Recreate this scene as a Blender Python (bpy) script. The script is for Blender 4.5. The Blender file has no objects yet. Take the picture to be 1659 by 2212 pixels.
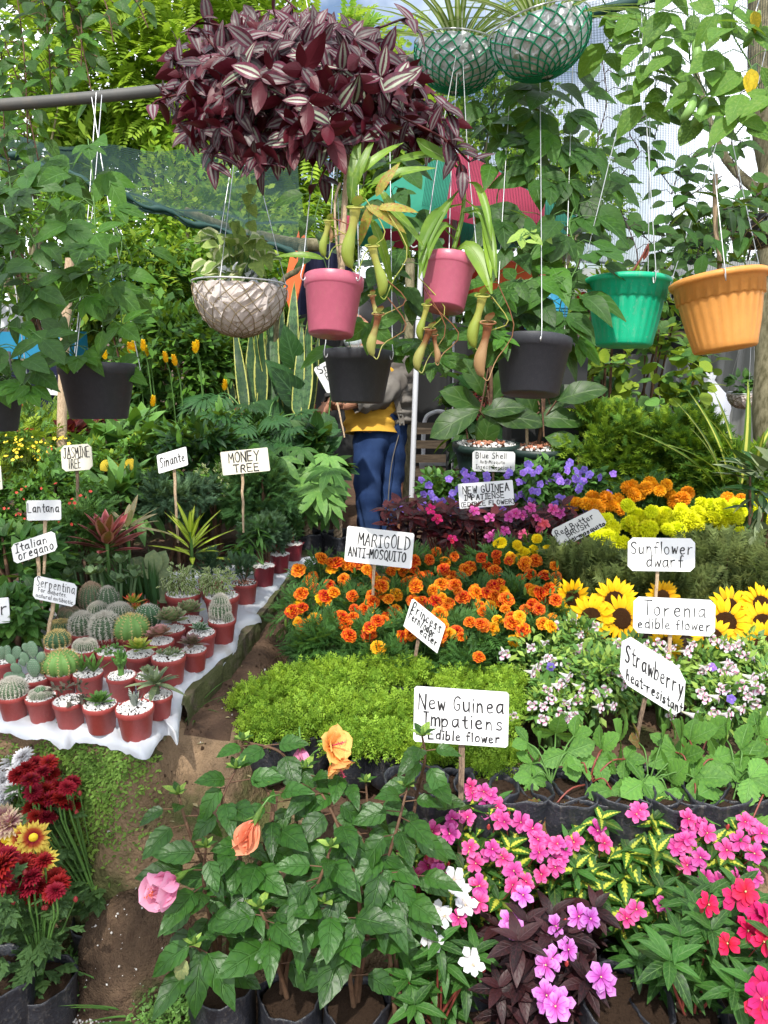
import bpy, math, random
import numpy as np
from mathutils import Vector, Matrix
rng = np.random.default_rng(11)
rnd = random.Random(11)
sc = bpy.context.scene
PI = math.pi
# ------------------------------------------------------------------ camera
TILT = math.radians(12.9)
FPX, CX, CY = 1703.0, 829.5, 1106.0
CAM = np.array([0.0, 0.0, 1.6])
cd = bpy.data.cameras.new('camera')
cam = bpy.data.objects.new('camera', cd)
sc.collection.objects.link(cam)
cam.location = CAM
cam.rotation_euler = (PI / 2 - TILT, 0, 0)
cd.sensor_fit = 'VERTICAL'
cd.sensor_height = 36.0
cd.sensor_width = 27.0
cd.lens = 18.0 * FPX / CY
cd.clip_start = 0.05
cd.clip_end = 400
sc.camera = cam
# ------------------------------------------------------------------ world, sun, exposure
SUN_EL, SUN_AZ = math.radians(55), math.radians(-13)     # azimuth seen from above: sun stands behind the camera, to the left
w = bpy.data.worlds.new('World')
sc.world = w
w.use_nodes = True
nt = w.node_tree
nt.nodes.clear()
wo = nt.nodes.new('ShaderNodeOutputWorld')
bg = nt.nodes.new('ShaderNodeBackground')
sky = nt.nodes.new('ShaderNodeTexSky')
sky.sky_type = 'NISHITA'
sky.sun_disc = False
sky.sun_elevation = SUN_EL
sky.sun_rotation = PI + SUN_AZ
sky.air_density = 1.0
sky.dust_density = 2.0
tcw = nt.nodes.new('ShaderNodeTexCoord')
nzw = nt.nodes.new('ShaderNodeTexNoise')
nzw.inputs['Scale'].default_value = 2.6
nzw.inputs['Detail'].default_value = 7
rmp = nt.nodes.new('ShaderNodeValToRGB')
rmp.color_ramp.elements[0].position = 0.41
rmp.color_ramp.elements[1].position = 0.57
mixw = nt.nodes.new('ShaderNodeMixRGB')
mixw.inputs['Color2'].default_value = (14.5, 15.2, 16.2, 1)
nt.links.new(tcw.outputs['Generated'], nzw.inputs['Vector'])
nt.links.new(nzw.outputs['Fac'], rmp.inputs['Fac'])
nt.links.new(rmp.outputs['Color'], mixw.inputs['Fac'])
nt.links.new(sky.outputs['Color'], mixw.inputs['Color1'])
nt.links.new(mixw.outputs['Color'], bg.inputs['Color'])
bg.inputs['Strength'].default_value = 0.138
nt.links.new(bg.outputs['Background'], wo.inputs['Surface'])
sl = bpy.data.lights.new('sun', 'SUN')
sl.energy = 3.9
sl.angle = math.radians(0.9)
sl.color = (1.0, 0.95, 0.86)
so = bpy.data.objects.new('sun', sl)
sc.collection.objects.link(so)
sd = Vector((math.sin(SUN_AZ) * math.cos(SUN_EL), -math.cos(SUN_AZ) * math.cos(SUN_EL), math.sin(SUN_EL)))
so.rotation_euler = sd.to_track_quat('Z', 'Y').to_euler()
so.location = (0, -3, 8)
sc.view_settings.view_transform = 'Standard'
sc.view_settings.look = 'None'
sc.view_settings.gamma = 1.0
sc.view_settings.exposure = 0.28
sc.view_settings.use_curve_mapping = False
sc.cycles.max_bounces = 7
sc.cycles.diffuse_bounces = 4
sc.cycles.glossy_bounces = 2
sc.cycles.transmission_bounces = 4
sc.cycles.transparent_max_bounces = 6
# ------------------------------------------------------------------ geometry helpers
cT, sT = math.cos(TILT), math.sin(TILT)
def dirp(px, py):
    X = (px - CX) / FPX
    U = -(py - CY) / FPX
    return np.array([X, cT + U * sT, -sT + U * cT])
def at(px, py, d):
    return CAM + dirp(px, py) * d
def onz(px, py, z):
    v = dirp(px, py)
    return CAM + v * ((z - CAM[2]) / v[2])
def depth(p):
    q = np.asarray(p) - CAM
    return q[1] * cT - q[2] * sT
def nrm(v):
    v = np.asarray(v, float)
    return v / (np.linalg.norm(v, axis=-1, keepdims=True) + 1e-9)
def frames(D, U):
    """rotation matrices whose local +Y is D and whose +Z leans to U"""
    D = nrm(D)
    U = np.broadcast_to(np.asarray(U, float), D.shape)
    X = np.cross(D, U)
    bad = np.linalg.norm(X, axis=-1) < 1e-4
    X[bad] = (1, 0, 0)
    X = nrm(X)
    Z = np.cross(X, D)
    return np.stack([X, D, Z], axis=-1)
def frame(D, U=(0, 0, 1)):
    return frames(np.asarray(D, float)[None], np.asarray(U, float)[None])[0]
def rotz(a):
    c, s = math.cos(a), math.sin(a)
    return np.array([[c, -s, 0], [s, c, 0], [0, 0, 1.0]])
def rotx(a):
    c, s = math.cos(a), math.sin(a)
    return np.array([[1.0, 0, 0], [0, c, -s], [0, s, c]])
def roty(a):
    c, s = math.cos(a), math.sin(a)
    return np.array([[c, 0, s], [0, 1.0, 0], [-s, 0, c]])
def up_frame(axis, spin=0.0):
    """local +Z = axis"""
    z = nrm(axis)
    x = np.cross((0, 1, 0), z)
    if np.linalg.norm(x) < 1e-3:
        x = np.array([1.0, 0, 0])
    x = nrm(x)
    y = np.cross(z, x)
    return np.stack([x, y, z], axis=-1) @ rotz(spin)
class MB:
    """collects vertices and faces (numpy) and links them as one mesh object"""
    def __init__(s):
        s.v = []; s.f = []; s.uv = []; s.r = []; s.m = []; s.n = 0
    def add(s, v, f, uv=None, r=0.0, m=0):
        v = np.asarray(v, float).reshape(-1, 3)
        f = np.asarray(f, int)
        s.v.append(v)
        s.f.append(f + s.n)
        s.m.append(np.full(len(f), m))
        s.uv.append(np.zeros((len(v), 2)) if uv is None else np.asarray(uv, float))
        s.r.append(np.broadcast_to(np.asarray(r, float), (len(v),)).copy())
        s.n += len(v)
    def scatter(s, tpl, P, R, S, r=None, m=0):
        v, f, uv = tpl
        P = np.asarray(P, float); n = len(P); k = len(v)
        if n == 0: return
        S = np.asarray(S, float)
        if S.ndim == 0: S = np.full(n, float(S))
        vv = v[None] * (S[:, None, None] if S.ndim == 1 else S[:, None, :])
        V = np.einsum('nij,nkj->nki', R, vv) + P[:, None]
        Fc = f[None] + (np.arange(n) * k)[:, None, None]
        if r is None: r = rng.random(n)
        s.add(V.reshape(-1, 3), Fc.reshape(-1, f.shape[1]), np.tile(uv, (n, 1)), np.repeat(r, k), m)
    def mesh(s, name, mats, origin=(0, 0, 0), smooth=True):
        me = bpy.data.meshes.new(name)
        if not s.v:
            return me
        V = np.concatenate(s.v) - np.asarray(origin, float)
        UV = np.concatenate(s.uv); Rr = np.concatenate(s.r)
        me.vertices.add(len(V)); me.vertices.foreach_set('co', V.ravel())
        nl = sum(f.size for f in s.f); nf = sum(len(f) for f in s.f)
        loops = np.concatenate([f.ravel() for f in s.f])
        tot = np.concatenate([np.full(len(f), f.shape[1]) for f in s.f])
        st = np.concatenate([[0], np.cumsum(tot)[:-1]])
        me.loops.add(nl); me.loops.foreach_set('vertex_index', loops)
        me.polygons.add(nf); me.polygons.foreach_set('loop_start', st); me.polygons.foreach_set('loop_total', tot)
        me.polygons.foreach_set('material_index', np.concatenate(s.m))
        me.polygons.foreach_set('use_smooth', np.full(nf, smooth))
        ul = me.uv_layers.new(name='UVMap')
        ul.data.foreach_set('uv', UV[loops].ravel())
        at_ = me.attributes.new('rnd', 'FLOAT', 'POINT')
        at_.data.foreach_set('value', Rr)
        for m in (mats if isinstance(mats, (list, tuple)) else [mats]):
            me.materials.append(m)
        me.update(calc_edges=True)
        return me
def link(o):
    sc.collection.objects.link(o)
    return o
class Thing:
    """a thing: an Empty at its base that parents its parts"""
    def __init__(s, name, label, cat, loc, group=None):
        s.L = np.asarray(loc, float)
        s.o = link(bpy.data.objects.new(name, None))
        s.o.empty_display_size = 0.05
        s.o.location = s.L
        s.o['label'] = label; s.o['category'] = cat
        if group: s.o['group'] = group
    def part(s, name, mb, mats, kind=None, smooth=True, parent=None, label=None):
        o = link(bpy.data.objects.new(name, mb.mesh(name, mats, s.L, smooth)))
        o.parent = parent or s.o
        if kind: o['kind'] = kind
        if label: o['label'] = label
        return o
    def put(s, name, me, loc, R=None, S=1.0, kind=None, label=None):
        o = bpy.data.objects.new(name, me)
        M = np.eye(4)
        R = np.eye(3) if R is None else R
        S = np.asarray(S, float)
        M[:3, :3] = R * (S if S.ndim == 0 else S[None, :])
        M[:3, 3] = np.asarray(loc) - s.L
        o.parent = s.o
        o.matrix_basis = Matrix(M.tolist())
        sc.collection.objects.link(o)
        if kind: o['kind'] = kind
        if label: o['label'] = label
        return o
    def sub(s, name, me, parent, kind=None):
        """a sub-part that shares its parent's place exactly"""
        o = bpy.data.objects.new(name, me)
        o.parent = parent
        sc.collection.objects.link(o)
        if kind: o['kind'] = kind
        return o
def single(name, mb, mats, label, cat, group=None, kind=None, origin=None, smooth=True):
    if origin is None:
        V = np.concatenate(mb.v); origin = np.array([V[:, 0].mean(), V[:, 1].mean(), V[:, 2].min()])
    o = link(bpy.data.objects.new(name, mb.mesh(name, mats, origin, smooth)))
    o.location = origin
    if label: o['label'] = label
    if cat: o['category'] = cat
    if group: o['group'] = group
    if kind: o['kind'] = kind
    return o
def smooth_path(pts, n):
    pts = np.asarray(pts, float)
    if len(pts) == 2:
        t = np.linspace(0, 1, n)[:, None]
        return pts[0] * (1 - t) + pts[1] * t
    P = np.vstack([2 * pts[0] - pts[1], pts, 2 * pts[-1] - pts[-2]])
    out = []
    ts = np.linspace(0, len(pts) - 1 - 1e-6, n)
    for t in ts:
        i = int(t); u = t - i
        p0, p1, p2, p3 = P[i], P[i + 1], P[i + 2], P[i + 3]
        out.append(0.5 * ((2 * p1) + (-p0 + p2) * u + (2 * p0 - 5 * p1 + 4 * p2 - p3) * u * u + (-p0 + 3 * p1 - 3 * p2 + p3) * u ** 3))
    return np.array(out)
def tube(mb, pts, rad, n=6, m=0, r=0.0, cap=True, squash=None):
    pts = np.asarray(pts, float); k = len(pts)
    rad = np.broadcast_to(np.asarray(rad, float), (k,))
    T = np.gradient(pts, axis=0); T = nrm(T)
    ref = np.array([0, 0, 1.0]) if abs(T[0][2]) < 0.9 else np.array([1.0, 0, 0])
    N = nrm(np.cross(T[0], ref))
    V = []; UV = []
    a = np.arange(n) * 2 * PI / n
    for i in range(k):
        N = nrm(N - T[i] * np.dot(N, T[i])); B = np.cross(T[i], N)
        ring = pts[i] + rad[i] * (np.cos(a)[:, None] * N + np.sin(a)[:, None] * B)
        V.append(ring); UV.append(np.stack([a / (2 * PI), np.full(n, i / max(1, k - 1))], 1))
    V = np.concatenate(V); UV = np.concatenate(UV)
    i, j = np.meshgrid(np.arange(k - 1), np.arange(n), indexing='ij')
    i = i.ravel(); j = j.ravel(); j2 = (j + 1) % n
    F = np.stack([i * n + j, i * n + j2, (i + 1) * n + j2, (i + 1) * n + j], 1)
    mb.add(V, F, UV, r, m)
    if cap:
        for e, p in ((0, pts[0]), (k - 1, pts[-1])):
            ring = V[e * n:(e + 1) * n]
            VV = np.vstack([ring, p[None]])
            q = np.arange(n)
            Ft = np.stack([q, (q + 1) % n, np.full(n, n)], 1)
            if e == 0: Ft = Ft[:, ::-1]
            mb.add(VV, Ft, None, r, m)
def lathe(mb, prof, n=32, m=0, fn=None, R=None, loc=(0, 0, 0), cap=None):
    """prof: list of (radius, z); fn(angle, radius, z, i) -> (radius, z)"""
    a = np.arange(n) * 2 * PI / n
    V = []; UV = []
    k = len(prof)
    for i, (rr, z) in enumerate(prof):
        r2 = np.full(n, float(rr)); z2 = np.full(n, float(z))
        if fn: r2, z2 = fn(a, r2, z2, i)
        V.append(np.stack([r2 * np.cos(a), r2 * np.sin(a), z2], 1))
        UV.append(np.stack([a / (2 * PI), np.full(n, i / (k - 1))], 1))
    V = np.concatenate(V); UV = np.concatenate(UV)
    if R is not None: V = V @ np.asarray(R).T
    V = V + np.asarray(loc)
    i, j = np.meshgrid(np.arange(k - 1), np.arange(n), indexing='ij')
    i = i.ravel(); j = j.ravel(); j2 = (j + 1) % n
    mb.add(V, np.stack([i * n + j, i * n + j2, (i + 1) * n + j2, (i + 1) * n + j], 1), UV, 0.0, m)
def box(mb, c, s, R=None, m=0, r=0.0):
    s = np.asarray(s, float) / 2
    v = np.array([[x, y, z] for x in (-1, 1) for y in (-1, 1) for z in (-1, 1)], float) * s
    if R is not None: v = v @ np.asarray(R).T
    f = np.array([[0, 1, 3, 2], [4, 6, 7, 5], [0, 4, 5, 1], [2, 3, 7, 6], [0, 2, 6, 4], [1, 5, 7, 3]])
    mb.add(v[f.ravel()] + np.asarray(c), np.arange(24).reshape(6, 4), np.tile([[0, 0], [1, 0], [1, 1], [0, 1]], (6, 1)), r, m)
# ---------------------------------------------------------------- leaf and petal templates (local +Y along, +Z up)
def leafT(nv=5, W=0.5, a=0.75, b=0.9, fold=0.12, droop=0.25, serr=0.0, wave=0.0, nu=1, stalk=0.0, notch=0.0, cup=0.0, twist=0.0):
    ts = np.linspace(0, 1, nv + 1)
    rows = []; uvs = []
    cols = np.linspace(-1, 1, 2 * nu + 1)
    for i, t in enumerate(ts):
        wd = W / 2 * max(0.012, math.sin(PI * min(1, t ** a)) ** b if 0 < t < 1 else 0.012)
        if serr and 0 < i < nv: wd *= 1 + (serr if i % 2 else -serr)
        for c in cols:
            x = c * wd
            y = t - notch * (t ** 6) * (1 - abs(c)) + 0.0
            z = fold * abs(x) - droop * t * t + wave * math.sin(t * 9 + c * 2) * abs(c) * 0.5 - cup * abs(c) ** 2 * wd
            if twist: x, z = x * math.cos(twist * t) - z * math.sin(twist * t) * 0, z + x * math.sin(twist * t)
            rows.append((x, y + stalk, z)); uvs.append((0.5 + 0.5 * c, t))
    v = np.array(rows); uv = np.array(uvs)
    k = len(cols); f = []
    for i in range(nv):
        for j in range(k - 1):
            f.append((i * k + j, i * k + j + 1, (i + 1) * k + j + 1, (i + 1) * k + j))
    return v, np.array(f), uv
def xform(tpl, R=None, S=1.0, loc=(0, 0, 0)):
    v, f, uv = tpl
    v = v * np.asarray(S)
    if R is not None: v = v @ np.asarray(R).T
    return v + np.asarray(loc), f, uv
def merge(tpls):
    V = []; F = []; UV = []; n = 0
    for v, f, uv in tpls:
        V.append(v); F.append(f + n); UV.append(uv); n += len(v)
    return np.concatenate(V), np.concatenate(F), np.concatenate(UV)
def fan(tpl, angs, scales, tilt=0.0, off=0.0):
    return merge([xform(tpl, rotz(-an) @ rotx(tilt), s, (off * math.sin(an), off * math.cos(an), 0.001 * i)) for i, (an, s) in enumerate(zip(angs, scales))])
def tpl_mesh(name, tpl, mats, r=0.0):
    mb = MB(); mb.add(*tpl[:2], tpl[2], r)
    return mb.mesh(name, mats)
# materials
class NT:
    def __init__(s, name):
        s.mat = bpy.data.materials.new(name); s.mat.use_nodes = True
        s.t = s.mat.node_tree; s.t.nodes.clear()
        s.out = s.t.nodes.new('ShaderNodeOutputMaterial')
    def n(s, typ, **kw):
        nd = s.t.nodes.new(typ)
        for k, v in kw.items():
            setattr(nd, k, v)
        return nd
    def l(s, a, b): s.t.links.new(a, b)
    def val(s, sock, x):
        if isinstance(x, bpy.types.NodeSocket): s.l(x, sock)
        else: sock.default_value = x
    def math(s, op, a, b=0.0, c=None, clamp=False):
        nd = s.n('ShaderNodeMath', operation=op); nd.use_clamp = clamp
        s.val(nd.inputs[0], a); s.val(nd.inputs[1], b)
        if c is not None: s.val(nd.inputs[2], c)
        return nd.outputs[0]
    def mix(s, fac, a, b, mode='MIX'):
        nd = s.n('ShaderNodeMixRGB', blend_type=mode)
        s.val(nd.inputs[0], fac)
        for k, x in ((1, a), (2, b)):
            s.val(nd.inputs[k], x if isinstance(x, bpy.types.NodeSocket) else (*x[:3], 1))
        return nd.outputs[0]
    def step(s, x, lo, hi):
        nd = s.n('ShaderNodeMapRange', interpolation_type='SMOOTHSTEP')
        s.val(nd.inputs[0], x); nd.inputs[1].default_value = lo; nd.inputs[2].default_value = hi
        return nd.outputs[0]
    def noise(s, scale, detail=3, vec=None, rough=0.5):
        nd = s.n('ShaderNodeTexNoise'); nd.inputs['Scale'].default_value = scale; nd.inputs['Detail'].default_value = detail
        nd.inputs['Roughness'].default_value = rough
        if vec is not None: s.l(vec, nd.inputs['Vector'])
        return nd.outputs['Fac']
    def coord(s, k='Object'): return s.n('ShaderNodeTexCoord').outputs[k]
    def rand(s):
        oi = s.n('ShaderNodeObjectInfo').outputs['Random']
        a = s.n('ShaderNodeAttribute', attribute_name='rnd').outputs['Fac']
        return s.math('FRACT', s.math('ADD', oi, a))
    def bump(s, h, strength=0.3, dist=0.01):
        nd = s.n('ShaderNodeBump'); nd.inputs['Strength'].default_value = strength; nd.inputs['Distance'].default_value = dist
        s.l(h, nd.inputs['Height']); return nd.outputs[0]
    def pbr(s, col, rough=0.5, spec=0.5, metal=0.0, normal=None, trans=0.0, tcol=None, coat=0.0):
        p = s.n('ShaderNodeBsdfPrincipled')
        s.val(p.inputs['Base Color'], col if isinstance(col, bpy.types.NodeSocket) else (*col[:3], 1))
        s.val(p.inputs['Roughness'], rough); p.inputs['Metallic'].default_value = metal
        p.inputs['Specular IOR Level'].default_value = spec
        if coat: p.inputs['Coat Weight'].default_value = coat
        if normal is not None: s.l(normal, p.inputs['Normal'])
        sh = p.outputs[0]
        if trans:
            tr = s.n('ShaderNodeBsdfTranslucent')
            tc = tcol if tcol is not None else col
            s.val(tr.inputs['Color'], tc if isinstance(tc, bpy.types.NodeSocket) else (*tc[:3], 1))
            mx = s.n('ShaderNodeMixShader'); mx.inputs[0].default_value = trans
            s.l(sh, mx.inputs[1]); s.l(tr.outputs[0], mx.inputs[2]); sh = mx.outputs[0]
        s.l(sh, s.out.inputs[0])
        return s.mat
def C(h, g=1.0):
    """'rrggbb' as seen in daylight -> linear"""
    v = [int(h[i:i + 2], 16) / 255 for i in (0, 2, 4)]
    return tuple((x / 12.92 if x <= 0.04045 else ((x + 0.055) / 1.055) ** 2.4) * g for x in v)
def leaf_mat(name, c1, c2, vein=None, vs=0.5, rough=0.42, trans=0.3, kind='plain', c3=None, c4=None, back=None, freq=7.0, slant=0.55, bumpy=0.35, sp=0.5, edge=None):
    s = NT(name)
    uvn = s.n('ShaderNodeUVMap'); sep = s.n('ShaderNodeSeparateXYZ'); s.l(uvn.outputs[0], sep.inputs[0])
    u, v = sep.outputs[0], sep.outputs[1]
    a = s.math('MULTIPLY', s.math('ABSOLUTE', s.math('SUBTRACT', u, 0.5)), 2.0)
    r = s.rand(); kb = 0.75 if trans else 1.3
    c1 = (c1[0], c1[1], c1[2] * kb) if trans else c1; c2 = (c2[0], c2[1], c2[2] * kb) if trans else c2
    nz = s.noise(9.0, 3, s.coord())
    col = s.mix(r, tuple(x * (0.55 if trans else 1) for x in c1), tuple(x * 0.95 for x in c2))
    col = s.mix(s.math('MULTIPLY', s.step(nz, 0.40, 0.75), 0.35), col, (c2[0] * 1.9, c2[1] * 1.5, c2[2] * 1.2) if trans else c2)
    col = s.mix(s.math('MULTIPLY', s.step(s.noise(34.0, 3, s.coord()), 0.62, 0.70), 0.35), col, (c1[0] * 0.6 + 0.02, c1[1] * 0.6, c1[2] * 0.5))
    lat = s.math('SINE', s.math('MULTIPLY', s.math('SUBTRACT', v, s.math('MULTIPLY', a, slant * 0.5)), freq * 2 * PI))
    latm = s.step(lat, 0.80, 1.0)
    mid = s.math('SUBTRACT', 1.0, s.step(a, 0.02, 0.10))
    if kind == 'zebra':        # two silver bands between a purple midrib and a purple margin
        nn = s.noise(30.0, 2, s.coord())
        aa = s.math('ADD', a, s.math('MULTIPLY', s.math('SUBTRACT', nn, 0.5), 0.12))
        band = s.math('MULTIPLY', s.step(aa, 0.12, 0.24), s.math('SUBTRACT', 1.0, s.step(aa, 0.46, 0.60)))
        band = s.math('MULTIPLY', band, s.math('SUBTRACT', 1.0, s.step(v, 0.8, 1.0)))
        wv = s.n('ShaderNodeTexWave'); wv.inputs['Scale'].default_value = 0.1
        col = s.mix(band, col, s.mix(r, c3, c4))
    elif kind == 'varieg':     # yellow feathered centre on a green leaf
        nn = s.noise(60.0, 2, s.coord())
        feather = s.math('ADD', a, s.math('MULTIPLY', lat, 0.12))
        m = s.math('SUBTRACT', 1.0, s.step(s.math('ADD', feather, s.math('MULTIPLY', s.math('SUBTRACT', v, 0.4), 0.35)), 0.22, 0.46))
        m = s.math('MULTIPLY', m, s.step(r, 0.15, 0.5))
        col = s.mix(m, col, c3)
    elif kind == 'edge':       # pale margin
        nn = s.noise(40.0, 2, s.coord())
        m = s.step(s.math('ADD', a, s.math('MULTIPLY', s.math('SUBTRACT', nn, 0.5), 0.3)), 0.55, 0.68)
        col = s.mix(m, col, c3)
        if c4 is not None:
            cross = s.math('SINE', s.math('ADD', s.math('MULTIPLY', v, 90.0), s.math('MULTIPLY', nn, 12.0)))
            col = s.mix(s.math('MULTIPLY', s.math('MULTIPLY', s.step(cross, 0.2, 0.8), 0.6), s.math('SUBTRACT', 1.0, m)), col, c4)
    elif kind == 'tip':        # another colour towards the tip
        col = s.mix(s.math('MULTIPLY', s.step(s.math('ADD', v, s.math('MULTIPLY', s.math('SUBTRACT', r, 0.5), 0.5)), 0.45, 1.0), 1.0), col, c3)
    elif kind == 'blotch':
        nn = s.noise(14.0, 3, s.coord())
        col = s.mix(s.step(nn, 0.5, 0.66), col, c3)
    elif kind == 'stripe':     # pale centre stripe
        col = s.mix(s.math('SUBTRACT', 1.0, s.step(a, 0.25, 0.45)), col, c3)
    if vein is not None:
        col = s.mix(s.math('MULTIPLY', s.math('MAXIMUM', mid, s.math('MULTIPLY', latm, 0.55)), vs), col, vein)
    if back is not None:
        g = s.n('ShaderNodeNewGeometry')
        col = s.mix(g.outputs['Backfacing'], col, back)
    nb = s.bump(s.math('ADD', s.math('MULTIPLY', s.math('MAXIMUM', latm, mid), -1.0), s.math('MULTIPLY', nz, 0.4)), bumpy, 0.004)
    tc = s.mix(0.5, col, (0.30, 0.42, 0.02), 'MIX') if back is None else col
    return s.pbr(col, rough + (0.0 if sp > 0.6 else 0.06), sp * 0.65, normal=nb, trans=trans, tcol=tc)
def petal_mat(name, base, mid, tip, p=(0.0, 0.5, 1.0), rough=0.6, trans=0.3, vein=None, var=0.25, streak=None):
    s = NT(name)
    uvn = s.n('ShaderNodeUVMap'); sep = s.n('ShaderNodeSeparateXYZ'); s.l(uvn.outputs[0], sep.inputs[0])
    u, v = sep.outputs[0], sep.outputs[1]
    nz = s.noise(50, 2, s.coord())
    vv = s.math('ADD', v, s.math('MULTIPLY', s.math('SUBTRACT', nz, 0.5), 0.25))
    cr = s.n('ShaderNodeValToRGB'); e = cr.color_ramp.elements
    e[0].position = p[0]; e[0].color = (*base, 1); e[1].position = p[2]; e[1].color = (*tip, 1)
    k = e.new(p[1]); k.color = (*mid, 1)
    s.l(vv, cr.inputs[0]); col = cr.outputs[0]
    if vein is not None:
        a = s.math('MULTIPLY', s.math('ABSOLUTE', s.math('SUBTRACT', u, 0.5)), 2.0)
        rays = s.step(s.math('SINE', s.math('MULTIPLY', u, 44.0)), 0.5, 1.0)
        fac = s.math('MULTIPLY', s.math('MAXIMUM', s.math('MULTIPLY', rays, 0.35), s.math('SUBTRACT', 1.0, s.step(a, 0.0, 0.16))), s.math('SUBTRACT', 1.0, s.step(v, 0.55, 1.0)))
        col = s.mix(s.math('MULTIPLY', fac, 0.8), col, vein)
    r = s.rand()
    hs = s.n('ShaderNodeHueSaturation')
    s.val(hs.inputs['Hue'], s.math('ADD', 0.5 - 0.015 * var * 4, s.math('MULTIPLY', r, 0.03 * var * 4)))
    s.val(hs.inputs['Value'], s.math('ADD', 1 - var * 0.6, s.math('MULTIPLY', r, var)))
    s.l(col, hs.inputs['Color']); col = hs.outputs[0]
    return s.pbr(col, rough, 0.25, trans=trans, tcol=col)
def plastic(name, c, rough=0.35, dirt=None, damt=0.3, spec=0.5, bumpy=0.05, scale=30, trans=0.0, speck=None):
    s = NT(name)
    co = s.coord()
    nz = s.noise(scale, 4, co); n2 = s.noise(scale * 0.18, 3, co)
    col = s.mix(s.math('MULTIPLY', s.step(n2, 0.4, 0.75), 0.35), c, tuple(x * 1.25 + 0.01 for x in c))
    if dirt is not None: col = s.mix(s.math('MULTIPLY', s.step(nz, 0.55, 0.8), damt), col, dirt)
    if dirt is not None:
        mp = s.n('ShaderNodeMapping'); s.l(co, mp.inputs[0]); mp.inputs['Scale'].default_value = (scale * .5, scale * .5, scale * .09)
        st = s.noise(1.0, 5, mp.outputs[0], 0.65)
        col = s.mix(s.math('MULTIPLY', s.step(st, 0.52, 0.72), damt * 0.6), col, dirt)
    if speck is not None:
        n3 = s.noise(scale * 5, 2, co)
        col = s.mix(s.math('MULTIPLY', s.step(n3, 0.70, 0.74), 0.6), col, speck)
    rg = s.math('ADD', rough, s.math('MULTIPLY', nz, 0.2))
    return s.pbr(col, rg, spec, normal=s.bump(nz, bumpy, 0.01), trans=trans)
def earth(name, c1, c2, c3, moss=None, scale=4.0, mossat=0.52, bmp=0.8):
    s = NT(name); co = s.coord()
    n1 = s.noise(scale, 6, co, 0.6); n2 = s.noise(scale * 9, 5, co, 0.65); n3 = s.noise(scale * 40, 3, co)
    col = s.mix(s.step(n1, 0.35, 0.65), c1, c2)
    col = s.mix(s.math('MULTIPLY', s.step(n2, 0.45, 0.7), 0.7), col, c3)
    if moss is not None:
        g = s.noise(scale * 0.9, 5, co, 0.6)
        col = s.mix(s.math('MULTIPLY', s.step(g, mossat, mossat + 0.1), 0.8), col, moss)
    h = s.math('ADD', n2, s.math('MULTIPLY', n3, 0.5))
    return s.pbr(col, 0.92, 0.2, normal=s.bump(h, bmp, 0.02))
def flat(name, c, rough=0.6, metal=0.0, spec=0.5, trans=0.0):
    return NT(name).pbr(c, rough, spec, metal, trans=trans)
def wood(name, c1, c2, rough=0.8, sc_=(60, 60, 4)):
    s = NT(name); mp = s.n('ShaderNodeMapping'); s.l(s.coord(), mp.inputs[0]); mp.inputs['Scale'].default_value = sc_
    nz = s.noise(1.5, 6, mp.outputs[0], 0.65)
    return s.pbr(s.mix(s.step(nz, 0.3, 0.7), c1, c2), rough, 0.3, normal=s.bump(nz, 0.5, 0.004))
def cloth(name, c1, c2, scale=300.0, rough=0.9):
    s = NT(name); co = s.coord()
    n1 = s.noise(6, 3, co); n2 = s.noise(scale, 2, co)
    col = s.mix(s.step(n1, 0.3, 0.7), c1, c2)
    return s.pbr(col, rough, 0.15, normal=s.bump(s.math('ADD', n2, s.math('MULTIPLY', n1, 2)), 0.35, 0.004))
M = {}
M['leaf'] = leaf_mat('leaf_green', (0.030, 0.105, 0.022), (0.055, 0.170, 0.030), vein=(0.14, 0.30, 0.08), vs=0.5)
M['hib'] = leaf_mat('hibiscus_leaf', (0.018, 0.082, 0.018), (0.040, 0.140, 0.026), vein=(0.08, 0.20, 0.05), vs=0.5, rough=0.40, freq=4.0, bumpy=0.8, sp=0.65)
M['young'] = leaf_mat('young_leaf', (0.26, 0.46, 0.09), (0.38, 0.58, 0.16), vein=(0.3, 0.5, 0.15))
M['vine'] = leaf_mat('vine_leaf', (0.035, 0.135, 0.018), (0.070, 0.215, 0.028), vein=(0.16, 0.33, 0.10), vs=0.45, trans=0.35, freq=5)
M['vined'] = leaf_mat('dark_vine_leaf', (0.022, 0.080, 0.018), (0.045, 0.140, 0.028), vein=(0.09, 0.20, 0.06), vs=0.4, trans=0.28, freq=5)
M['straw'] = leaf_mat('strawberry_leaf', (0.095, 0.27, 0.06), (0.145, 0.35, 0.085), vein=(0.22, 0.42, 0.13), vs=0.5, rough=0.5, freq=6, bumpy=0.6)
M['strawred'] = leaf_mat('old_strawberry_leaf', (0.20, 0.16, 0.07), (0.38, 0.13, 0.09), vein=(0.35, 0.3, 0.12), kind='blotch', c3=(0.12, 0.22, 0.06))
M['imp'] = leaf_mat('impatiens_leaf', (0.022, 0.090, 0.025), (0.055, 0.180, 0.040), vein=(0.18, 0.32, 0.10), vs=0.5, rough=0.35, freq=6)
M['impv'] = leaf_mat('variegated_impatiens_leaf', (0.020, 0.085, 0.022), (0.040, 0.150, 0.030), vein=(0.45, 0.55, 0.12), vs=0.25, rough=0.35, kind='varieg', c3=(0.66, 0.70, 0.08), freq=6)
M['impd'] = leaf_mat('dark_impatiens_leaf', (0.016, 0.008, 0.012), (0.045, 0.014, 0.022), vein=(0.06, 0.02, 0.03), rough=0.4, trans=0.12, back=(0.06, 0.01, 0.02), freq=6)
M['burg'] = leaf_mat('burgundy_leaf', (0.035, 0.008, 0.014), (0.120, 0.014, 0.024), vein=(0.16, 0.03, 0.04), rough=0.38, trans=0.2, back=(0.14, 0.02, 0.03), freq=6)
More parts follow.
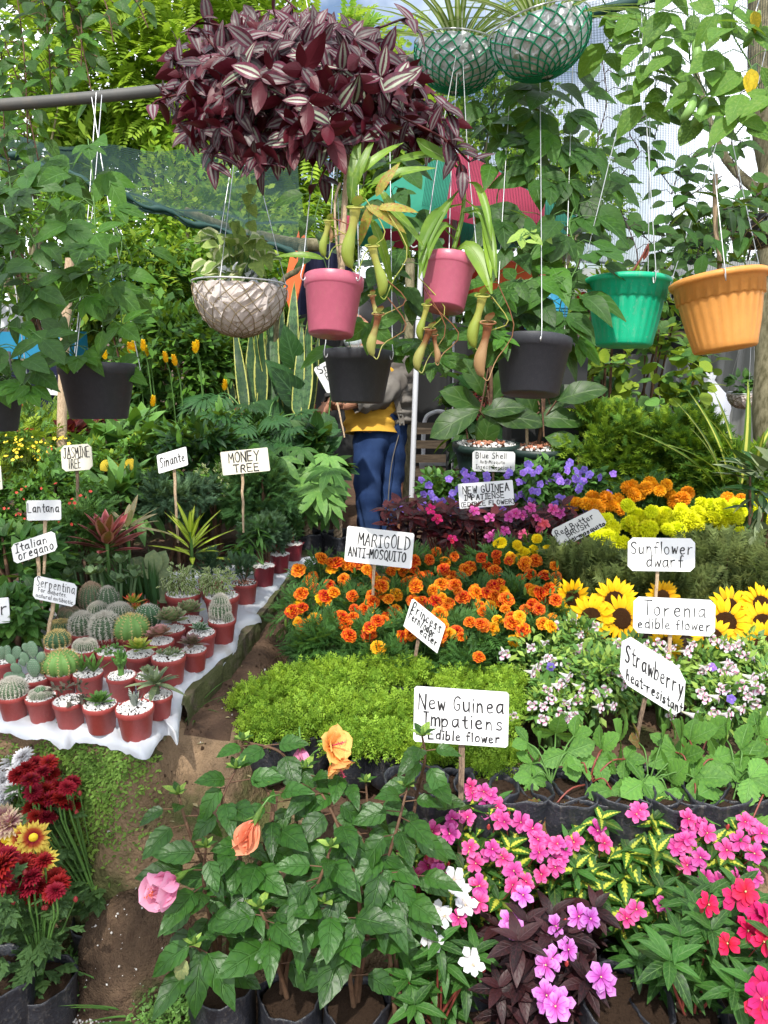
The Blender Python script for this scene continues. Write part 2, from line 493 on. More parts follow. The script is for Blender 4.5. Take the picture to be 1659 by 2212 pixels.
M['zeb'] = leaf_mat('purple_striped_leaf', (0.030, 0.006, 0.020), (0.105, 0.014, 0.050), rough=0.38, trans=0.10, kind='zebra', c3=(0.07, 0.06, 0.055), c4=(0.24, 0.22, 0.21), back=(0.085, 0.006, 0.014), bumpy=0.15, freq=2)
M['zebl'] = leaf_mat('silver_striped_leaf', (0.050, 0.012, 0.032), (0.14, 0.03, 0.08), rough=0.38, trans=0.10, kind='zebra', c3=(0.20, 0.25, 0.16), c4=(0.44, 0.48, 0.38), back=(0.085, 0.006, 0.014), bumpy=0.15, freq=2)
M['mari'] = leaf_mat('marigold_leaf', (0.030, 0.105, 0.030), (0.070, 0.200, 0.055), rough=0.5)
M['chry'] = leaf_mat('chrysanthemum_leaf', (0.045, 0.115, 0.050), (0.085, 0.180, 0.075), vein=(0.16, 0.28, 0.13), rough=0.5)
M['lime'] = leaf_mat('lime_frond', (0.18, 0.42, 0.04), (0.40, 0.64, 0.09), rough=0.55, trans=0.3)
M['aspar'] = leaf_mat('fine_fern', (0.20, 0.38, 0.03), (0.36, 0.56, 0.06), rough=0.6, trans=0.35)
M['asdark'] = leaf_mat('fine_fern_dark', (0.05, 0.16, 0.02), (0.11, 0.26, 0.04), rough=0.6, trans=0.3)
M['rose'] = leaf_mat('rosemary_needle', (0.12, 0.18, 0.085), (0.21, 0.28, 0.12), rough=0.6, trans=0.15)
M['blue'] = leaf_mat('blue_cypress', (0.04, 0.105, 0.07), (0.09, 0.18, 0.12), rough=0.6, trans=0.15)
M['cyp'] = leaf_mat('cypress_green', (0.030, 0.105, 0.035), (0.060, 0.165, 0.055), rough=0.6, trans=0.2)
M['grey'] = leaf_mat('grey_green_leaf', (0.13, 0.19, 0.13), (0.24, 0.31, 0.22), rough=0.6, trans=0.15)
M['jade'] = leaf_mat('jade_leaf', (0.075, 0.150, 0.085), (0.130, 0.220, 0.130), rough=0.45, trans=0.12)
M['limed'] = leaf_mat('lime_dracaena', (0.30, 0.46, 0.03), (0.46, 0.60, 0.06), rough=0.4, kind='stripe', c3=(0.62, 0.72, 0.10))
M['yelstripe'] = leaf_mat('yellow_striped_strap', (0.10, 0.24, 0.03), (0.16, 0.32, 0.04), rough=0.4, kind='stripe', c3=(0.62, 0.62, 0.12), trans=0.3)
M['spider'] = leaf_mat('spider_leaf', (0.12, 0.24, 0.06), (0.20, 0.33, 0.09), rough=0.45, kind='stripe', c3=(0.62, 0.66, 0.42))
M['sans'] = leaf_mat('snake_plant_leaf', (0.035, 0.095, 0.045), (0.060, 0.140, 0.065), rough=0.4, kind='edge', c3=(0.40, 0.41, 0.10), c4=(0.008, 0.035, 0.016), trans=0.08)
def thin_edge():
    for n in M['sans'].node_tree.nodes:
        if n.bl_idname == 'ShaderNodeMapRange' and abs(n.inputs[1].default_value - 0.55) < 1e-4: n.inputs[1].default_value = 0.74; n.inputs[2].default_value = 0.84
thin_edge()
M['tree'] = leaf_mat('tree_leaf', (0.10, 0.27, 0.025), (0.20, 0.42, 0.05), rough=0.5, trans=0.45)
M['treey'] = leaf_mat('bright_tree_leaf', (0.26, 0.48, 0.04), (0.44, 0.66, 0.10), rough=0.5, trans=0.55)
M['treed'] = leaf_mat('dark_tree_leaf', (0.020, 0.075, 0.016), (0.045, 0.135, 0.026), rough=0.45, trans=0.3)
M['shrub'] = leaf_mat('shrub_leaf', (0.05, 0.155, 0.025), (0.11, 0.27, 0.04), rough=0.42, trans=0.25)
M['shruby'] = leaf_mat('yellow_shrub_leaf', (0.14, 0.28, 0.03), (0.30, 0.44, 0.05), rough=0.5, trans=0.35)
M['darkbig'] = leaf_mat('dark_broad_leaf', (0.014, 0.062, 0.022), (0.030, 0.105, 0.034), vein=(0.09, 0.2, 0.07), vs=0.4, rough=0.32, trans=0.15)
M['fig'] = leaf_mat('fig_leaf', (0.018, 0.060, 0.016), (0.038, 0.10, 0.022), vein=(0.12, 0.20, 0.06), vs=0.4, rough=0.35, trans=0.2, freq=4)
M['red'] = leaf_mat('red_leaf', (0.22, 0.020, 0.030), (0.38, 0.050, 0.060), rough=0.45, trans=0.25)
M['cordy'] = leaf_mat('red_strap_leaf', (0.10, 0.012, 0.022), (0.26, 0.035, 0.055), rough=0.4, kind='edge', c3=(0.42, 0.12, 0.14), trans=0.2)
M['cream'] = leaf_mat('cream_leaf', (0.52, 0.42, 0.30), (0.62, 0.50, 0.38), rough=0.6, kind='stripe', c3=(0.42, 0.38, 0.22))
M['neph'] = leaf_mat('pitcher_leaf', (0.14, 0.32, 0.04), (0.24, 0.42, 0.07), vein=(0.4, 0.5, 0.2), vs=0.6, rough=0.3, freq=0.2)
M['bean'] = leaf_mat('bean_leaf', (0.06, 0.19, 0.03), (0.13, 0.30, 0.05), vein=(0.2, 0.38, 0.1), rough=0.5, trans=0.4, kind='blotch', c3=(0.20, 0.34, 0.06))
M['yleaf'] = leaf_mat('yellow_leaf', (0.72, 0.52, 0.02), (0.80, 0.62, 0.04), rough=0.5, trans=0.4)
M['vedge'] = leaf_mat('cream_edged_leaf', (0.15, 0.26, 0.08), (0.22, 0.34, 0.11), rough=0.5, kind='edge', c3=(0.62, 0.64, 0.38))
M['redtip'] = leaf_mat('red_tipped_leaf', (0.25, 0.42, 0.06), (0.36, 0.52, 0.10), rough=0.4, kind='tip', c3=(0.70, 0.09, 0.04), trans=0.15)
M['aeon'] = leaf_mat('lime_succulent', (0.22, 0.40, 0.06), (0.34, 0.52, 0.10), rough=0.4, kind='tip', c3=(0.50, 0.42, 0.08), trans=0.15)
M['eche'] = leaf_mat('echeveria_leaf', (0.18, 0.28, 0.17), (0.27, 0.37, 0.23), rough=0.5, kind='edge', c3=(0.38, 0.30, 0.20), trans=0.1)
M['echep'] = leaf_mat('pink_echeveria_leaf', (0.38, 0.24, 0.22), (0.46, 0.32, 0.28), rough=0.5, kind='tip', c3=(0.52, 0.24, 0.24), trans=0.1)
M['eched'] = leaf_mat('dusky_echeveria_leaf', (0.16, 0.12, 0.12), (0.24, 0.19, 0.17), rough=0.45, kind='tip', c3=(0.20, 0.10, 0.12), trans=0.08)
M['agav'] = leaf_mat('small_agave_leaf', (0.03, 0.13, 0.06), (0.06, 0.19, 0.09), rough=0.35, kind='edge', c3=(0.55, 0.62, 0.50), trans=0.05)
M['sucg'] = leaf_mat('green_succulent', (0.07, 0.20, 0.05), (0.13, 0.29, 0.08), rough=0.4, trans=0.1)
M['suc_dark'] = leaf_mat('dark_succulent', (0.045, 0.050, 0.045), (0.085, 0.070, 0.065), rough=0.5, trans=0.05)
M['zebsuc'] = leaf_mat('banded_succulent', (0.03, 0.06, 0.035), (0.05, 0.09, 0.05), rough=0.5, trans=0.0)
def band_mat():
    s = NT('white_banded_leaf')
    uvn = s.n('ShaderNodeUVMap'); sep = s.n('ShaderNodeSeparateXYZ'); s.l(uvn.outputs[0], sep.inputs[0])
    b = s.step(s.math('SINE', s.math('MULTIPLY', sep.outputs[1], 75.0)), -0.1, 0.4)
    return s.pbr(s.mix(b, (0.035, 0.06, 0.04), (0.42, 0.46, 0.40)), 0.5)
M['band'] = band_mat()
M['mossw'] = leaf_mat('creeping_weed_leaf', (0.14, 0.30, 0.06), (0.26, 0.44, 0.11), rough=0.6)
M['stem'] = flat('green_stem', (0.09, 0.20, 0.04), 0.55)
M['brownstem'] = wood('brown_stem', (0.07, 0.035, 0.022), (0.16, 0.09, 0.05), 0.7, (20, 20, 20))
M['redstem'] = flat('red_stem', (0.22, 0.05, 0.035), 0.5)
M['darkstem'] = flat('dark_stem', (0.045, 0.022, 0.020), 0.6)
M['bark'] = wood('bark', (0.085, 0.075, 0.035), (0.26, 0.23, 0.14), 0.95, (26, 26, 12))
M['stake'] = wood('stake_wood', (0.30, 0.20, 0.12), (0.55, 0.42, 0.28), 0.85, (200, 200, 12))
M['stakedark'] = wood('old_stake_wood', (0.09, 0.06, 0.045), (0.26, 0.18, 0.12), 0.9, (200, 200, 12))
M['soil'] = earth('soil', (0.055, 0.032, 0.020), (0.085, 0.050, 0.030), (0.15, 0.09, 0.055), scale=20)
M['ground'] = earth('dirt_ground', (0.080, 0.048, 0.032), (0.125, 0.078, 0.050), (0.060, 0.036, 0.026), moss=(0.06, 0.075, 0.022), scale=1.6, mossat=0.60)
M['cliff'] = earth('earth_bank', (0.19, 0.125, 0.072), (0.30, 0.205, 0.125), (0.15, 0.10, 0.06), moss=(0.060, 0.085, 0.022), scale=2.4, mossat=0.50, bmp=1.0)
M['rock'] = earth('mossy_boulder', (0.10, 0.065, 0.042), (0.17, 0.11, 0.068), (0.07, 0.042, 0.028), moss=(0.075, 0.085, 0.03), scale=5.0, mossat=0.56, bmp=1.0)
M['concrete'] = earth('old_concrete', (0.11, 0.09, 0.06), (0.19, 0.16, 0.11), (0.06, 0.045, 0.03), moss=(0.07, 0.085, 0.025), scale=7, mossat=0.42, bmp=0.6)
M['bag'] = plastic('black_polybag', (0.018, 0.020, 0.027), 0.30, (0.13, 0.115, 0.10), 0.55, bumpy=0.35, scale=9, spec=0.6)
M['blackpot'] = plastic('black_pot', (0.030, 0.032, 0.040), 0.42, (0.10, 0.10, 0.10), 0.2, speck=(0.35, 0.35, 0.36), scale=40)
M['redpot'] = plastic('terracotta_plastic', (0.30, 0.045, 0.040), 0.38, (0.42, 0.14, 0.11), 0.5, scale=35)
M['maroonpot'] = plastic('maroon_plastic', (0.20, 0.022, 0.032), 0.35, (0.25, 0.06, 0.06), 0.4, scale=25)
M['pinkpot'] = plastic('rose_plastic', (0.46, 0.105, 0.165), 0.25, (0.44, 0.15, 0.16), 0.6, scale=26, speck=(0.7, 0.4, 0.45))
M['greenpot'] = plastic('bright_green_plastic', (0.008, 0.56, 0.29), 0.33, (0.24, 0.52, 0.36), 0.55, scale=17, trans=0.2, speck=(.4, .6, .45))
M['orangepot'] = plastic('orange_plastic', (0.84, 0.37, 0.085), 0.38, (0.62, 0.30, 0.10), 0.5, scale=17, trans=0.2, speck=(.6, .4, .2))
M['darkgreenpot'] = plastic('dark_green_plastic', (0.012, 0.030, 0.024), 0.35, (0.06, 0.08, 0.07), 0.3, scale=20)
M['bluepot'] = plastic('blue_plastic', (0.010, 0.19, 0.33), 0.3, scale=20)
M['pebble'] = leaf_mat('white_pebble', (0.62, 0.59, 0.56), (0.84, 0.82, 0.79), rough=0.7, trans=0.0, bumpy=0.1)
M['redchip'] = leaf_mat('brick_chip', (0.36, 0.14, 0.08), (0.55, 0.25, 0.16), rough=0.8, trans=0.0)
M['sheet'] = plastic('white_plastic_sheet', (0.56, 0.59, 0.64), 0.30, (0.34, 0.29, 0.21), 0.6, bumpy=0.9, scale=11, trans=0.15)
M['wire'] = flat('galvanised_wire', (0.62, 0.63, 0.64), 0.35, 0.7)
M['pipe'] = plastic('grey_steel_pipe', (0.10, 0.10, 0.095), 0.55, (0.2, 0.16, 0.12), 0.5, scale=18)
M['pvc'] = plastic('white_pvc', (0.50, 0.51, 0.54), 0.35, (0.5, 0.48, 0.44), 0.3)
M['ink'] = flat('black_ink', (0.012, 0.011, 0.012), 0.6)
M['board'] = plastic('white_sign_board', (0.80, 0.80, 0.80), 0.5, (0.48, 0.42, 0.32), 0.6, bumpy=0.2, scale=9)
M['boardc'] = plastic('cream_sign_board', (0.74, 0.70, 0.58), 0.6, (0.42, 0.32, 0.20), 0.35, bumpy=0.05, scale=12)
M['boardg'] = plastic('grey_sign_board', (0.60, 0.60, 0.58), 0.6, (0.40, 0.36, 0.30), 0.35, bumpy=0.05, scale=12)
M['foil'] = plastic('crinkled_foil', (0.74, 0.76, 0.78), 0.25, (0.30, 0.28, 0.25), 0.3, bumpy=1.0, scale=34)
M['netgreen'] = flat('green_net_cord', (0.005, 0.26, 0.12), 0.5)
M['netbrown'] = flat('brown_net_cord', (0.26, 0.20, 0.11), 0.8)
M['coir'] = plastic('pale_sacking', (0.64, 0.57, 0.53), 0.75, (0.30, 0.22, 0.15), 0.5, bumpy=0.8, scale=16)
M['shadenet'] = flat('shade_net_thread', (0.05, 0.11, 0.17), 0.6)
M['shadenetd'] = flat('dark_net_thread', (0.008, 0.050, 0.042), 0.7)
M['umb_g'] = plastic('green_canvas', (0.02, 0.24, 0.15), 0.7, trans=0.3)
M['umb_r'] = plastic('maroon_canvas', (0.42, 0.04, 0.09), 0.7, trans=0.3)
M['orange'] = plastic('orange_canvas', (0.80, 0.16, 0.04), 0.7, trans=0.3)
M['redcanvas'] = plastic('red_canvas', (0.62, 0.05, 0.02), 0.6, trans=0.3)
M['navy'] = cloth('navy_cloth', (0.010, 0.012, 0.030), (0.020, 0.022, 0.050))
M['dark'] = plastic('dark_backdrop', (0.016, 0.017, 0.018), 0.6, scale=4, bumpy=0.4)
M['greycloth'] = plastic('grey_plastic_curtain', (0.26, 0.27, 0.25), 0.5, (0.12, 0.12, 0.10), 0.5, scale=6, bumpy=0.5, trans=0.2)
M['whitebag'] = plastic('white_plastic_bag', (0.74, 0.76, 0.80), 0.35, scale=8, bumpy=0.8, trans=0.2)
M['planks'] = wood('old_planks', (0.05, 0.036, 0.026), (0.13, 0.10, 0.07), 0.9, (4, 60, 60))
M['yellow'] = petal_mat('yellow_bract', (0.85, 0.50, 0.01), (0.90, 0.58, 0.01), (0.85, 0.62, 0.03))
M['skin'] = plastic('skin', (0.36, 0.17, 0.10), 0.5, spec=0.35, scale=20)
M['jeans'] = cloth('blue_denim', (0.012, 0.030, 0.095), (0.032, 0.065, 0.17), 500)
M['shirt'] = cloth('yellow_shirt', (0.62, 0.34, 0.04), (0.74, 0.42, 0.06))
M['jacket'] = cloth('grey_jacket', (0.13, 0.115, 0.10), (0.20, 0.185, 0.165))
M['hair'] = flat('black_hair', (0.02, 0.018, 0.017), 0.5)
M['mask'] = flat('pale_mask', (0.58, 0.66, 0.66), 0.7)
# shared templates
L_ = {}
L_['ovate'] = leafT(6, 0.56, 0.72, 0.9, 0.16, 0.22)
L_['ovate2'] = leafT(6, 0.52, 0.70, 0.9, 0.24, 0.38, wave=0.03)
L_['lance'] = leafT(5, 0.30, 0.80, 0.9, 0.18, 0.25)
L_['lance2'] = leafT(5, 0.26, 0.80, 0.9, 0.24, 0.45, wave=0.02)
L_['strap'] = leafT(7, 0.085, 0.60, 0.6, 0.30, 0.42)
L_['straps'] = leafT(6, 0.14, 0.75, 0.7, 0.25, 0.12)
L_['dia'] = (np.array([[0, 0, 0], [0.24, 0.5, 0.04], [0, 1, -0.12], [-0.24, 0.5, 0.04], [0, 0.5, -0.02]], float),
             np.array([[0, 1, 4], [1, 2, 4], [2, 3, 4], [3, 0, 4]]), np.array([[.5, 0], [1, .5], [.5, 1], [0, .5], [.5, .5]], float))
L_['dian'] = (L_['dia'][0] * np.array([0.5, 1, 1]), L_['dia'][1], L_['dia'][2])
L_['dia2'] = leafT(2, 0.5, 0.8, 0.9, 0.14, 0.22)
L_['round'] = leafT(5, 0.85, 0.95, 0.55, 0.10, 0.15)
L_['needle'] = (np.array([[-0.05, 0, 0], [0.05, 0, 0], [0, 1, 0.02]], float), np.array([[0, 1, 2]]), np.array([[0, 0], [1, 0], [.5, 1]], float))
L_['hib'] = leafT(11, 0.60, 0.62, 0.85, 0.16, 0.22, serr=0.045, nu=2, wave=0.03)
L_['hib2'] = leafT(11, 0.52, 0.64, 0.85, 0.30, 0.45, serr=0.05, nu=2, wave=0.05)
L_['strawlf'] = leafT(13, 0.68, 1.12, 0.8, 0.24, 0.14, serr=0.085, nu=2, wave=0.02)
straw3 = fan(L_['strawlf'], [-1.55, 0, 1.55], [0.92, 1.0, 0.92], tilt=0.12, off=0.02)
pal5 = fan(leafT(5, 0.34, 1.05, 0.85, 0.18, 0.35), [-1.5, -0.78, 0, 0.78, 1.5], [0.72, 0.92, 1.0, 0.92, 0.72], off=0.03)
lobe3 = fan(leafT(6, 0.52, 0.85, 0.8, 0.14, 0.22, serr=0.03), [-0.85, 0, 0.85], [0.78, 1.0, 0.78], off=-0.06)
trifol = fan(L_['ovate'], [-1.5, 0, 1.5], [0.8, 0.95, 0.8], off=0.08)
pinnate = merge([xform(L_['dia'], rotz(-sg * 1.15), 0.34 * (1 - 0.35 * abs(t - 0.45)), (0, t, -0.25 * t * t)) for t in np.linspace(0.12, 0.95, 8) for sg in (-1, 1)]
                + [xform(L_['dia'], None, 0.28, (0, 0.95, -0.22))])
heart = leafT(7, 0.95, 0.55, 0.75, 0.12, 0.12)
feather = merge([xform(L_['dian'], rotz(-sg * 0.75), 0.42 * math.sin(0.4 + 2.4 * t), (0, t * 0.8, 0.05 - 0.2 * t * t)) for t in np.linspace(0.12, 0.9, 6) for sg in (-1, 1)]
                + [xform(L_['dian'], None, 0.4, (0, 0.7, -0.07))])
chrl = merge([xform(leafT(4, 0.42, 1.1, 0.7, 0.1, 0.2), None, 1.0)] + [xform(leafT(2, 0.5, 1.0, 0.6, 0.1, 0.1), rotz(-sg * 0.8), 0.42, (0, y, 0.01)) for y in (0.28, 0.55) for sg in (-1, 1)])
philo = merge([xform(leafT(4, 0.20, 0.9, 0.7, 0.1, 0.35), rotz(-sg * (0.45 + 0.95 * (1 - t))), 0.62 * (0.6 + 0.5 * math.sin(PI * t)), (0, t * 0.6, -0.03 * t)) for t in np.linspace(0.0, 0.95, 6) for sg in (-1, 1)]
              + [xform(leafT(4, 0.22, 0.9, 0.7, 0.1, 0.3), None, 0.6, (0, 0.5, -0.02))])
spray = merge([xform(L_['needle'], rotz(-sg * 0.8), (2.2 * 0.34, 0.34 * (1 - 0.5 * t), 1), (0, t * 0.8, 0.08 * math.sin(7 * t))) for t in np.linspace(0.05, 0.95, 8) for sg in (-1, 1)]
              + [xform(L_['needle'], None, (1.5, 1, 1))])
needles = merge([xform(L_['needle'], rotz(-sg * 0.9) @ rotx(0.3 * (i % 3 - 1)), (0.9, 0.30, 1), (0, t * 0.85, 0)) for i, t in enumerate(np.linspace(0.05, 0.95, 11)) for sg in (-1, 1)]
                + [xform(L_['needle'], None, (0.35, 1, 1))])
LM = {}
def lm(key, tpl, mat, n=1):
    """a shared leaf mesh"""
    k = (key, mat)
    if k not in LM: LM[k] = tpl_mesh('leaf', tpl, M[mat])
    return LM[k]
# ------------------------------------------------------------------ flowers (local +Z is the way the flower faces)
def ring(mb, tpl, n, elev, s, r0=0.0, z0=0.0, ph=0.0, jit=0.12, m=0, ej=0.08):
    k = np.arange(n)
    az = ph + k * 2 * PI / n + rng.normal(0, jit * 0.5, n)
    for a_, e_ in zip(az, elev + rng.normal(0, ej, n)):
        v, f, uv = tpl
        R = rotz(a_) @ rotx(e_)
        ss = s * (1 + rng.normal(0, 0.06))
        mb.add((v * ss) @ R.T + np.array([-math.sin(a_) * r0, math.cos(a_) * r0, z0]), f, uv, rng.random() * 0.2, m)
def petal(L=1.0, W=0.7, a=1.7, b=0.55, nv=4, nu=1, fold=0.05, droop=0.15, wave=0.05, notch=0.1, cup=0.0):
    return leafT(nv, W, a, b, fold, droop, wave=wave, nu=nu, notch=notch, cup=cup)
FM = {}
M['fm_or'] = petal_mat('orange_marigold_petal', (0.30, 0.012, 0.003), (0.60, 0.055, 0.004), (0.92, 0.31, 0.008), (0.0, 0.66, 0.99), var=0.35)
M['fm_yr'] = petal_mat('gold_marigold_petal', (0.40, 0.03, 0.004), (0.80, 0.20, 0.006), (0.92, 0.50, 0.012), (0.0, 0.45, 0.9), var=0.3)
M['am_or'] = petal_mat('orange_pompon_petal', (0.62, 0.20, 0.004), (0.85, 0.34, 0.006), (0.92, 0.42, 0.01), var=0.2)
M['am_ye'] = petal_mat('yellow_pompon_petal', (0.45, 0.50, 0.006), (0.80, 0.82, 0.01), (0.90, 0.90, 0.02), var=0.15)
M['sm_ye'] = petal_mat('warm_yellow_petal', (0.72, 0.45, 0.005), (0.90, 0.68, 0.008), (0.93, 0.75, 0.012), var=0.15)
M['sunp'] = petal_mat('sunflower_petal', (0.66, 0.24, 0.004), (0.92, 0.53, 0.006), (0.95, 0.60, 0.01), (0.0, 0.3, 1.0), var=0.15, vein=(0.8, 0.42, 0.01))
M['sund'] = earth('sunflower_disc', (0.07, 0.026, 0.009), (0.15, 0.055, 0.015), (0.26, 0.12, 0.025), scale=60, bmp=1.0)
M['ip'] = petal_mat('pink_impatiens_petal', (0.45, 0.01, 0.14), (0.62, 0.05, 0.28), (0.74, 0.17, 0.44), (0.0, 0.35, 1.0), vein=(0.42, 0.01, 0.14), var=0.35)
M['ih'] = petal_mat('hot_pink_petal', (0.38, 0.005, 0.04), (0.62, 0.012, 0.11), (0.70, 0.025, 0.16), var=0.3, vein=(.35, .0, .05))
M['iv'] = petal_mat('violet_impatiens_petal', (0.40, 0.01, 0.26), (0.58, 0.13, 0.54), (0.68, 0.30, 0.70), (0.0, 0.4, 0.95), vein=(0.42, 0.02, 0.30), var=0.3)
M['iw'] = petal_mat('white_petal', (0.50, 0.44, 0.42), (0.70, 0.69, 0.70), (0.76, 0.76, 0.78), var=0.08, trans=0.2)
M['ic'] = petal_mat('coral_petal', (0.65, 0.05, 0.12), (0.78, 0.10, 0.18), (0.82, 0.18, 0.26), var=0.3)
M['eye'] = flat('pale_eye', (0.75, 0.60, 0.30), 0.5)
M['cr'] = petal_mat('dark_red_petal', (0.10, 0.003, 0.007), (0.24, 0.007, 0.013), (0.36, 0.018, 0.028), var=0.15)
M['cyr'] = petal_mat('yellow_and_red_petal', (0.30, 0.012, 0.02), (0.55, 0.12, 0.03), (0.88, 0.70, 0.12), (0.25, 0.5, 0.72), var=0.2)
M['cpk'] = petal_mat('pale_mauve_petal', (0.52, 0.18, 0.24), (0.62, 0.36, 0.38), (0.80, 0.68, 0.42), (0.1, 0.5, 0.9), var=0.2)
M['vio'] = petal_mat('violet_petal', (0.55, 0.40, 0.75), (0.26, 0.14, 0.66), (0.34, 0.22, 0.76), (0.0, 0.25, 1.0), var=0.3)
M['tor'] = petal_mat('white_and_magenta_petal', (0.82, 0.72, 0.60), (0.60, 0.02, 0.32), (0.86, 0.82, 0.87), (0.15, 0.34, 0.50), var=0.1)
M['torw'] = petal_mat('white_trumpet', (0.75, 0.76, 0.50), (0.84, 0.82, 0.80), (0.86, 0.78, 0.86), var=0.1)
M['hp'] = petal_mat('pink_hibiscus_petal', (0.42, 0.01, 0.10), (0.82, 0.30, 0.50), (0.86, 0.42, 0.58), (0.0, 0.28, 0.8), vein=(0.75, 0.2, 0.4), var=0.15)
M['ho'] = petal_mat('orange_hibiscus_petal', (0.55, 0.02, 0.04), (0.86, 0.42, 0.12), (0.90, 0.50, 0.16), (0.0, 0.22, 0.8), vein=(0.85, 0.3, 0.1), var=0.15)
M['hpe'] = petal_mat('peach_hibiscus_petal', (0.80, 0.35, 0.22), (0.84, 0.33, 0.18), (0.84, 0.36, 0.20), vein=(0.72, 0.2, 0.1), var=0.15)
M['tinyy'] = flat('tiny_yellow_petal', (0.85, 0.60, 0.02), 0.6)
M['tinyr'] = flat('tiny_red_petal', (0.62, 0.05, 0.03), 0.6)
M['bud'] = leaf_mat('flower_bud', (0.10, 0.22, 0.05), (0.16, 0.30, 0.07), rough=0.5)
M['budred'] = flat('red_bud', (0.42, 0.05, 0.05), 0.5)
def fm(key, build, mats):
    FM[key] = []
    for k in range(3):
        mb = MB(); build(mb); FM[key].append(mb.mesh('flower', mats))
def b_french(mb):
    ring(mb, petal(W=1.0, wave=0.22, notch=0.12), 9, 0.05, 0.50, 0.03, 0.0, jit=0.2)
    ring(mb, petal(W=1.1, wave=0.30), 8, 0.35, 0.42, 0.03, 0.03, ph=0.3, jit=0.2)
    ring(mb, petal(W=1.2, wave=0.35), 7, 0.70, 0.36, 0.02, 0.05, ph=0.1, jit=0.2)
    ring(mb, petal(W=1.3, wave=0.35), 5, 1.15, 0.30, 0.01, 0.06, ph=0.5, jit=0.2)
    tube(mb, [(0, 0, -0.45), (0, 0, -0.2), (0, 0, 0.02)], [0.05, 0.13, 0.12], 6, 1)
fm('french', b_french, [M['fm_or'], M['stem']]); fm('frenchy', b_french, [M['fm_yr'], M['stem']])
def b_pom(mb):
    lathe(mb, [(0.26, -0.06), (0.33, 0.05), (0.26, 0.2), (0.12, 0.28), (0.01, 0.3)], 12, 0)
    for i, (e, n) in enumerate([(-0.35, 16), (-0.05, 17), (0.25, 17), (0.5, 15), (0.75, 12), (1.0, 9), (1.25, 6), (1.5, 3)]):
        ring(mb, petal(W=1.0, wave=0.35, nv=2, droop=0.1, notch=0.2), n, e, 0.21, 0.30 * math.cos(e), 0.30 * max(0, math.sin(e)) * 0.85, ph=i * 0.4, jit=0.1, ej=0.28)
    tube(mb, [(0, 0, -0.35), (0, 0, -0.1), (0, 0, 0.1)], [0.05, 0.16, 0.2], 6, 1)
fm('pomo', b_pom, [M['am_or'], M['stem']]); fm('pomy', b_pom, [M['am_ye'], M['stem']]); fm('pomw', b_pom, [M['sm_ye'], M['stem']])
def b_imp(mb):
    ring(mb, petal(W=0.72, notch=0.22, wave=0.10, nu=2, droop=0.14, fold=.12), 5, 0.10, 0.50, 0.02, 0, jit=0.15)
    ring(mb, petal(W=0.62, notch=0.2, wave=0.10, nu=2, droop=0.10, fold=.15), 3, 0.35, 0.40, 0.02, 0.02, ph=0.6, jit=0.3)
    ring(mb, petal(W=0.5, nv=2), 5, 1.0, 0.06, 0, 0.0, m=1)
    tube(mb, [(0, 0, -0.25), (0, 0, 0)], [0.015, 0.03], 4, 2)
for k, m_ in (('imp', 'ip'), ('imph', 'ih'), ('impv', 'iv'), ('impw', 'iw'), ('impc', 'ic')):
    fm(k, b_imp, [M[m_], M['eye'], M['stem']])
def b_mum(mb):
    p_ = petal(W=0.30, a=1.3, nv=3, fold=0.3, droop=0.05, wave=0.0, notch=0.0)
    for i, (e, s, n) in enumerate([(-0.12, 0.52, 20), (0.10, 0.50, 19), (0.32, 0.46, 17), (0.56, 0.40, 14), (0.85, 0.34, 11), (1.2, 0.28, 7)]):
        ring(mb, p_, n, e, s, 0.03, 0.02 * i, ph=i * 0.5)
    tube(mb, [(0, 0, -0.25), (0, 0, 0.0)], [0.03, 0.12], 6, 1)
fm('mumr', b_mum, [M['cr'], M['stem']]); fm('mumw', b_mum, [M['iw'], M['stem']]); fm('mump', b_mum, [M['cpk'], M['stem']])
def b_daisy(mb):
    p_ = petal(W=0.30, a=1.3, nv=3, fold=0.2, droop=0.08, wave=0.0, notch=0.0)
    ring(mb, p_, 18, 0.05, 0.50, 0.06); ring(mb, p_, 15, 0.22, 0.44, 0.06, 0.02, ph=0.2)
    lathe(mb, [(0.15, 0.0), (0.14, 0.05), (0.09, 0.09), (0.005, 0.10)], 12, 1)
fm('mumy', b_daisy, [M['cyr'], M['tinyy']])
def b_vio(mb):
    ring(mb, petal(W=0.95, nv=3, notch=0.05), 5, 0.15, 0.50, 0.0, 0, jit=0.25, ej=0.2)
fm('vio', b_vio, [M['vio']])
def b_tor(mb):
    tube(mb, [(0, 0, -0.9), (0, 0, -0.35), (0, 0, 0)], [0.05, 0.14, 0.24], 7, 1, cap=False)
    ring(mb, petal(W=1.0, nv=3, a=1.3), 4, 0.35, 0.42, 0.14, 0, ph=0.3, jit=0.2)
fm('tor', b_tor, [M['tor'], M['torw']])
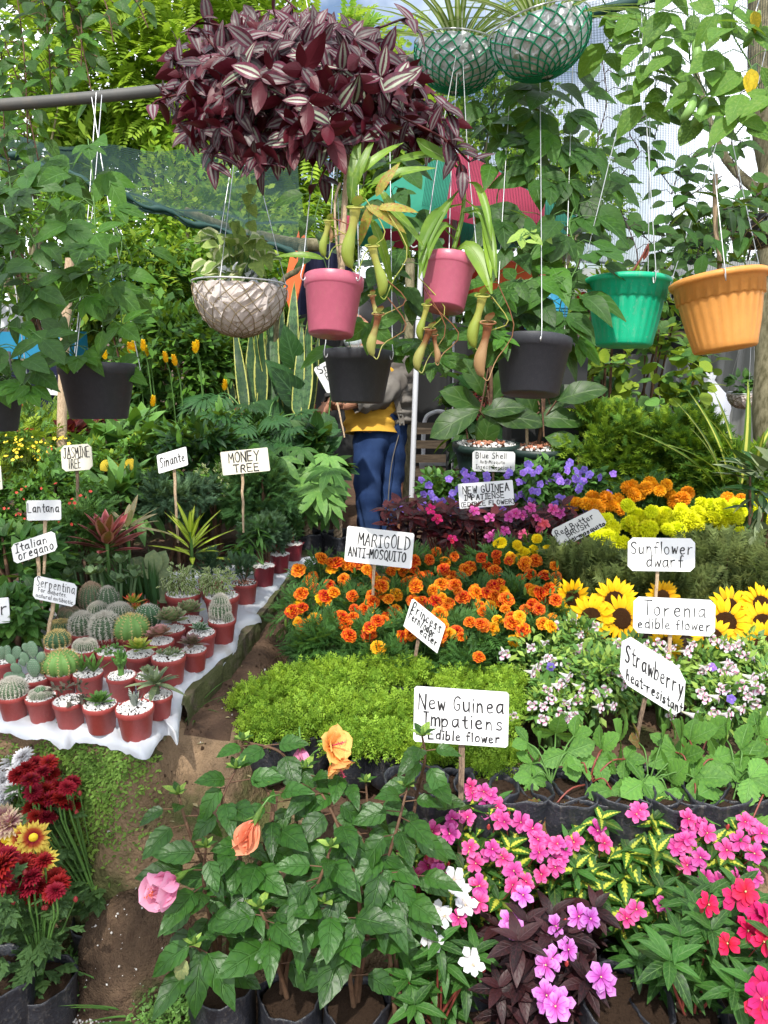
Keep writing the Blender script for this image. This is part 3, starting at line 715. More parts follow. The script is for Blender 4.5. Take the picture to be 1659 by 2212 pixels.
def sunflower_meshes():
    out = []
    for k in range(2):
        mb = MB()
        p_ = petal(W=0.34, a=0.85, b=0.75, nv=5, fold=0.12, droop=0.12, wave=0.03, notch=0)
        ring(mb, p_, 17, 0.12, 0.68, 0.34, 0, ej=0.12, jit=0.1); ring(mb, p_, 15, 0.30, 0.62, 0.34, 0.03, ph=0.2, ej=0.14, jit=0.1)
        ring(mb, leafT(3, 0.5), 10, -0.1, 0.4, 0.22, -0.05, m=1)
        tube(mb, [(0, 0, -0.5), (0, 0, -0.08)], [0.07, 0.2], 6, 1)
        d = MB()
        lathe(d, [(0.42, -0.04), (0.42, 0.04), (0.36, 0.09), (0.25, 0.10), (0.14, 0.075), (0.01, 0.06)], 22, 0)
        nn = 150; i = np.arange(nn); rr = 0.40 * np.sqrt((i + .5) / nn); aa = i * 2.39996
        P = np.stack([rr * np.cos(aa), rr * np.sin(aa), 0.07 + 0 * rr], 1)
        D = nrm(np.stack([np.cos(aa) * rr, np.sin(aa) * rr, 0.5 + 0 * rr], 1))
        d.scatter(L_['dian'], P, frames(D, rng.normal(0, 1, (nn, 3))), 0.09)
        out.append((mb.mesh('petals', [M['sunp'], M['stem']]), d.mesh('disc', [M['sund']])))
    return out
# ------------------------------------------------------------------ pots (unit: rim radius 1)
def pot_mesh(kind, mat):
    mb = MB()
    if kind == 'nursery':      # banded rim, smooth tapering wall
        lathe(mb, [(0.01, -1.68), (0.72, -1.68), (0.75, -1.64), (0.93, -0.36), (0.95, -0.34), (0.99, -0.30), (1.0, -0.02), (0.985, 0.0), (0.95, 0.0), (0.93, -0.05), (0.90, -0.5)], 28)
    elif kind == 'hang':       # big black pot with a deep rim band
        lathe(mb, [(0.01, -1.45), (0.70, -1.45), (0.74, -1.42), (0.94, -0.30), (0.99, -0.28), (1.01, -0.03), (1.0, 0.0), (0.96, 0.0), (0.94, -0.05), (0.90, -0.4)], 36)
    elif kind == 'flute':      # fluted wall with a scalloped step and a rolled rim
        def fn(a, r, z, i):
            if 3 <= i <= 5: return r * (1 - 0.030 * np.maximum(0, np.cos(a * 26)) * (1 if i < 5 else 0.8)), z
            if i in (6, 7): return r, z + 0.035 * np.abs(np.sin(a * 13)) - 0.015
            return r, z
        lathe(mb, [(0.01, -1.55), (0.62, -1.55), (0.65, -1.51), (0.67, -1.40), (0.76, -1.02), (0.845, -0.52), (0.855, -0.49), (0.895, -0.48), (0.92, -0.15), (0.98, -0.14), (1.01, -0.09), (1.0, -0.03), (0.95, 0.0), (0.88, 0.0), (0.86, -0.06), (0.82, -0.4)], 104, fn=fn)
    elif kind == 'wavy':       # ruffled rim
        def fn(a, r, z, i):
            k = [0, 0, 0, 0.01, 0.03, 0.06, 0.08, 0.07, 0.02, 0, 0][i]
            return r * (1 + k * np.cos(a * 8)), z + k * 1.2 * np.cos(a * 8)
        lathe(mb, [(0.01, -1.75), (0.72, -1.75), (0.74, -1.70), (0.80, -1.0), (0.86, -0.5), (0.93, -0.15), (1.03, 0.0), (1.0, 0.01), (0.88, -0.15), (0.84, -0.3), (0.8, -0.6)], 64, fn=fn)
    elif kind == 'ribbed':
        def fn(a, r, z, i):
            if 2 <= i <= 4: return r * (1 + 0.012 * np.cos(a * 40)), z
            return r, z
        lathe(mb, [(0.01, -1.15), (0.72, -1.15), (0.74, -1.1), (0.84, -0.6), (0.91, -0.26), (1.0, -0.24), (1.03, -0.1), (1.02, 0.0), (0.95, 0.0), (0.92, -0.06), (0.88, -0.4)], 80, fn=fn)
    return mb.mesh('pot', M[mat])
def pebble_tpl():
    v = np.array([[1, 0, 0], [-1, 0, 0], [0, 1, 0], [0, -1, 0], [0, 0, 0.7], [0, 0, -0.7]], float) * 0.5
    f = np.array([[0, 2, 4], [2, 1, 4], [1, 3, 4], [3, 0, 4], [2, 0, 5], [1, 2, 5], [3, 1, 5], [0, 3, 5]])
    return v, f, np.full((6, 2), 0.5)
PEB = pebble_tpl()
def gravel_mesh(n=330, size=0.15, R=0.93, z=-0.08, mats=None, dome=0.1, chips=0):
    mb = MB()
    lathe(mb, [(R, z - 0.02), (R * 0.5, z + dome * 0.4), (0.005, z + dome * 0.6)], 20, 1)
    for part, cnt in ((0, n), (2, chips)):
        if not cnt: continue
        rr = (R - 0.02) * np.sqrt(rng.random(cnt)) * (0.6 if part == 2 else 1); aa = rng.random(cnt) * 2 * PI
        P = np.stack([rr * np.cos(aa), rr * np.sin(aa), z + dome * (1 - rr ** 2) * 0.6 + rng.random(cnt) * 0.05 + (0.04 if part == 2 else 0)], 1)
        mb.scatter(PEB, P, frames(rng.normal(0, 1, (cnt, 3)), rng.normal(0, 1, (cnt, 3))), size * (0.6 + 0.7 * rng.random(cnt)), m=part)
    me = mb.mesh('gravel', mats or [M['pebble'], M['soil'], M['redchip']], smooth=False)
    return me
POT = {k: pot_mesh(*k.split('|')) for k in ('nursery|redpot', 'nursery|pinkpot', 'hang|blackpot', 'flute|greenpot', 'flute|orangepot', 'wavy|maroonpot', 'ribbed|darkgreenpot', 'flute|bluepot')}
GRAV = [gravel_mesh() for _ in range(3)]
GRAVR = gravel_mesh(150, 0.12, chips=110)
SOILM = gravel_mesh(160, 0.07, mats=[M['soil'], M['soil'], M['soil']])
def bag_mesh(h, seed):
    """soft black polybag of soil: unit radius 1 at the mouth, height h"""
    g = np.random.default_rng(seed); ph = g.random(6) * 6.28
    def fn(a, r, z, i):
        wob = 0.045 * np.sin(3 * a + ph[0] + z) + 0.035 * np.sin(5 * a + ph[1] - z * 2) + 0.02 * np.sin(9 * a + ph[2] + z * 3) + 0.012 * np.sin(17 * a + ph[3] + z * 5)
        return r * (1 + wob), z + (0.07 * np.sin(2 * a + ph[4]) + 0.04 * np.sin(7 * a + ph[5])) * (1 if i in (6, 7, 8, 9) else 0)
    mb = MB()
    lathe(mb, [(0.02, -h), (0.85, -h), (0.96, -h * 0.93), (1.02, -h * 0.7), (1.03, -h * 0.45), (1.0, -h * 0.2), (1.01, -0.05), (1.03, 0.06), (1.0, 0.08), (0.96, 0.04), (0.93, -0.18)], 40, fn=fn)
    return mb.mesh('polybag', M['bag'])
BAG = [bag_mesh(1.7, 1), bag_mesh(1.7, 2), bag_mesh(1.6, 3), bag_mesh(2.2, 4)]
# ------------------------------------------------------------------ hand lettering: strokes on a 6 x 10 grid
G = {
'A': '0,0 3,10 6,0|1,3.6 5,3.6', 'B': '0,0 0,10|0,10 4,9.6 4.6,7.6 3.6,5.6 0,5.2|0,5.2 5,5 5.6,2.4 4,0.2 0,0', 'C': '5.6,8.6 3.5,10 1,8.4 0.2,5 1.2,1.4 3.6,0 5.8,1.6',
'D': '0.4,0 0.4,10|0,10 4,9 5.8,5.5 4.6,1.4 0,0', 'E': '5.4,10 0,10 0,0 5.4,0|0,5.2 4.4,5.2', 'F': '5.4,10 0,10 0,0|0,5.2 4.2,5.2', 'G': '5.6,8.4 3.6,10 1,8.6 0.2,5 1.2,1.2 3.8,0 5.6,1.6 5.6,4.4 3.4,4.4',
'H': '0,0 0,10|5.4,0 5.4,10|0,5 5.4,5', 'I': '1,10 5,10|3,10 3,0|1,0 5,0', 'J': '2,10 6,10|4.4,10 4.4,2 3.2,0 1.2,0.4 0.4,2', 'L': '0,10 0,0 5,0.2', 'M': '0,0 0.6,10 3.2,4 5.8,10 6.6,0',
'N': '0,0 0.2,10 5.4,0 5.6,10', 'O': '3,10 0.8,8.4 0.1,5 1,1.4 3,0 5.1,1.6 5.9,5 5,8.6 3,10', 'P': '0,0 0,10 3.8,9.8 5.2,7.6 3.8,5 0,4.6', 'Q': '3,10 0.8,8.4 0.1,5 1,1.4 3,0 5.1,1.6 5.9,5 5,8.6 3,10|3.6,2.4 6.2,-0.8',
'R': '0,0 0,10 4,9.8 5,7.6 3.8,5.2 0,5|2.6,5 5.8,0', 'S': '5.4,8.6 3.6,10 1.2,9.2 0.6,7 2.6,5.4 4.8,4 5.2,1.8 3.2,0 0.4,1.2', 'T': '-0.2,10 6.2,10|3,10 3,0', 'U': '0.2,10 0.3,3 1.6,0.3 3.8,0.2 5.2,2.6 5.4,10',
'V': '0,10 3,0 6,10', 'W': '0,10 1.6,0 3.2,7 4.8,0 6.6,10', 'Y': '0,10 3,5 5.8,10|3,5 2.6,0',
'a': '5,5.4 3,6 1,5 0.4,2.6 1.6,0.3 3.6,0.8 5,3.4|5,6 5,1.4 5.8,0.1', 'b': '0.6,10 0.6,0|0.6,3 2.2,6 4.6,5.2 5.2,2.6 3.8,0.2 1.6,0 0.6,1.4', 'c': '5,5 3,6 1,4.8 0.5,2.4 2,0.2 5,1', 'd': '5,5 3,6 1,4.8 0.5,2.4 2,0.1 4.4,1.4 5,3|5,10 5,0.1',
'e': '0.8,3.2 5,3.6 4.4,5.6 2.6,6 0.9,4.6 0.7,2 2.4,0.1 5.2,1', 'f': '5,9.2 3.6,10 2.4,8.6 2.3,0|0.6,5.6 4.6,5.6', 'g': '5,5.2 3,6 1,4.8 0.8,2.4 2.6,1 5,3|5,6 5,-2 3.2,-3.6 0.8,-2.6', 'h': '0.6,10 0.6,0|0.6,3.4 2.4,6 4.4,5 4.8,0',
'i': '2.6,6 2.6,0|2.6,8.2 2.7,8.6', 'k': '0.6,10 0.6,0|4.8,6 0.6,2.6|2,3.6 5,0', 'l': '2.6,10 2.6,0', 'm': '0.2,6 0.2,0|0.2,4 1.6,6 3,5 3.1,0|3.1,4 4.6,6 6,5 6.2,0', 'n': '0.6,6 0.6,0|0.6,4 2.4,6 4.4,5 4.8,0',
'o': '3,6 1,5 0.5,2.8 1.4,0.5 3.2,0 4.9,1.2 5.2,3.4 4.4,5.4 3,6', 'p': '0.6,6 0.6,-3.6|0.6,3.6 2.2,6 4.6,5.4 5.2,3 3.8,0.4 1.6,0.2 0.6,1.6', 'q': '5,5.2 3,6 1,4.8 0.8,2.2 2.6,0.4 5,2.6|5,6 5,-3.6', 'r': '0.8,6 0.8,0|0.8,3.6 2.4,5.8 4.6,5.8',
's': '4.8,5.2 3,6 1.2,5 1.8,3.6 4.2,2.6 4.6,1 3,0 0.6,0.8', 't': '2.8,9 2.8,1.2 4.2,0.1 5.2,0.8|0.8,6 5,6', 'u': '0.6,6 0.7,1.6 2.2,0.1 4.2,1.2 4.9,3|4.9,6 5,0', 'w': '0.2,6 1.4,0.2 3,4.6 4.6,0.2 6,6', 'y': '0.6,6 2.8,0.6|5.2,6 2.6,-1.4 0.8,-3.6',
'-': '1,4.6 5,4.8', '.': '2.4,0.2 2.8,0.5', '/': '0.4,-1 5.6,11', '(': '4.4,11 2.4,8 2.2,3 4,-1', ')': '1.6,11 3.6,8 3.8,3 2,-1', ' ': ''}
NARROW = {'I': (1, 5), 'i': (1.8, 3.4), 'l': (1.8, 3.4), '.': (1.8, 3.4), '-': (1, 5), '(': (2, 4.6), ')': (1.4, 4), 't': (0.6, 5), 'f': (0.6, 5), 'J': (0.4, 6)}
SHARP = set('AEFHIJLMNTVWY/kw')
def chaikin(p, k=2):
    p = np.asarray(p, float)
    for _ in range(k):
        if len(p) < 3: break
        q = p[:-1] * 0.75 + p[1:] * 0.25; r_ = p[:-1] * 0.25 + p[1:] * 0.75
        p = np.vstack([p[:1], np.stack([q, r_], 1).reshape(-1, 2)[1:-1], p[-1:]])
    return p
def lettering(mb, text, x0, x1, yb, h, O, U, V, N, pen, slope=0.0):
    """writes text between x0 and x1 (board units) on the baseline yb (from the top), letter height h; U and V are the board's edge vectors"""
    pos = 0.0; items = []
    for ch in text:
        lo, hi = NARROW.get(ch, (0, 6))
        if ch == ' ': pos += 4.5; continue
        items.append((ch, pos - lo)); pos += (hi - lo) + 1.9
    total = max(1.0, pos - 1.9)
    kx = (x1 - x0) / total
    for ch, px_ in items:
        jy = rnd.uniform(-0.35, 0.35); js = rnd.uniform(0.93, 1.07); sh = rnd.uniform(-0.05, 0.07)
        for st in G[ch].split('|'):
            p = np.array([[float(c) for c in q.split(',')] for q in st.split()])
            if not len(p): continue
            if ch not in SHARP: p = chaikin(p)
            p = p * js + np.array([0, jy])
            p[:, 0] += p[:, 1] * sh
            xs = x0 + (px_ + p[:, 0]) * kx; ys = yb - p[:, 1] / 10 * h + slope * (xs - x0)
            P = O + xs[:, None] * U + ys[:, None] * V + N * 0.0012
            wd = pen * 0.43 * (1 + 0.3 * np.sin(np.linspace(0, 3, len(P)) + rnd.random() * 6))
            for q in range(len(P) - 1):
                D = P[q + 1] - P[q]; T = D / (np.linalg.norm(D) + 1e-9); S = np.cross(T, N); e = T * pen * 0.28
                mb.add([P[q] - e - S * wd[q], P[q + 1] + e - S * wd[q + 1], P[q + 1] + e + S * wd[q + 1], P[q] - e + S * wd[q]] + N * 0.00004 * rnd.random(), [[0, 1, 2, 3]])
def sign(lines, TL, TR, BR, BL, d, stake, label, mat='board', cham=0.08, pen=0.045, corners=None, clip=None, dr=0.0, smat='stake', sw=0.006):
    """hand-lettered board on a stake. dr: how much farther the right edge stands"""
    tl, tr, br, bl = at(*TL, d), at(*TR, d + dr), at(*BR, d + dr), at(*BL, d)
    U = ((tr - tl) + (br - bl)) / 2; V = ((bl - tl) + (br - tr)) / 2; O = (tl + tr + br + bl) / 4 - U / 2 - V / 2
    N = nrm(np.cross(V, U)); 
    if np.dot(N, CAM - O) < 0: N = -N
    foot = at(*stake[1], d + 0.01)
    t = Thing('plant_sign', label, 'sign', foot, 'hand-lettered plant name signs on stakes')
    c = np.linalg.norm(V) * cham / np.linalg.norm(U); e = cham
    ks = corners or (1, 1, 1, 1)
    pts = []
    for q, (x, y) in enumerate(((0, 0), (1, 0), (1, 1), (0, 1))):
        if not ks[q]: pts.append((x, y)); continue
        sx = 1 if x == 0 else -1; sy = 1 if y == 0 else -1
        A_, B_ = (x, y + sy * e), (x + sx * c, y)
        pts += [A_, B_] if q in (0, 2) else [B_, A_]
    pts = np.array(pts)
    F_ = O + pts[:, :1] * U + pts[:, 1:] * V
    n = len(pts); mb = MB()
    cen = F_.mean(0)
    th = 0.004
    for off, flip in ((0, 0), (-th, 1)):
        VV = np.vstack([F_ + N * off, (cen + N * off)[None]]); i = np.arange(n)
        f = np.stack([i, (i + 1) % n, np.full(n, n)], 1)
        mb.add(VV, f[:, ::-1] if flip == 0 else f)
    i = np.arange(n)
    mb.add(np.vstack([F_, F_ - N * th]), np.stack([i, (i + 1) % n, (i + 1) % n + n, i + n], 1))
    t.part('board', mb, M[mat], smooth=False)
    ib = MB()
    for ln in lines:
        lettering(ib, *ln[:5], O, U, V, N, pen * (ln[5] if len(ln) > 5 else 1.0) * np.linalg.norm(V), *(ln[6:]))
    t.part('lettering', ib, M['ink'], smooth=False)
    top = at(*stake[0], d + 0.006) - N * 0.010
    sb = MB()
    D = foot - top
    R = frame(D, -N)
    L = np.linalg.norm(D) + 0.12
    ts = np.linspace(0, 1, 7); P = top + nrm(D) * L * ts[:, None] + rng.normal(0, 0.0009, (7, 3))
    q = np.array([[-1, -0.5], [1, -0.5], [1, 0.5], [-1, 0.5]]) * sw * 0.9
    VV = np.concatenate([p + q[:, :1] * (1 - 0.35 * tt) * R[:, 0] + q[:, 1:] * R[:, 2] for p, tt in zip(P, ts)])
    ii, jj = np.meshgrid(np.arange(6), np.arange(4), indexing='ij'); ii = ii.ravel(); jj = jj.ravel(); j2 = (jj + 1) % 4
    sb.add(VV, np.stack([ii * 4 + jj, ii * 4 + j2, ii * 4 + 4 + j2, ii * 4 + 4 + jj], 1))
    t.part('stake', sb, M[smat], smooth=False)
    return t
# ------------------------------------------------------------------ plant builders
def clump_pts(cen, rad, n, nc, cr=0.3, shell=0.75, upb=0.3, seed=None):
    """leaf positions gathered in clumps near the surface of an ellipsoid"""
    cen = np.asarray(cen, float); rad = np.asarray(rad, float)
    d = nrm(rng.normal(0, 1, (nc, 3)) + np.array([0, -0.15, 0.25]))
    rr = (shell + (1 - shell) * rng.random((nc, 1))) * (0.55 + 0.5 * rng.random((nc, 1)) ** 0.6)
    cc = d * rr
    k = rng.integers(0, nc, n)
    off = nrm(rng.normal(0, 1, (n, 3))) * (rng.random((n, 1)) ** 0.45) * cr
    q = cc[k] + off
    P = cen + q * rad
    D = nrm(off * 1.0 + d[k] * 0.6 + rng.normal(0, 0.45, (n, 3)) + np.array([0, 0, -0.1]))
    U = nrm(np.array([0, -0.2, 1.0]) + off * 0.8 + rng.normal(0, 0.35, (n, 3)))
    return P, D, U, cc * rad + cen
def bush(name, label, cat, px, py, d, wpx, hpx, n, tpl, size, mat, mat2=None, frac=0.3, nc=24, cr=0.32, base=None, group=None, stems=5, dy=None, stemmat='brownstem', part='foliage', flowers=None, shell=0.7):
    c = at(px, py, d); rx = wpx / 2 * d / FPX; rz = hpx / 2 * d / FPX; ry = dy or rx
    zb = base if base is not None else c[2] - rz * 1.6
    t = Thing(name, label, cat, (c[0], c[1], zb), group)
    P, D, U, cc = clump_pts(c, (rx, ry, rz), n, nc, cr, shell)
    mb = MB(); sz = size * (0.7 + 0.6 * rng.random(n))
    k = rng.random(n) < (frac if mat2 else 0)
    for sel, m in ((~k, 0), (k, 1)):
        mb.scatter(tpl, P[sel], frames(D[sel], U[sel]), sz[sel], m=m)
    t.part(part, mb, [M[mat], M[mat2 or mat]], kind='stuff')
    for i in rng.choice(len(cc), min(stems, len(cc)), replace=False):
        sb = MB()
        p0 = np.array([c[0], c[1], zb]) + np.array([rng.normal(0, rx * 0.12), rng.normal(0, ry * 0.12), 0])
        mid = (p0 * 0.5 + cc[i] * 0.5) + np.array([0, 0, 0.1 * rz])
        tube(sb, smooth_path([p0, mid, cc[i]], 6), np.linspace(0.012, 0.004, 6) * max(1, rx / 0.35), 5)
        t.part('stem', sb, M[stemmat])
    if flowers:
        for key, cnt, fs in flowers:
            mbk = FM[key]
            idx = rng.choice(n, cnt, replace=False)
            for i in idx:
                if P[i][1] > c[1] + ry * 0.3: P[i][1] = c[1] - ry * 0.7
                nn = nrm(np.array([rng.normal(0, .4), -0.7, 0.8]))
                t.put('flower', mbk[rnd.randrange(3)], P[i] + nn * size * 0.4, up_frame(nn, rnd.random() * 6), fs)
    return t
def vine(t, pts, n, meshes, size, spread=0.08, stem=0.0018, face=0.7, droop=0.6, nm='leaf', stemmat='stem', petiole=True, ext=None, gapdir=None):
    P = smooth_path(pts, max(8, n))
    sb = MB()
    tube(sb, smooth_path(pts, 24), stem, 5, cap=False)
    for i in range(n):
        u = (i + rnd.random() * 0.6) / n
        p = P[min(len(P) - 1, int(u * (len(P) - 1)))]
        a = i * 2.4 + rnd.uniform(-0.5, 0.5)
        out = np.array([math.cos(a), -abs(math.sin(a)) * face + (1 - face) * math.sin(a), rnd.uniform(-0.15, 0.35)])
        r = spread * rnd.uniform(0.3, 1.0)
        q = p + out * r
        if petiole: tube(sb, [p, (p + q) / 2 + np.array([0, 0, 0.01]), q], stem * 0.6, 4, cap=False)
        D = nrm(out + np.array([rnd.uniform(-.4, .4), rnd.uniform(-.3, .1), -droop * rnd.uniform(0.3, 1.5)]))
        U = nrm(np.array([rnd.uniform(-.4, .4), -0.9, 0.9 + rnd.uniform(-.4, .4)]))
        t.put(nm, meshes[rnd.randrange(len(meshes))], q, frame(D, U), size * rnd.uniform(0.65, 1.15))
    t.part('stem', sb, M[stemmat])
def hang_wires(t, c, r, top, n=3, ph=0.4, R=None, drop=0.03):
    mb = MB()
    for k in range(n):
        a = ph + k * 2 * PI / n
        o = np.array([math.cos(a), math.sin(a), 0]) * r * 1.01
        if R is not None: o = R @ o
        p = c + o
        dn = np.array([0, 0, -1.0]) if R is None else -R[:, 2]
        hook = [p + dn * drop * 0.8 - nrm(o) * 0.004, p + dn * drop * 1.1 + nrm(o) * 0.004, p + dn * drop * 0.5 + nrm(o) * 0.008, p + np.array([0, 0, 0.02])]
        tube(mb, np.vstack([smooth_path(hook, 8), smooth_path([hook[-1], top], 5)[1:]]), 0.0011, 5)
    t.part('wire_hanger', mb, M['wire'])
# terrain
EY = np.array([1.60, 1.70, 1.77, 2.01, 2.34, 2.66, 2.95, 3.37, 3.8])
EX = np.array([-0.585, -0.580, -0.540, -0.565, -0.495, -0.455, -0.425, -0.37, -0.36])
def sstep(x, a, b):
    t = np.clip((x - a) / (b - a), 0, 1); return t * t * (3 - 2 * t)
def wob(x, y):
    return (np.sin(x * 9.1 + y * 4.3) * 0.5 + np.sin(x * 21 - y * 17 + 1.3) * 0.3 + np.sin(x * 47 + y * 39) * 0.2 + np.sin(x * 5 - y * 11 + 2) * 0.5)
def ground_z(x, y):
    x = np.asarray(x, float); y = np.asarray(y, float)
    ex = np.interp(y, EY, EX)
    bed = np.interp(y, [1.7, 2.0, 2.6, 3.4, 4.2, 4.6, 4.9], [0.30, 0.38, 0.45, 0.48, 0.50, 0.45, 0.10])
    bed = bed * (1 - sstep(y, 3.5, 3.9) * (1 - sstep(x, 0.02, 0.2))) + 0.10 * sstep(y, 3.5, 3.9) * (1 - sstep(x, 0.02, 0.2))
    path = np.interp(y, [1.7, 1.95, 3.4, 3.8], [0.47, 0.545, 0.55, 0.35])
    k = sstep(x, -0.42, -0.30)
    right = path * (1 - k) + bed * k
    left = np.full_like(x, 0.60)
    kk = sstep(x, ex - 0.02, ex + 0.012)
    top = left * (1 - kk) + right * kk
    yf = np.where(x < -0.573, 1.72 - 0.32 * (x + 0.573), 1.72) + 0.02 * wob(x * 1.3, y)
    low = 0.04 + 0.0 * x
    cl = sstep(y, yf - 0.13, yf + 0.05)
    z = low * (1 - cl) + top * cl
    z = z - 0.10 * np.exp(-((x + 0.42) / 0.16) ** 2) * np.exp(-((y - 1.80) / 0.12) ** 2)
    far = sstep(y, 6.0, 7.0)
    z = z * (1 - far) + 0.1 * far
    side = sstep(np.abs(x), 2.6, 3.4)
    z = z * (1 - side) + 0.1 * side
    return z + 0.008 * wob(x, y)
xs = np.concatenate([[-150, -60, -25, -12, -7, -4.5], np.arange(-3.4, -1.3, 0.06), np.arange(-1.3, 0.4, 0.018), np.arange(0.4, 3.4, 0.06), [4.5, 7, 12, 25, 60, 150]])
ys = np.concatenate([[-60, -20, -6, -2, 0], np.arange(0.6, 1.5, 0.04), np.arange(1.5, 2.3, 0.016), np.arange(2.3, 7.2, 0.045), [8, 10, 14, 22, 40, 80, 200]])
X_, Y_ = np.meshgrid(xs, ys, indexing='ij')
Z_ = ground_z(X_, Y_)
nx, ny = len(xs), len(ys)
ii, jj = np.meshgrid(np.arange(nx - 1), np.arange(ny - 1), indexing='ij'); ii = ii.ravel(); jj = jj.ravel()
gmb = MB()
Fg = np.stack([ii * ny + jj, (ii + 1) * ny + jj, (ii + 1) * ny + jj + 1, ii * ny + jj + 1], 1)
steep = (np.max(Z_.ravel()[Fg], 1) - np.min(Z_.ravel()[Fg], 1)) > 0.012
inb = (Y_.ravel()[Fg].mean(1) < 2.0) & (Y_.ravel()[Fg].mean(1) > 1.4)
gmb.add(np.stack([X_.ravel(), Y_.ravel(), Z_.ravel()], 1), Fg)
gmb.m[0] = (steep & inb).astype(int)
single('ground', gmb, [M['ground'], M['cliff']], None, None, kind='structure', origin=(0, 0, 0))
def gz(x, y): return float(ground_z(np.array([x]), np.array([y]))[0])
def blob(name, label, cat, c, r, mat, seed=0, n=40, rot=0.0, kind=None, amp=0.07):
    g = np.random.default_rng(seed); ph = g.random(9) * 6
    mb = MB()
    def fn(a, rr, z, i):
        k = 1 + amp * (np.sin(2 * a + ph[0] + z * 2) + 0.6 * np.sin(3 * a + ph[1] - z * 4) + 0.35 * np.sin(7 * a + ph[2] + z * 9) + 0.2 * np.sin(13 * a + ph[3] - z * 15))
        return rr * k, z + 0 * rr
    prof = [(math.cos(t) if t < PI / 2 else 0.001, math.sin(t)) for t in np.linspace(-1.1, PI / 2 - 0.01, 44)]
    lathe(mb, prof, n, fn=fn)
    V = mb.v[0]; V = V * (1 + 0.014 * np.sin(V[:, :1] * 31 + 3 * np.sin(V[:, 2:] * 17)) * np.cos(V[:, 1:2] * 37) + g.normal(0, 0.007, (len(V), 1))) * np.asarray(r)
    mb.v[0] = V @ rotz(rot).T + np.asarray(c)
    return single(name, mb, M[mat], label, cat, kind=kind, origin=c)
bc = np.array([-0.585, 1.655, 0.04])
blob('boulder', 'rounded brown earthy boulder below the bank, between the chrysanthemums and the hibiscus bags', 'rock', (bc[0], bc[1], 0.03), (0.165, 0.15, 0.245), 'rock', 3, 110)
mb = MB()
eyl = np.linspace(1.98, 3.6, 40); exl = np.interp(eyl, EY, EX)
wv = 0.006 * np.sin(eyl * 31) + 0.004 * np.sin(eyl * 67)
rows = [np.stack([exl + 0.026 + wv, eyl, 0.49 + 0 * eyl], 1), np.stack([exl + 0.020 - wv, eyl, 0.585 + wv], 1), np.stack([exl + 0.016, eyl, 0.607 + wv * .5], 1), np.stack([exl - 0.08, eyl, 0.610 + 0 * eyl], 1)]
V = np.concatenate(rows); k = len(eyl); i, j = np.meshgrid(np.arange(3), np.arange(k - 1), indexing='ij'); i = i.ravel(); j = j.ravel()
mb.add(V, np.stack([i * k + j, i * k + j + 1, (i + 1) * k + j + 1, (i + 1) * k + j], 1))
single('terrace_ledge', mb, M['concrete'], 'mossy old concrete ledge along the edge of the cactus terrace', 'ledge', smooth=False)
edge = [(-170, 1535), (-90, 1558), (-30, 1562), (0, 1572), (53, 1588), (101, 1588), (133, 1606), (160, 1596), (195, 1594), (229, 1599), (267, 1612), (309, 1634), (338, 1600), (360, 1573), (381, 1592), (386, 1560), (390, 1525), (397, 1500), (414, 1474), (432, 1462), (455, 1444), (478, 1426), (500, 1408), (512, 1393), (518, 1372), (528, 1352), (563, 1337), (556, 1324), (580, 1296), (603, 1266), (628, 1238), (655, 1222), (690, 1206)]
E = np.array([onz(x, y, 0.612) for x, y in edge]); E = smooth_path(E, 150)
cen = np.array([-1.35, 2.95, 0.618])
rows = []
inw = nrm(cen - E)
cr_ = np.sin(np.arange(150) * 0.9) * 0.5 + np.sin(np.arange(150) * 0.37 + 1) * 0.5
for kk_, (off, dz) in enumerate([(-0.003, -0.020), (0.0, -0.010), (0.008, -0.002), (0.03, 0.003), (0.06, 0.004), (0.12, 0.003), (0.22, 0.003), (0.4, 0.002), (0.8, 0.001), (1.2, 0.001)]):
    p = E + inw * off
    p[:, 2] = 0.620 + dz + 0.005 * cr_ * (1 if kk_ < 4 else 0.35) + rng.normal(0, 0.0017, 150)
    if kk_ < 2: p[:, 2] -= np.clip(np.sin(np.arange(150) * 0.55 + np.sin(np.arange(150) * .17) * 3), 0, 1) * 0.009
    rows.append(p)
mb = MB(); V = np.concatenate(rows); k = 150
i, j = np.meshgrid(np.arange(len(rows) - 1), np.arange(k - 1), indexing='ij'); i = i.ravel(); j = j.ravel()
mb.add(V, np.stack([i * k + j, i * k + j + 1, (i + 1) * k + j + 1, (i + 1) * k + j], 1))
single('plastic_sheet', mb, M['sheet'], 'crumpled white plastic sheet spread under the rows of cactus pots', 'sheet')
def creeping(name, pts, n, spread, size, mat, tpl='dia2', zoff=0.01, up=(0, -0.6, 1)):
    P = []
    pts = np.asarray(pts)
    q = pts[rng.integers(0, len(pts), n)] + rng.normal(0, 1, (n, 3)) * spread
    z = ground_z(q[:, 0], q[:, 1])
    q[:, 2] = z + zoff * (0.3 + 1.4 * rng.random(n))
    D = nrm(rng.normal(0, 1, (n, 3)) * np.array([1, 1, 0.5]) + np.array([0, -0.5, -0.1]))
    U = nrm(np.array(up) + rng.normal(0, 0.3, (n, 3)))
    mb = MB(); mb.scatter(L_[tpl], q, frames(D, U), size * (0.5 + rng.random(n)))
    return single(name, mb, M[mat], 'tiny-leaved creeping weeds', 'weeds', kind='stuff')
wp = [onz(x, y, 0.5) for x, y in [(120, 1640), (170, 1640), (215, 1650), (255, 1650), (290, 1670), (190, 1620), (235, 1625), (20, 1600), (60, 1620)]]
wp = [np.array([p[0], 1.715 - 0.32 * min(0, p[0] + 0.573) + rnd.uniform(-0.035, 0.03), 0.5]) for p in wp for _ in range(3)]
o_ = creeping('creeping_weeds', wp, 6500, (0.045, 0.012, 0), 0.0115, 'mossw', 'dia', 0.012); o_['label'] = 'pale green creeping weeds hanging over the earth bank under the plastic sheet'
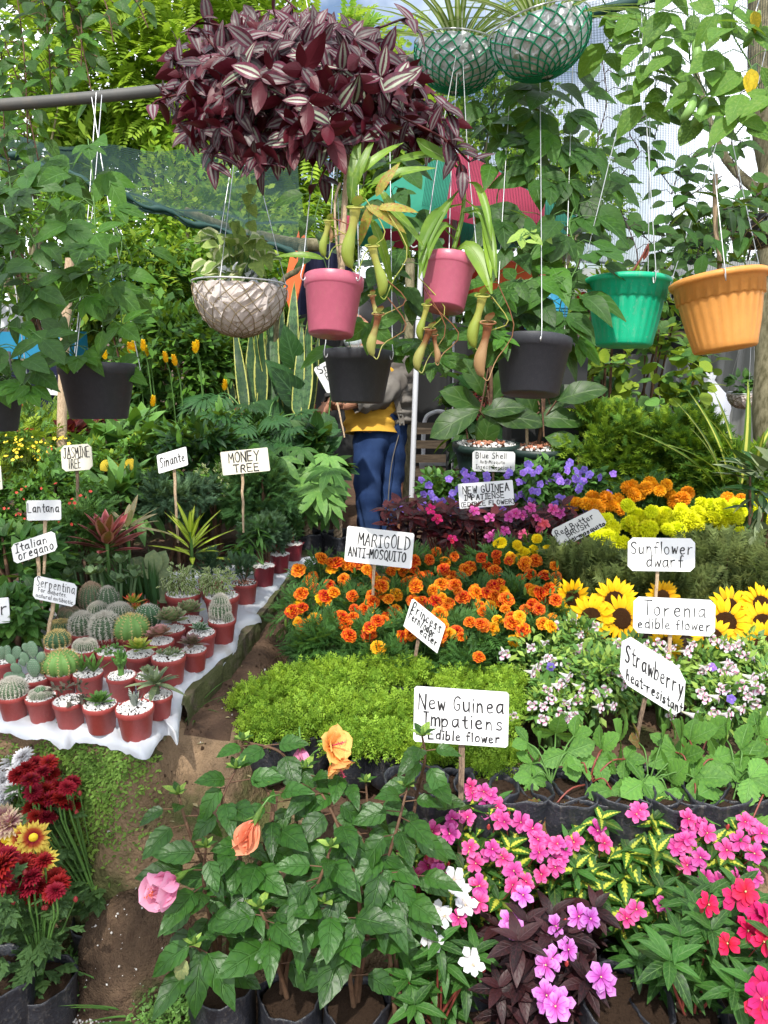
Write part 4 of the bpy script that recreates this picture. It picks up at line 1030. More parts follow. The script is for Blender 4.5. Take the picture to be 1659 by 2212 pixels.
n = 90; dd = nrm(rng.normal(0, 1, (n, 3)) * (1, 1, .6) + (0, -.5, .9)); P = np.array([bc[0], bc[1], 0.03]) + dd * np.array([0.168, 0.153, 0.248]); mb = MB(); mb.scatter(PEB, P, frames(rng.normal(0, 1, (n, 3)), rng.normal(0, 1, (n, 3))), 0.007 * (.3 + rng.random(n) ** 2)); single('grit', mb, [M['pebble']], 'pale grit and small stones stuck to the boulder', 'grit', kind='stuff', smooth=False)
gp = [np.array([bc[0] + x, bc[1] + y, 0]) for x, y in [(-0.17, -0.10), (-0.18, -0.04), (-0.17, -0.07), (0.10, -0.16), (0.15, -0.14), (0.06, -0.17)]]
o_ = creeping('ground_cover', gp, 1500, (0.022, 0.03, 0), 0.012, 'sucg', 'dia', 0.05); o_['label'] = 'bright green ground cover growing at the foot of the boulder'
def grass(name, label, base, n, h, spread, mat='sucg', lean=0.8):
    a = rng.random(n) * 2 * PI; q = np.asarray(base) + np.stack([np.cos(a), np.sin(a), 0 * a], 1) * spread * rng.random((n, 1))
    D = nrm(np.stack([np.cos(a) * lean, np.sin(a) * lean - 0.2, 0.7 + 0.5 * rng.random(n)], 1))
    mb = MB(); mb.scatter(L_['strap'], q, frames(D, (0, 0, 1)), np.stack([np.full(n, h * 0.5), h * (0.5 + rng.random(n)), h * np.ones(n)], 1))
    return single(name, mb, M[mat], label, 'grass', kind='stuff')
gb = onz(345, 2196, 0.045); grass('grass', 'long bent grass blades in front of the boulder', (gb[0], gb[1], 0.03), 70, 0.17, 0.05, 'sucg', 1.0)
gb = onz(412, 1530, 0.54); grass('grass', 'sparse grass on the soil path beside the ledge', (gb[0] + 0.01, gb[1], 0.53), 14, 0.10, 0.08, 'mari')
n = 2600; q = np.stack([rng.uniform(-1.1, 0.9, n), rng.uniform(1.25, 2.9, n), np.zeros(n)], 1); q[:, 2] = ground_z(q[:, 0], q[:, 1]) + 0.001
mb = MB(); mb.scatter(PEB, q, frames(rng.normal(0, 1, (n, 3)), rng.normal(0, 1, (n, 3))), 0.013 * (0.25 + rng.random(n) ** 3))
single('soil_clods', mb, M['soil'], 'crumbly brown soil clods on the path and bank', 'soil', kind='stuff', smooth=False)
n = 150; q = np.stack([rng.uniform(-1.0, 0.2, n), rng.uniform(1.3, 2.8, n), np.zeros(n)], 1); q[:, 2] = ground_z(q[:, 0], q[:, 1]) + 0.004
mb = MB(); mb.scatter(L_['dia'], q, frames(rng.normal(0, 1, (n, 3)) * (1, 1, .15), (0, 0, 1)), 0.022 * (0.4 + rng.random(n)))
single('leaf_litter', mb, M['cream'], 'dry leaf litter on the dirt', 'litter', kind='stuff')
n = 170; q = np.stack([rng.uniform(-0.9, -0.2, n), rng.uniform(1.2, 2.4, n), np.zeros(n)], 1); q[:, 2] = ground_z(q[:, 0], q[:, 1]) + 0.003
nb_ = np.array([at(200, 2110, 1.8)[0], at(200, 2110, 1.8)[1]]); q[:110, :2] = nb_ + rng.normal(0, 0.035, (110, 2)); q[:, 2] = ground_z(q[:, 0], q[:, 1]) + 0.003
mb = MB(); mb.scatter(PEB, q, frames(rng.normal(0, 1, (n, 3)), rng.normal(0, 1, (n, 3))), 0.008 * (0.4 + rng.random(n)))
single('loose_pebbles', mb, M['pebble'], 'loose white pebbles scattered on the dirt', 'pebbles', kind='stuff', smooth=False)
p = onz(128, 2200, 0.05); mb = MB(); mb.add(*xform(L_['ovate'], frame((0.8, -0.4, 0.05)), 0.06, (p[0] - 0.03, p[1] - 0.02, gz(p[0], p[1]) + 0.012)))
single('fallen_leaf', mb, M['yleaf'], 'bright yellow fallen leaf on the dirt below the chrysanthemum bag', 'leaf')
# far setting: trees, hedge, stall
def tree(label, px, py, d, wpx, hpx, n, tpl, size, mat, mat2, trunk_px, nc=34, cr=0.26, frac=0.35, name='tree', tr=0.09, shell=0.6):
    c = at(px, py, d); rx = wpx / 2 * d / FPX; rz = hpx / 2 * d / FPX
    b = at(trunk_px, 720, d)
    t = Thing(name, label, 'tree', (b[0], b[1], 0.08), 'trees behind the nursery')
    P, D, U, cc = clump_pts(c, (rx, rx * 0.7, rz), n, nc, cr, shell)
    mb = MB(); sz = size * (0.7 + 0.6 * rng.random(n)); k = rng.random(n) < frac
    for sel, m in ((~k, 0), (k, 1)): mb.scatter(tpl, P[sel], frames(D[sel], U[sel]), sz[sel], m=m)
    t.part('crown', mb, [M[mat], M[mat2]], kind='stuff')
    tb = MB(); base = np.array([b[0], b[1], 0.05]); fork = base * 0.35 + c * 0.65 - np.array([0, 0, rz * 0.35])
    tube(tb, smooth_path([base, (base + fork) / 2 + rng.normal(0, 0.1, 3), fork], 10), np.linspace(tr, tr * 0.6, 10), 8)
    t.part('trunk', tb, M['bark'])
    lb = MB()
    for i in rng.choice(len(cc), 12, replace=False):
        tube(lb, smooth_path([fork, (fork + cc[i]) / 2 + rng.normal(0, 0.12, 3), cc[i]], 7), np.linspace(tr * 0.45, tr * 0.08, 7), 5)
    t.part('limb', lb, M['bark'])
    return t
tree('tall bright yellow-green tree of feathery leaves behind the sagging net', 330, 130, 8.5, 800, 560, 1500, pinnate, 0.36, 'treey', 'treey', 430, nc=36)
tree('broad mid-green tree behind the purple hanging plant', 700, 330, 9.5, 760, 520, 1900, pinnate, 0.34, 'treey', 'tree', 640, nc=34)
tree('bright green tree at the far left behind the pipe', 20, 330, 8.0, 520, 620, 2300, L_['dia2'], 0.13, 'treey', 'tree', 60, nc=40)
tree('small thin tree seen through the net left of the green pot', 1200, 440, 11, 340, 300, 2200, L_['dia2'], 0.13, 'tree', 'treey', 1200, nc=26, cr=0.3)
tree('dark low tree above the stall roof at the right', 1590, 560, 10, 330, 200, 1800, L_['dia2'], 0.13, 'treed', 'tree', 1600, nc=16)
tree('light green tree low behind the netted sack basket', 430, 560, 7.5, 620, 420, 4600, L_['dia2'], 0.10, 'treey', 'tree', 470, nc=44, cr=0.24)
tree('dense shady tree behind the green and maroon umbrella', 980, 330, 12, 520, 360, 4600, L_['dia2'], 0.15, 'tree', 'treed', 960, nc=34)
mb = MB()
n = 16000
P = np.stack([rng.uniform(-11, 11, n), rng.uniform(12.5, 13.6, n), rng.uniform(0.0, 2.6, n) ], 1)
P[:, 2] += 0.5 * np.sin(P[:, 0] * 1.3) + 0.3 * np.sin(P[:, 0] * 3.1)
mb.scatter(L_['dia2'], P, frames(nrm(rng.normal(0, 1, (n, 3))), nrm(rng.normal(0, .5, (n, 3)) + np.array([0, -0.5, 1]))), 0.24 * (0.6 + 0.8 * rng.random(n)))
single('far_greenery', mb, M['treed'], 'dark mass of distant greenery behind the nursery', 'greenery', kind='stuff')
def net(name, label, cor, nu, nv, mat, wdt=0.0022, sag=0.1, seg=26, wave=0.03, kind='stuff'):
    """cor: four world corners (u0v0, u1v0, u1v1, u0v1)"""
    A, B, Cc, D = [np.asarray(c, float) for c in cor]
    def S(u, v):
        u = u[..., None]; v = v[..., None]
        p = A * (1 - u) * (1 - v) + B * u * (1 - v) + Cc * u * v + D * (1 - u) * v
        return p - np.array([0, 0, 1.0]) * (sag * np.sin(PI * u) * np.sin(PI * v)) + np.array([0, 0.3, 1.0]) * wave * (np.sin(u * 21 + v * 9) + np.sin(v * 17 - u * 6)) * 0.5
    mb = MB()
    ts = np.linspace(0, 1, seg)
    Nn = nrm(np.cross(B - A, D - A))
    for a_, cnt in ((0, nu), (1, nv)):
        for k in range(cnt + 1):
            c = np.full(seg, k / cnt)
            P = S(c, ts) if a_ == 0 else S(ts, c)
            T = nrm(np.gradient(P, axis=0)); sd_ = np.cross(T, Nn) * wdt / 2
            i = np.arange(seg - 1)
            mb.add(np.vstack([P - sd_, P + sd_]), np.stack([i, i + 1, i + 1 + seg, i + seg], 1))
    t = Thing(name, label, 'shade net', (A + B + Cc + D) / 4)
    t.part('netting', mb, M[mat], kind='stuff')
    return t
net('shade_net', 'blue-green shade net stretched against the bright sky at the top right', (at(960, 110, 3.6), at(1760, -160, 3.2), at(1800, 640, 6.3), at(900, 520, 6.6)), 250, 250, 'shadenet', 0.0027, 0.25, wave=0.03)
net('shade_net', 'dark green net sagging from the left towards the umbrella', (at(-30, 290, 3.9), at(640, 350, 4.2), at(665, 545, 4.2), at(-40, 345, 3.9)), 270, 84, 'shadenetd', 0.0016, 0.10, wave=0.03)
mb = MB(); roll = smooth_path([at(-60, 305, 3.85), at(60, 345, 3.9), at(190, 392, 3.9), at(330, 448, 4.0), at(470, 496, 4.1), at(640, 548, 4.15)], 60)
roll = roll + np.stack([0 * roll[:, 0], 0 * roll[:, 0], 0.012 * np.sin(np.arange(60) * 0.7)], 1)
tube(mb, roll, 0.012 + 0.005 * np.sin(np.arange(60) * 0.9) + 0.004 * np.sin(np.arange(60) * 2.3), 8); tube(mb, roll + (0, .01, -.016), 0.007 + 0.004 * np.sin(np.arange(60) * 1.7), 6)
single('net_roll', mb, M['shadenetd'], 'rolled dark green hem of the sagging net', 'net')
mb = MB(); tube(mb, smooth_path([at(400, 455, 4.3), at(520, 500, 4.3), at(620, 525, 4.3), at(700, 530, 4.4)], 14), [0.02] * 6 + [0.035] * 8, 8)
tube(mb, smooth_path([at(650, 530, 4.3), at(645, 580, 4.3), at(600, 640, 4.4), at(598, 900, 4.9)], 14), 0.016, 8)
single('branch_post', mb, M['bark'], 'grey branch post holding up the sagging net', 'post')
t = Thing('tree', 'mossy pale tree trunk at the right edge behind the orange pot', 'tree', at(1655, 1040, 4.0) * np.array([1, 1, 0]) + np.array([0, 0, 0.4]))
mb = MB(); pp = smooth_path([at(1686, 1150, 4.0), at(1680, 900, 4.0), at(1684, 650, 4.0), at(1690, 430, 4.0), at(1672, 250, 4.1), at(1650, 60, 4.2), at(1640, -120, 4.3)], 40)
tube(mb, pp, np.interp(np.arange(40), [0, 20, 26, 39], [0.12, 0.105, 0.11, 0.05]) * (1 + 0.04 * np.sin(np.arange(40) * 1.1)), 16)
t.part('trunk', mb, M['bark'])
mb = MB(); tube(mb, smooth_path([at(1670, 420, 4.0), at(1700, 300, 4.0), at(1760, 180, 4.1)], 10), np.linspace(0.09, 0.05, 10), 10)
tube(mb, smooth_path([at(1668, 440, 4.0), at(1560, 330, 4.3), at(1500, 150, 4.6)], 10), np.linspace(0.03, 0.015, 10), 8)
t.part('limb', mb, M['bark'])
def pole(name, label, cat, pts, r, mat, n=8):
    mb = MB(); tube(mb, smooth_path(pts, 20), r, n)
    return single(name, mb, M[mat], label, cat)
pipe_l, pipe_r = at(-120, 237, 2.25), at(1100, 105, 2.5)
pole('overhead_pipe', 'grey steel pipe overhead that the pots hang from, its left end in view', 'pipe', [pipe_l, at(340, 196, 2.3), pipe_r], 0.017, 'pipe')
pole('overhead_pipe', 'dark tube across the top right corner holding the net', 'pipe', [at(1150, 70, 3.3), at(1280, 28, 3.2), at(1800, -110, 3.0)], 0.022, 'shadenetd')
pole('overhead_pipe', 'steel pipe over the right-hand hanging pots, above the view', 'pipe', [at(800, -110, 2.1), at(1300, -120, 2.1), at(1800, -130, 2.1)], 0.017, 'pipe')
pole('wooden_post', 'thin bare wooden post behind the jasmine tree sign', 'post', [onz(135, 1100, 0.55) * 0 + at(135, 1080, 3.7), at(134, 900, 3.7), at(142, 700, 3.7), at(152, 560, 3.7)], 0.024, 'stake')
pole('tent_pole', 'white metal tent pole standing right of the person', 'pole', [at(889, 1075, 4.75), at(899, 800, 4.75), at(908, 600, 4.75), at(912, 500, 4.75)], 0.017, 'pvc')
pole('wooden_post', 'dark rough wooden post just left of the white tent pole', 'post', [at(872, 1120, 5.6), at(882, 800, 5.6), at(886, 560, 5.6)], 0.034, 'bark')
pole('bracket_pole', 'thin black upright behind the big planters', 'pole', [at(968, 1060, 6.2), at(970, 900, 6.2), at(972, 560, 6.2)], 0.022, 'dark')
pole('metal_post', 'grey post at the far left edge below the black pot', 'post', [at(18, 1000, 3.9), at(16, 900, 3.9), at(14, 760, 3.9)], 0.022, 'pipe')
def umbrella(label, apex, R, drop, mats, nm='market_umbrella', panels=8, ph=0.0, valance=0.12, base=0.1, cat='umbrella'):
    t = Thing(nm, label, cat, (apex[0], apex[1], base))
    A = np.asarray(apex)
    for k in range(panels):
        mb = MB(); a0 = ph + k * 2 * PI / panels; a1 = a0 + 2 * PI / panels
        rows = []
        for i, u in enumerate(np.linspace(0, 1, 7)):
            for v in np.linspace(0, 1, 5):
                a = a0 + (a1 - a0) * v
                r = R * u * math.cos(PI / panels) / math.cos((a - (a0 + a1) / 2)) * 1.0
                rows.append(A + np.array([r * math.cos(a), r * math.sin(a), -drop * u ** 1.25 - 0.05 * R * u * math.sin(PI * v) * u]))
        for v in np.linspace(0, 1, 5):
            a = a0 + (a1 - a0) * v; r = R * math.cos(PI / panels) / math.cos(a - (a0 + a1) / 2)
            rows.append(A + np.array([r * math.cos(a) * 1.0, r * math.sin(a), -drop - 0.05 * R * math.sin(PI * v) - valance]))
        i, j = np.meshgrid(np.arange(7), np.arange(4), indexing='ij'); i = i.ravel(); j = j.ravel()
        mb.add(np.array(rows), np.stack([i * 5 + j, i * 5 + j + 1, (i + 1) * 5 + j + 1, (i + 1) * 5 + j], 1))
        t.part('panel', mb, M[mats[k % len(mats)]])
    mb = MB(); tube(mb, [A + (0, 0, 0.05), (A[0], A[1], base)], 0.02, 8)
    t.part('pole', mb, M['pvc'])
    return t
ap = at(985, 330, 6.4)
tu = umbrella('large umbrella with green and maroon panels seen through the net behind the pink pots', ap, 0.98, 0.50, ['umb_r', 'umb_g'], ph=-PI / 2 - 0.14, valance=0.13)
lb = MB(); q0 = at(884, 508, 5.50)
lettering(lb, 'C', 0, 1, 1, 1, q0 + np.array([0, -0.02, 0]), np.array([0.055, 0, 0]), np.array([0, 0, -0.085]), np.array([0, -1.0, 0.0]), 0.010)
tu.part('lettering', lb, M['pvc'])
umbrella('orange-red umbrella lower behind the vines in front of the stacked blue pots', at(1090, 560, 7.2), 0.75, 0.24, ['redcanvas', 'orange'], ph=0.3, valance=0.14)
mb = MB(); q = [at(648, 490, 5.0), at(668, 530, 5.0), at(632, 690, 5.0), at(612, 625, 5.0), at(625, 560, 5.0)]
q2 = [p + np.array([0.0, 0.05, 0]) for p in q]; mb.add(np.vstack([q, q2]), [[0, 1, 2, 3], [5, 8, 7, 6], [0, 5, 6, 1], [1, 6, 7, 2], [2, 7, 8, 3]]); mb.add(np.vstack([q, q2]), [[0, 3, 4], [5, 9, 8]])
single('hanging_cloth', mb, M['orange'], 'orange cloth corner hanging left of the first pink pot', 'cloth', smooth=False)
def curtain(name, label, cat, pts_top, drop, mat, amp=0.03, n=40, rows=8):
    mb = MB(); P = smooth_path(pts_top, n)
    R = []
    for k in range(rows):
        u = k / (rows - 1)
        p = P.copy(); p[:, 2] -= drop * u; p[:, 1] += amp * np.sin(np.arange(n) * 0.9 + u * 2) + 0.4 * amp * np.sin(np.arange(n) * 2.3)
        R.append(p)
    i, j = np.meshgrid(np.arange(rows - 1), np.arange(n - 1), indexing='ij'); i = i.ravel(); j = j.ravel()
    mb.add(np.concatenate(R), np.stack([i * n + j, i * n + j + 1, (i + 1) * n + j + 1, (i + 1) * n + j], 1))
    return single(name, mb, M[mat], label, cat)
curtain('hanging_cloth', 'navy cloth hanging behind the first pink pot', 'cloth', [at(640, 540, 5.2), at(720, 525, 5.2), at(760, 535, 5.2)], 0.42, 'navy')
curtain('dark_backdrop', 'dark tarpaulin closing the stall behind the person', 'tarpaulin', [at(560, 640, 8.6), at(800, 610, 8.6), at(1000, 700, 8.6), at(1160, 690, 8.6)], 2.2, 'dark', 0.06)
curtain('dark_backdrop', 'dark sheet standing for the shade under the stall behind the green and orange pots', 'tarpaulin', [at(1120, 625, 7.6), at(1400, 610, 7.6), at(1720, 600, 7.6)], 2.2, 'dark', 0.06)  # dark sheet put in for the shaded inside of the stall
curtain('plastic_curtain', 'dirty grey plastic sheeting left of the white bag under the stall', 'sheeting', [at(1270, 770, 6.6), at(1400, 765, 6.6), at(1490, 780, 6.6)], 0.62, 'greycloth', 0.04)
curtain('plastic_curtain', 'grey plastic sheeting in the shade right of the white bag', 'sheeting', [at(1500, 730, 6.9), at(1600, 725, 6.9), at(1700, 730, 6.9)], 0.95, 'greycloth', 0.04)
wb = at(1527, 880, 6.1)
mb = MB()
def fnb(a, r, z, i): return r * (1 + 0.09 * np.sin(5 * a + i) + 0.06 * np.sin(9 * a - i * 2)), z + 0.01 * np.sin(7 * a)
lathe(mb, [(0.02, -0.21), (0.15, -0.21), (0.165, -0.15), (0.16, 0.0), (0.13, 0.10), (0.06, 0.17), (0.035, 0.20), (0.05, 0.25), (0.02, 0.26)], 30, fn=fnb, loc=wb)
single('plastic_bag', mb, M['whitebag'], 'white knotted plastic bag standing in the stall left of the tree trunk', 'bag')
def corrugated(name, label, cat, A, B, Cc, D, mat, n=60):
    A, B, Cc, D = map(np.asarray, (A, B, Cc, D)); mb = MB(); u = np.linspace(0, 1, n)[:, None]
    N = nrm(np.cross(B - A, D - A)); h = 0.012 * np.sin(u * n * 1.57 + 0.3) * N
    P0 = A * (1 - u) + B * u + h; P1 = D * (1 - u) + Cc * u + h
    i = np.arange(n - 1); mb.add(np.vstack([P0, P1]), np.stack([i, i + 1, i + 1 + n, i + n], 1))
    return single(name, mb, M[mat], label, cat)
corrugated('stall_roof', 'weathered grey sheet roof of the stall behind the green and orange pots', 'roof', at(1180, 640, 6.2), at(1730, 590, 6.0), at(1720, 560, 8.2), at(1190, 585, 8.4), 'greycloth')
corrugated('house_roof', 'blue-grey corrugated roof glimpsed through the shrubs at the left', 'roof', at(120, 625, 7.5), at(620, 640, 7.5), at(600, 560, 9.5), at(100, 530, 9.5), 'bluepot')
mb = MB(); box(mb, at(1370, 722, 6.3), (1.0, 0.35, 0.05)); single('stall_shelf', mb, M['planks'], 'brown timber shelf edge under the green and orange pots', 'shelf', smooth=False)
tb_ = at(1000, 925, 7.4)
t = Thing('plank_bench', 'rough timber bench with gaps behind the tent pole', 'bench', (tb_[0], tb_[1], 0.1))
mb = MB(); box(mb, tb_ + (0, 0, 0.0), (1.1, 0.5, 0.05)); t.part('bench_top', mb, M['planks'], smooth=False)
for k in range(3):
    mb = MB(); box(mb, tb_ + (0, -0.24, -0.12 - 0.13 * k), (1.1, 0.03, 0.07)); t.part('slat', mb, M['planks'], smooth=False)
for sx in (-0.5, 0.5):
    mb = MB(); box(mb, tb_ + (sx, -0.2, -0.35), (0.06, 0.06, 0.6)); t.part('leg', mb, M['planks'], smooth=False)
for k, x in enumerate((970, 992, 1018)):
    p = at(x, 893, 7.3); tt = Thing('potted_seedling', ['leftmost small red pot on the plank bench', 'middle small red pot on the plank bench', 'rightmost small red pot on the plank bench'][k], 'pot', p - (0, 0, 0.11), 'small red pots on the bench')
    tt.put('pot', POT['nursery|redpot'], p, None, 0.07)
    P, D, U, cc = clump_pts(p + (0, 0, 0.12), (0.1, 0.08, 0.12), 90, 8); mb = MB(); mb.scatter(L_['dia'], P, frames(D, U), 0.05); tt.part('foliage', mb, M['shruby'], kind='stuff')
cp = at(948, 912, 8.2)
t = Thing('plastic_chair', 'white plastic chair partly hidden behind the tent pole', 'chair', cp - (0, 0, 0.75), None)
mb = MB(); tube(mb, smooth_path([cp + (-0.16, 0, -0.4), cp + (-0.15, 0, 0.0), cp + (-0.06, 0, 0.1), cp + (0.06, 0, 0.1), cp + (0.16, 0, 0.0), cp + (0.17, 0, -0.4)], 24), 0.022, 8); t.part('backrest', mb, M['pvc'])
mb = MB(); box(mb, cp + (0, -0.18, -0.38), (0.42, 0.40, 0.03)); t.part('seat', mb, M['pvc'], smooth=False)
for sx in (-.18, .18):
    for sy in (-.35, 0):
        mb = MB(); box(mb, cp + (sx, sy, -0.59), (0.035, 0.035, 0.40)); t.part('leg', mb, M['pvc'], smooth=False)
t = Thing('striped_cloth', 'dark purple and white striped cloth hanging behind the left black pots', 'cloth', (at(60, 900, 4.6)[0], at(60, 900, 4.6)[1], at(60, 935, 4.6)[2]))
cA = [at(-60, 795, 4.6), at(140, 800, 4.6), at(120, 935, 4.6), at(-60, 940, 4.6)]
mb = MB(); box(mb, (at(40, 868, 4.62)), (0.52, 0.03, 0.42)); t.part('cloth', mb, M['navy'], smooth=False)
for (x0, y0, x1, y1, mt) in [(70, 808, 120, 826, 'board'), (82, 838, 128, 852, 'board'), (66, 868, 76, 884, 'board'), (60, 897, 104, 912, 'board'), (30, 870, 50, 900, 'redcanvas'), (84, 918, 120, 932, 'board')]:
    mb = MB(); a_, b_ = at(x0, y0, 4.57), at(x1, y1, 4.57); box(mb, (a_ + b_) / 2, (abs(b_[0] - a_[0]), 0.012, abs(b_[2] - a_[2])), roty(0.12)); t.part('stripe', mb, M[mt], smooth=False)
mb = MB(); box(mb, at(40, 745, 4.9), (0.75, 0.3, 0.16)); single('blue_tarpaulin', mb, M['bluepot'], 'folded blue tarpaulin behind the left black pot', 'tarpaulin')
mb = MB(); box(mb, at(20, 690, 6.2), (0.9, 0.8, 0.18), roty(-0.15)); single('tent_roof', mb, M['whitebag'], 'pale grey tent roof glimpsed at the left edge above the blue tarpaulin', 'tent')
# mid and back shrubs (left bed)
BG = 'nursery plants on the left bed'
bush('lantana_bush', 'fine-leaved green lantana bush behind the Lantana sign', 'bush', 100, 1105, 3.1, 300, 230, 5200, L_['dia2'], 0.034, 'shrub', 'sucg', nc=46, cr=0.22, base=0.6, group=BG)
bush('jasmine_bush', 'fine-leaved mid-green bush behind the jasmine tree sign', 'bush', 240, 1040, 3.5, 260, 170, 3400, L_['dia2'], 0.034, 'shrub', 'shruby', 0.18, nc=34, cr=0.22, base=0.6, group=BG)
bush('flowering_bush', 'yellow-flowered feathery bush at the left edge below the striped cloth', 'bush', 70, 960, 3.9, 260, 130, 900, feather, 0.10, 'shruby', 'sucg', 0.4, nc=22, base=0.6, group=BG)
bush('broadleaf_plant', 'light green broad-leaved plants left of the Sinante sign', 'bush', 300, 985, 3.9, 260, 150, 520, L_['ovate'], 0.10, 'sucg', 'shrub', 0.4, nc=22, base=0.6, group=BG)
bush('broadleaf_plant', 'low leafy green plants under the Sinante sign, above the red strap leaves', 'bush', 270, 1075, 3.3, 170, 90, 220, L_['lance'], 0.11, 'sucg', 'leaf', 0.4, nc=12, base=0.6, group=BG)
bush('dark_bush', 'dark narrow-leaved bush right behind the Sinante sign', 'bush', 430, 1000, 3.7, 170, 190, 1500, L_['lance'], 0.075, 'darkbig', 'shrub', 0.25, nc=30, base=0.6, group=BG)
bush('mint_patch', 'glossy mint-like patch below the Italian oregano sign', 'bush', 40, 1245, 2.65, 240, 200, 700, L_['ovate'], 0.058, 'imp', 'sucg', 0.3, nc=24, base=0.62, group=BG)
bush('oregano_bush', 'pale feathery herb right of the Italian oregano sign', 'bush', 185, 1170, 2.8, 130, 180, 520, feather, 0.055, 'mari', 'sucg', 0.4, nc=22, base=0.62, group=BG)
bush('serpentina_patch', 'glossy leafy herb patch at the left edge under the sign ending in r', 'bush', 25, 1345, 2.42, 150, 110, 420, L_['ovate'], 0.045, 'imp', 'sucg', 0.3, nc=18, base=0.62, group=BG)
bush('herb_bush', 'green herb patch at the left edge between the Lantana and oregano signs', 'bush', 10, 1170, 2.9, 150, 120, 900, L_['dia2'], 0.036, 'shrub', 'sucg', 0.4, nc=18, base=0.62, group=BG)
bush('blue_cypress', 'soft blue-green cypress below the Sinante sign', 'bush', 380, 1075, 3.35, 180, 90, 1000, spray, 0.060, 'blue', None, nc=26, base=0.62, group=BG)
bush('blue_cypress', 'small blue-green cypress in the wavy pot row under the money tree sign', 'bush', 575, 1145, 3.2, 90, 70, 480, spray, 0.045, 'blue', 'cyp', 0.4, nc=16, base=0.62, group=BG)
bush('green_cypress', 'upright fine green cypress left of the money trees', 'bush', 560, 1070, 3.4, 150, 130, 1300, spray, 0.060, 'cyp', None, nc=26, base=0.62, group=BG)
bush('variegated_bush', 'small speckled bush behind the lime dracaena', 'bush', 465, 1055, 3.5, 90, 90, 800, L_['dia2'], 0.024, 'vedge', 'shrub', 0.5, nc=16, base=0.62, group=BG)
bush('lollipop_bush', 'tall dark green shrub with upright yellow flower cones behind the left black pot', 'bush', 400, 800, 4.9, 330, 300, 3600, L_['dia2'], 0.075, 'shrub', 'treed', 0.5, nc=60, cr=0.2, base=0.1, group=BG)
bush('tall_shrub', 'tall brownish-green shrub under the house roof at the left', 'bush', 300, 640, 5.4, 300, 260, 3000, L_['dia2'], 0.07, 'shrub', 'shruby', 0.3, nc=50, cr=0.2, base=0.1, group=BG)
bush('tall_shrub', 'leafy green shrub behind the netted sack basket', 'bush', 480, 640, 5.8, 300, 240, 2600, L_['dia2'], 0.085, 'tree', 'shrub', 0.5, nc=44, cr=0.22, base=0.1, group=BG)
bush('tall_shrub', 'dark shrub behind the snake plants', 'bush', 560, 800, 5.9, 300, 300, 2600, L_['dia2'], 0.09, 'treed', 'shrub', 0.4, nc=44, cr=0.22, base=0.1, group=BG)
bush('tall_shrub', 'mixed shrub behind the left hanging vines', 'bush', 120, 560, 5.6, 360, 360, 2600, L_['dia2'], 0.09, 'shrub', 'tree', 0.5, nc=44, cr=0.22, base=0.1, group=BG)
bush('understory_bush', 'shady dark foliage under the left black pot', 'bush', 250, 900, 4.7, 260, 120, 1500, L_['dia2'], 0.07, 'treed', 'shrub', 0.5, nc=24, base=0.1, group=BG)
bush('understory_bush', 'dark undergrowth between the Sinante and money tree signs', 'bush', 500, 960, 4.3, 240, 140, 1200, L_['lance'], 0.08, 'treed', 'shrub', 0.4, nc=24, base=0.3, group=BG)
bush('red_coleus', 'dark red coleus leaves right of the wooden post', 'plant', 148, 935, 3.9, 60, 40, 90, L_['ovate'], 0.07, 'red', 'burg', 0.5, nc=8, base=0.6, group=BG)
bush('red_coleus', 'red coleus leaves under the left black pot', 'plant', 240, 918, 4.2, 90, 60, 140, L_['ovate'], 0.075, 'red', 'burg', 0.5, nc=8, base=0.6, group=BG)
def cone_mesh():
    mb = MB()
    for i in range(6):
        ring(mb, petal(W=0.75, a=0.9, b=0.8, nv=3, fold=0.3, droop=-0.1, notch=0), 4, 1.05 - 0.03 * i, 0.42 - 0.03 * i, 0.10 * (1 - i / 8), 0.15 * i, ph=i * 0.78)
    return mb.mesh('flower', M['yellow'])
CONE = cone_mesh()
t = Thing('golden_candle_plant', 'yellow cone-shaped flowers standing on thin stems behind the left black pot', 'flower', at(300, 900, 4.3) * np.array([1, 1, 0]) + (0, 0, 0.1), BG)
sb = MB()
for x, y in [(290, 752), (282, 755), (310, 750), (318, 762), (228, 768), (425, 750), (423, 755), (380, 782), (360, 775), (168, 905), (160, 898), (152, 890), (142, 902), (176, 915), (485, 835), (330, 870)]:
    p = at(x, y + 8, 4.35 + rnd.uniform(-.1, .1)); t.put('flower', CONE, p, up_frame((rnd.uniform(-.2, .2), -0.15, 1)), 0.065)
    tube(sb, smooth_path([p, p + (0.01, 0.05, -0.15), (p[0] + 0.03, p[1] + 0.1, 0.4)], 6), 0.004, 4)
t.part('stem', sb, M['stem'])
def speckle(label, cat, pxr, pyr, d, n, size, mat, name='small_flowers'):
    mb = MB(); P = np.array([at(rng.uniform(*pxr), rng.uniform(*pyr), d + rng.uniform(-.12, .12)) for _ in range(n)])
    base = petal(W=0.9, nv=2)
    tpl = merge([xform(base, rotz(a) @ rotx(0.3), 0.5) for a in np.linspace(0, 2 * PI, 6)[:-1]])
    U = nrm(rng.normal(0, 0.4, (n, 3)) + np.array([0, -0.8, 0.7])); R = np.stack([up_frame(u) for u in U]); mb.scatter(tpl, P, R, size * (0.6 + 0.7 * rng.random(n)))
    return single(name, mb, M[mat], label, cat, kind='stuff')
speckle('sprays of small yellow flowers on the feathery bush at the left edge', 'flowers', (5, 150), (940, 1000), 3.5, 60, 0.015, 'tinyy')
speckle('small red flower heads beside the jasmine tree sign', 'flowers', (95, 125), (965, 995), 3.4, 14, 0.020, 'tinyr')
speckle('red bracts at the left edge under the grey post', 'flowers', (35, 75), (925, 945), 3.8, 14, 0.024, 'tinyr')
speckle('tiny orange-red flowers dotted over the lantana bush', 'flowers', (5, 200), (1040, 1160), 2.75, 34, 0.012, 'tinyr')
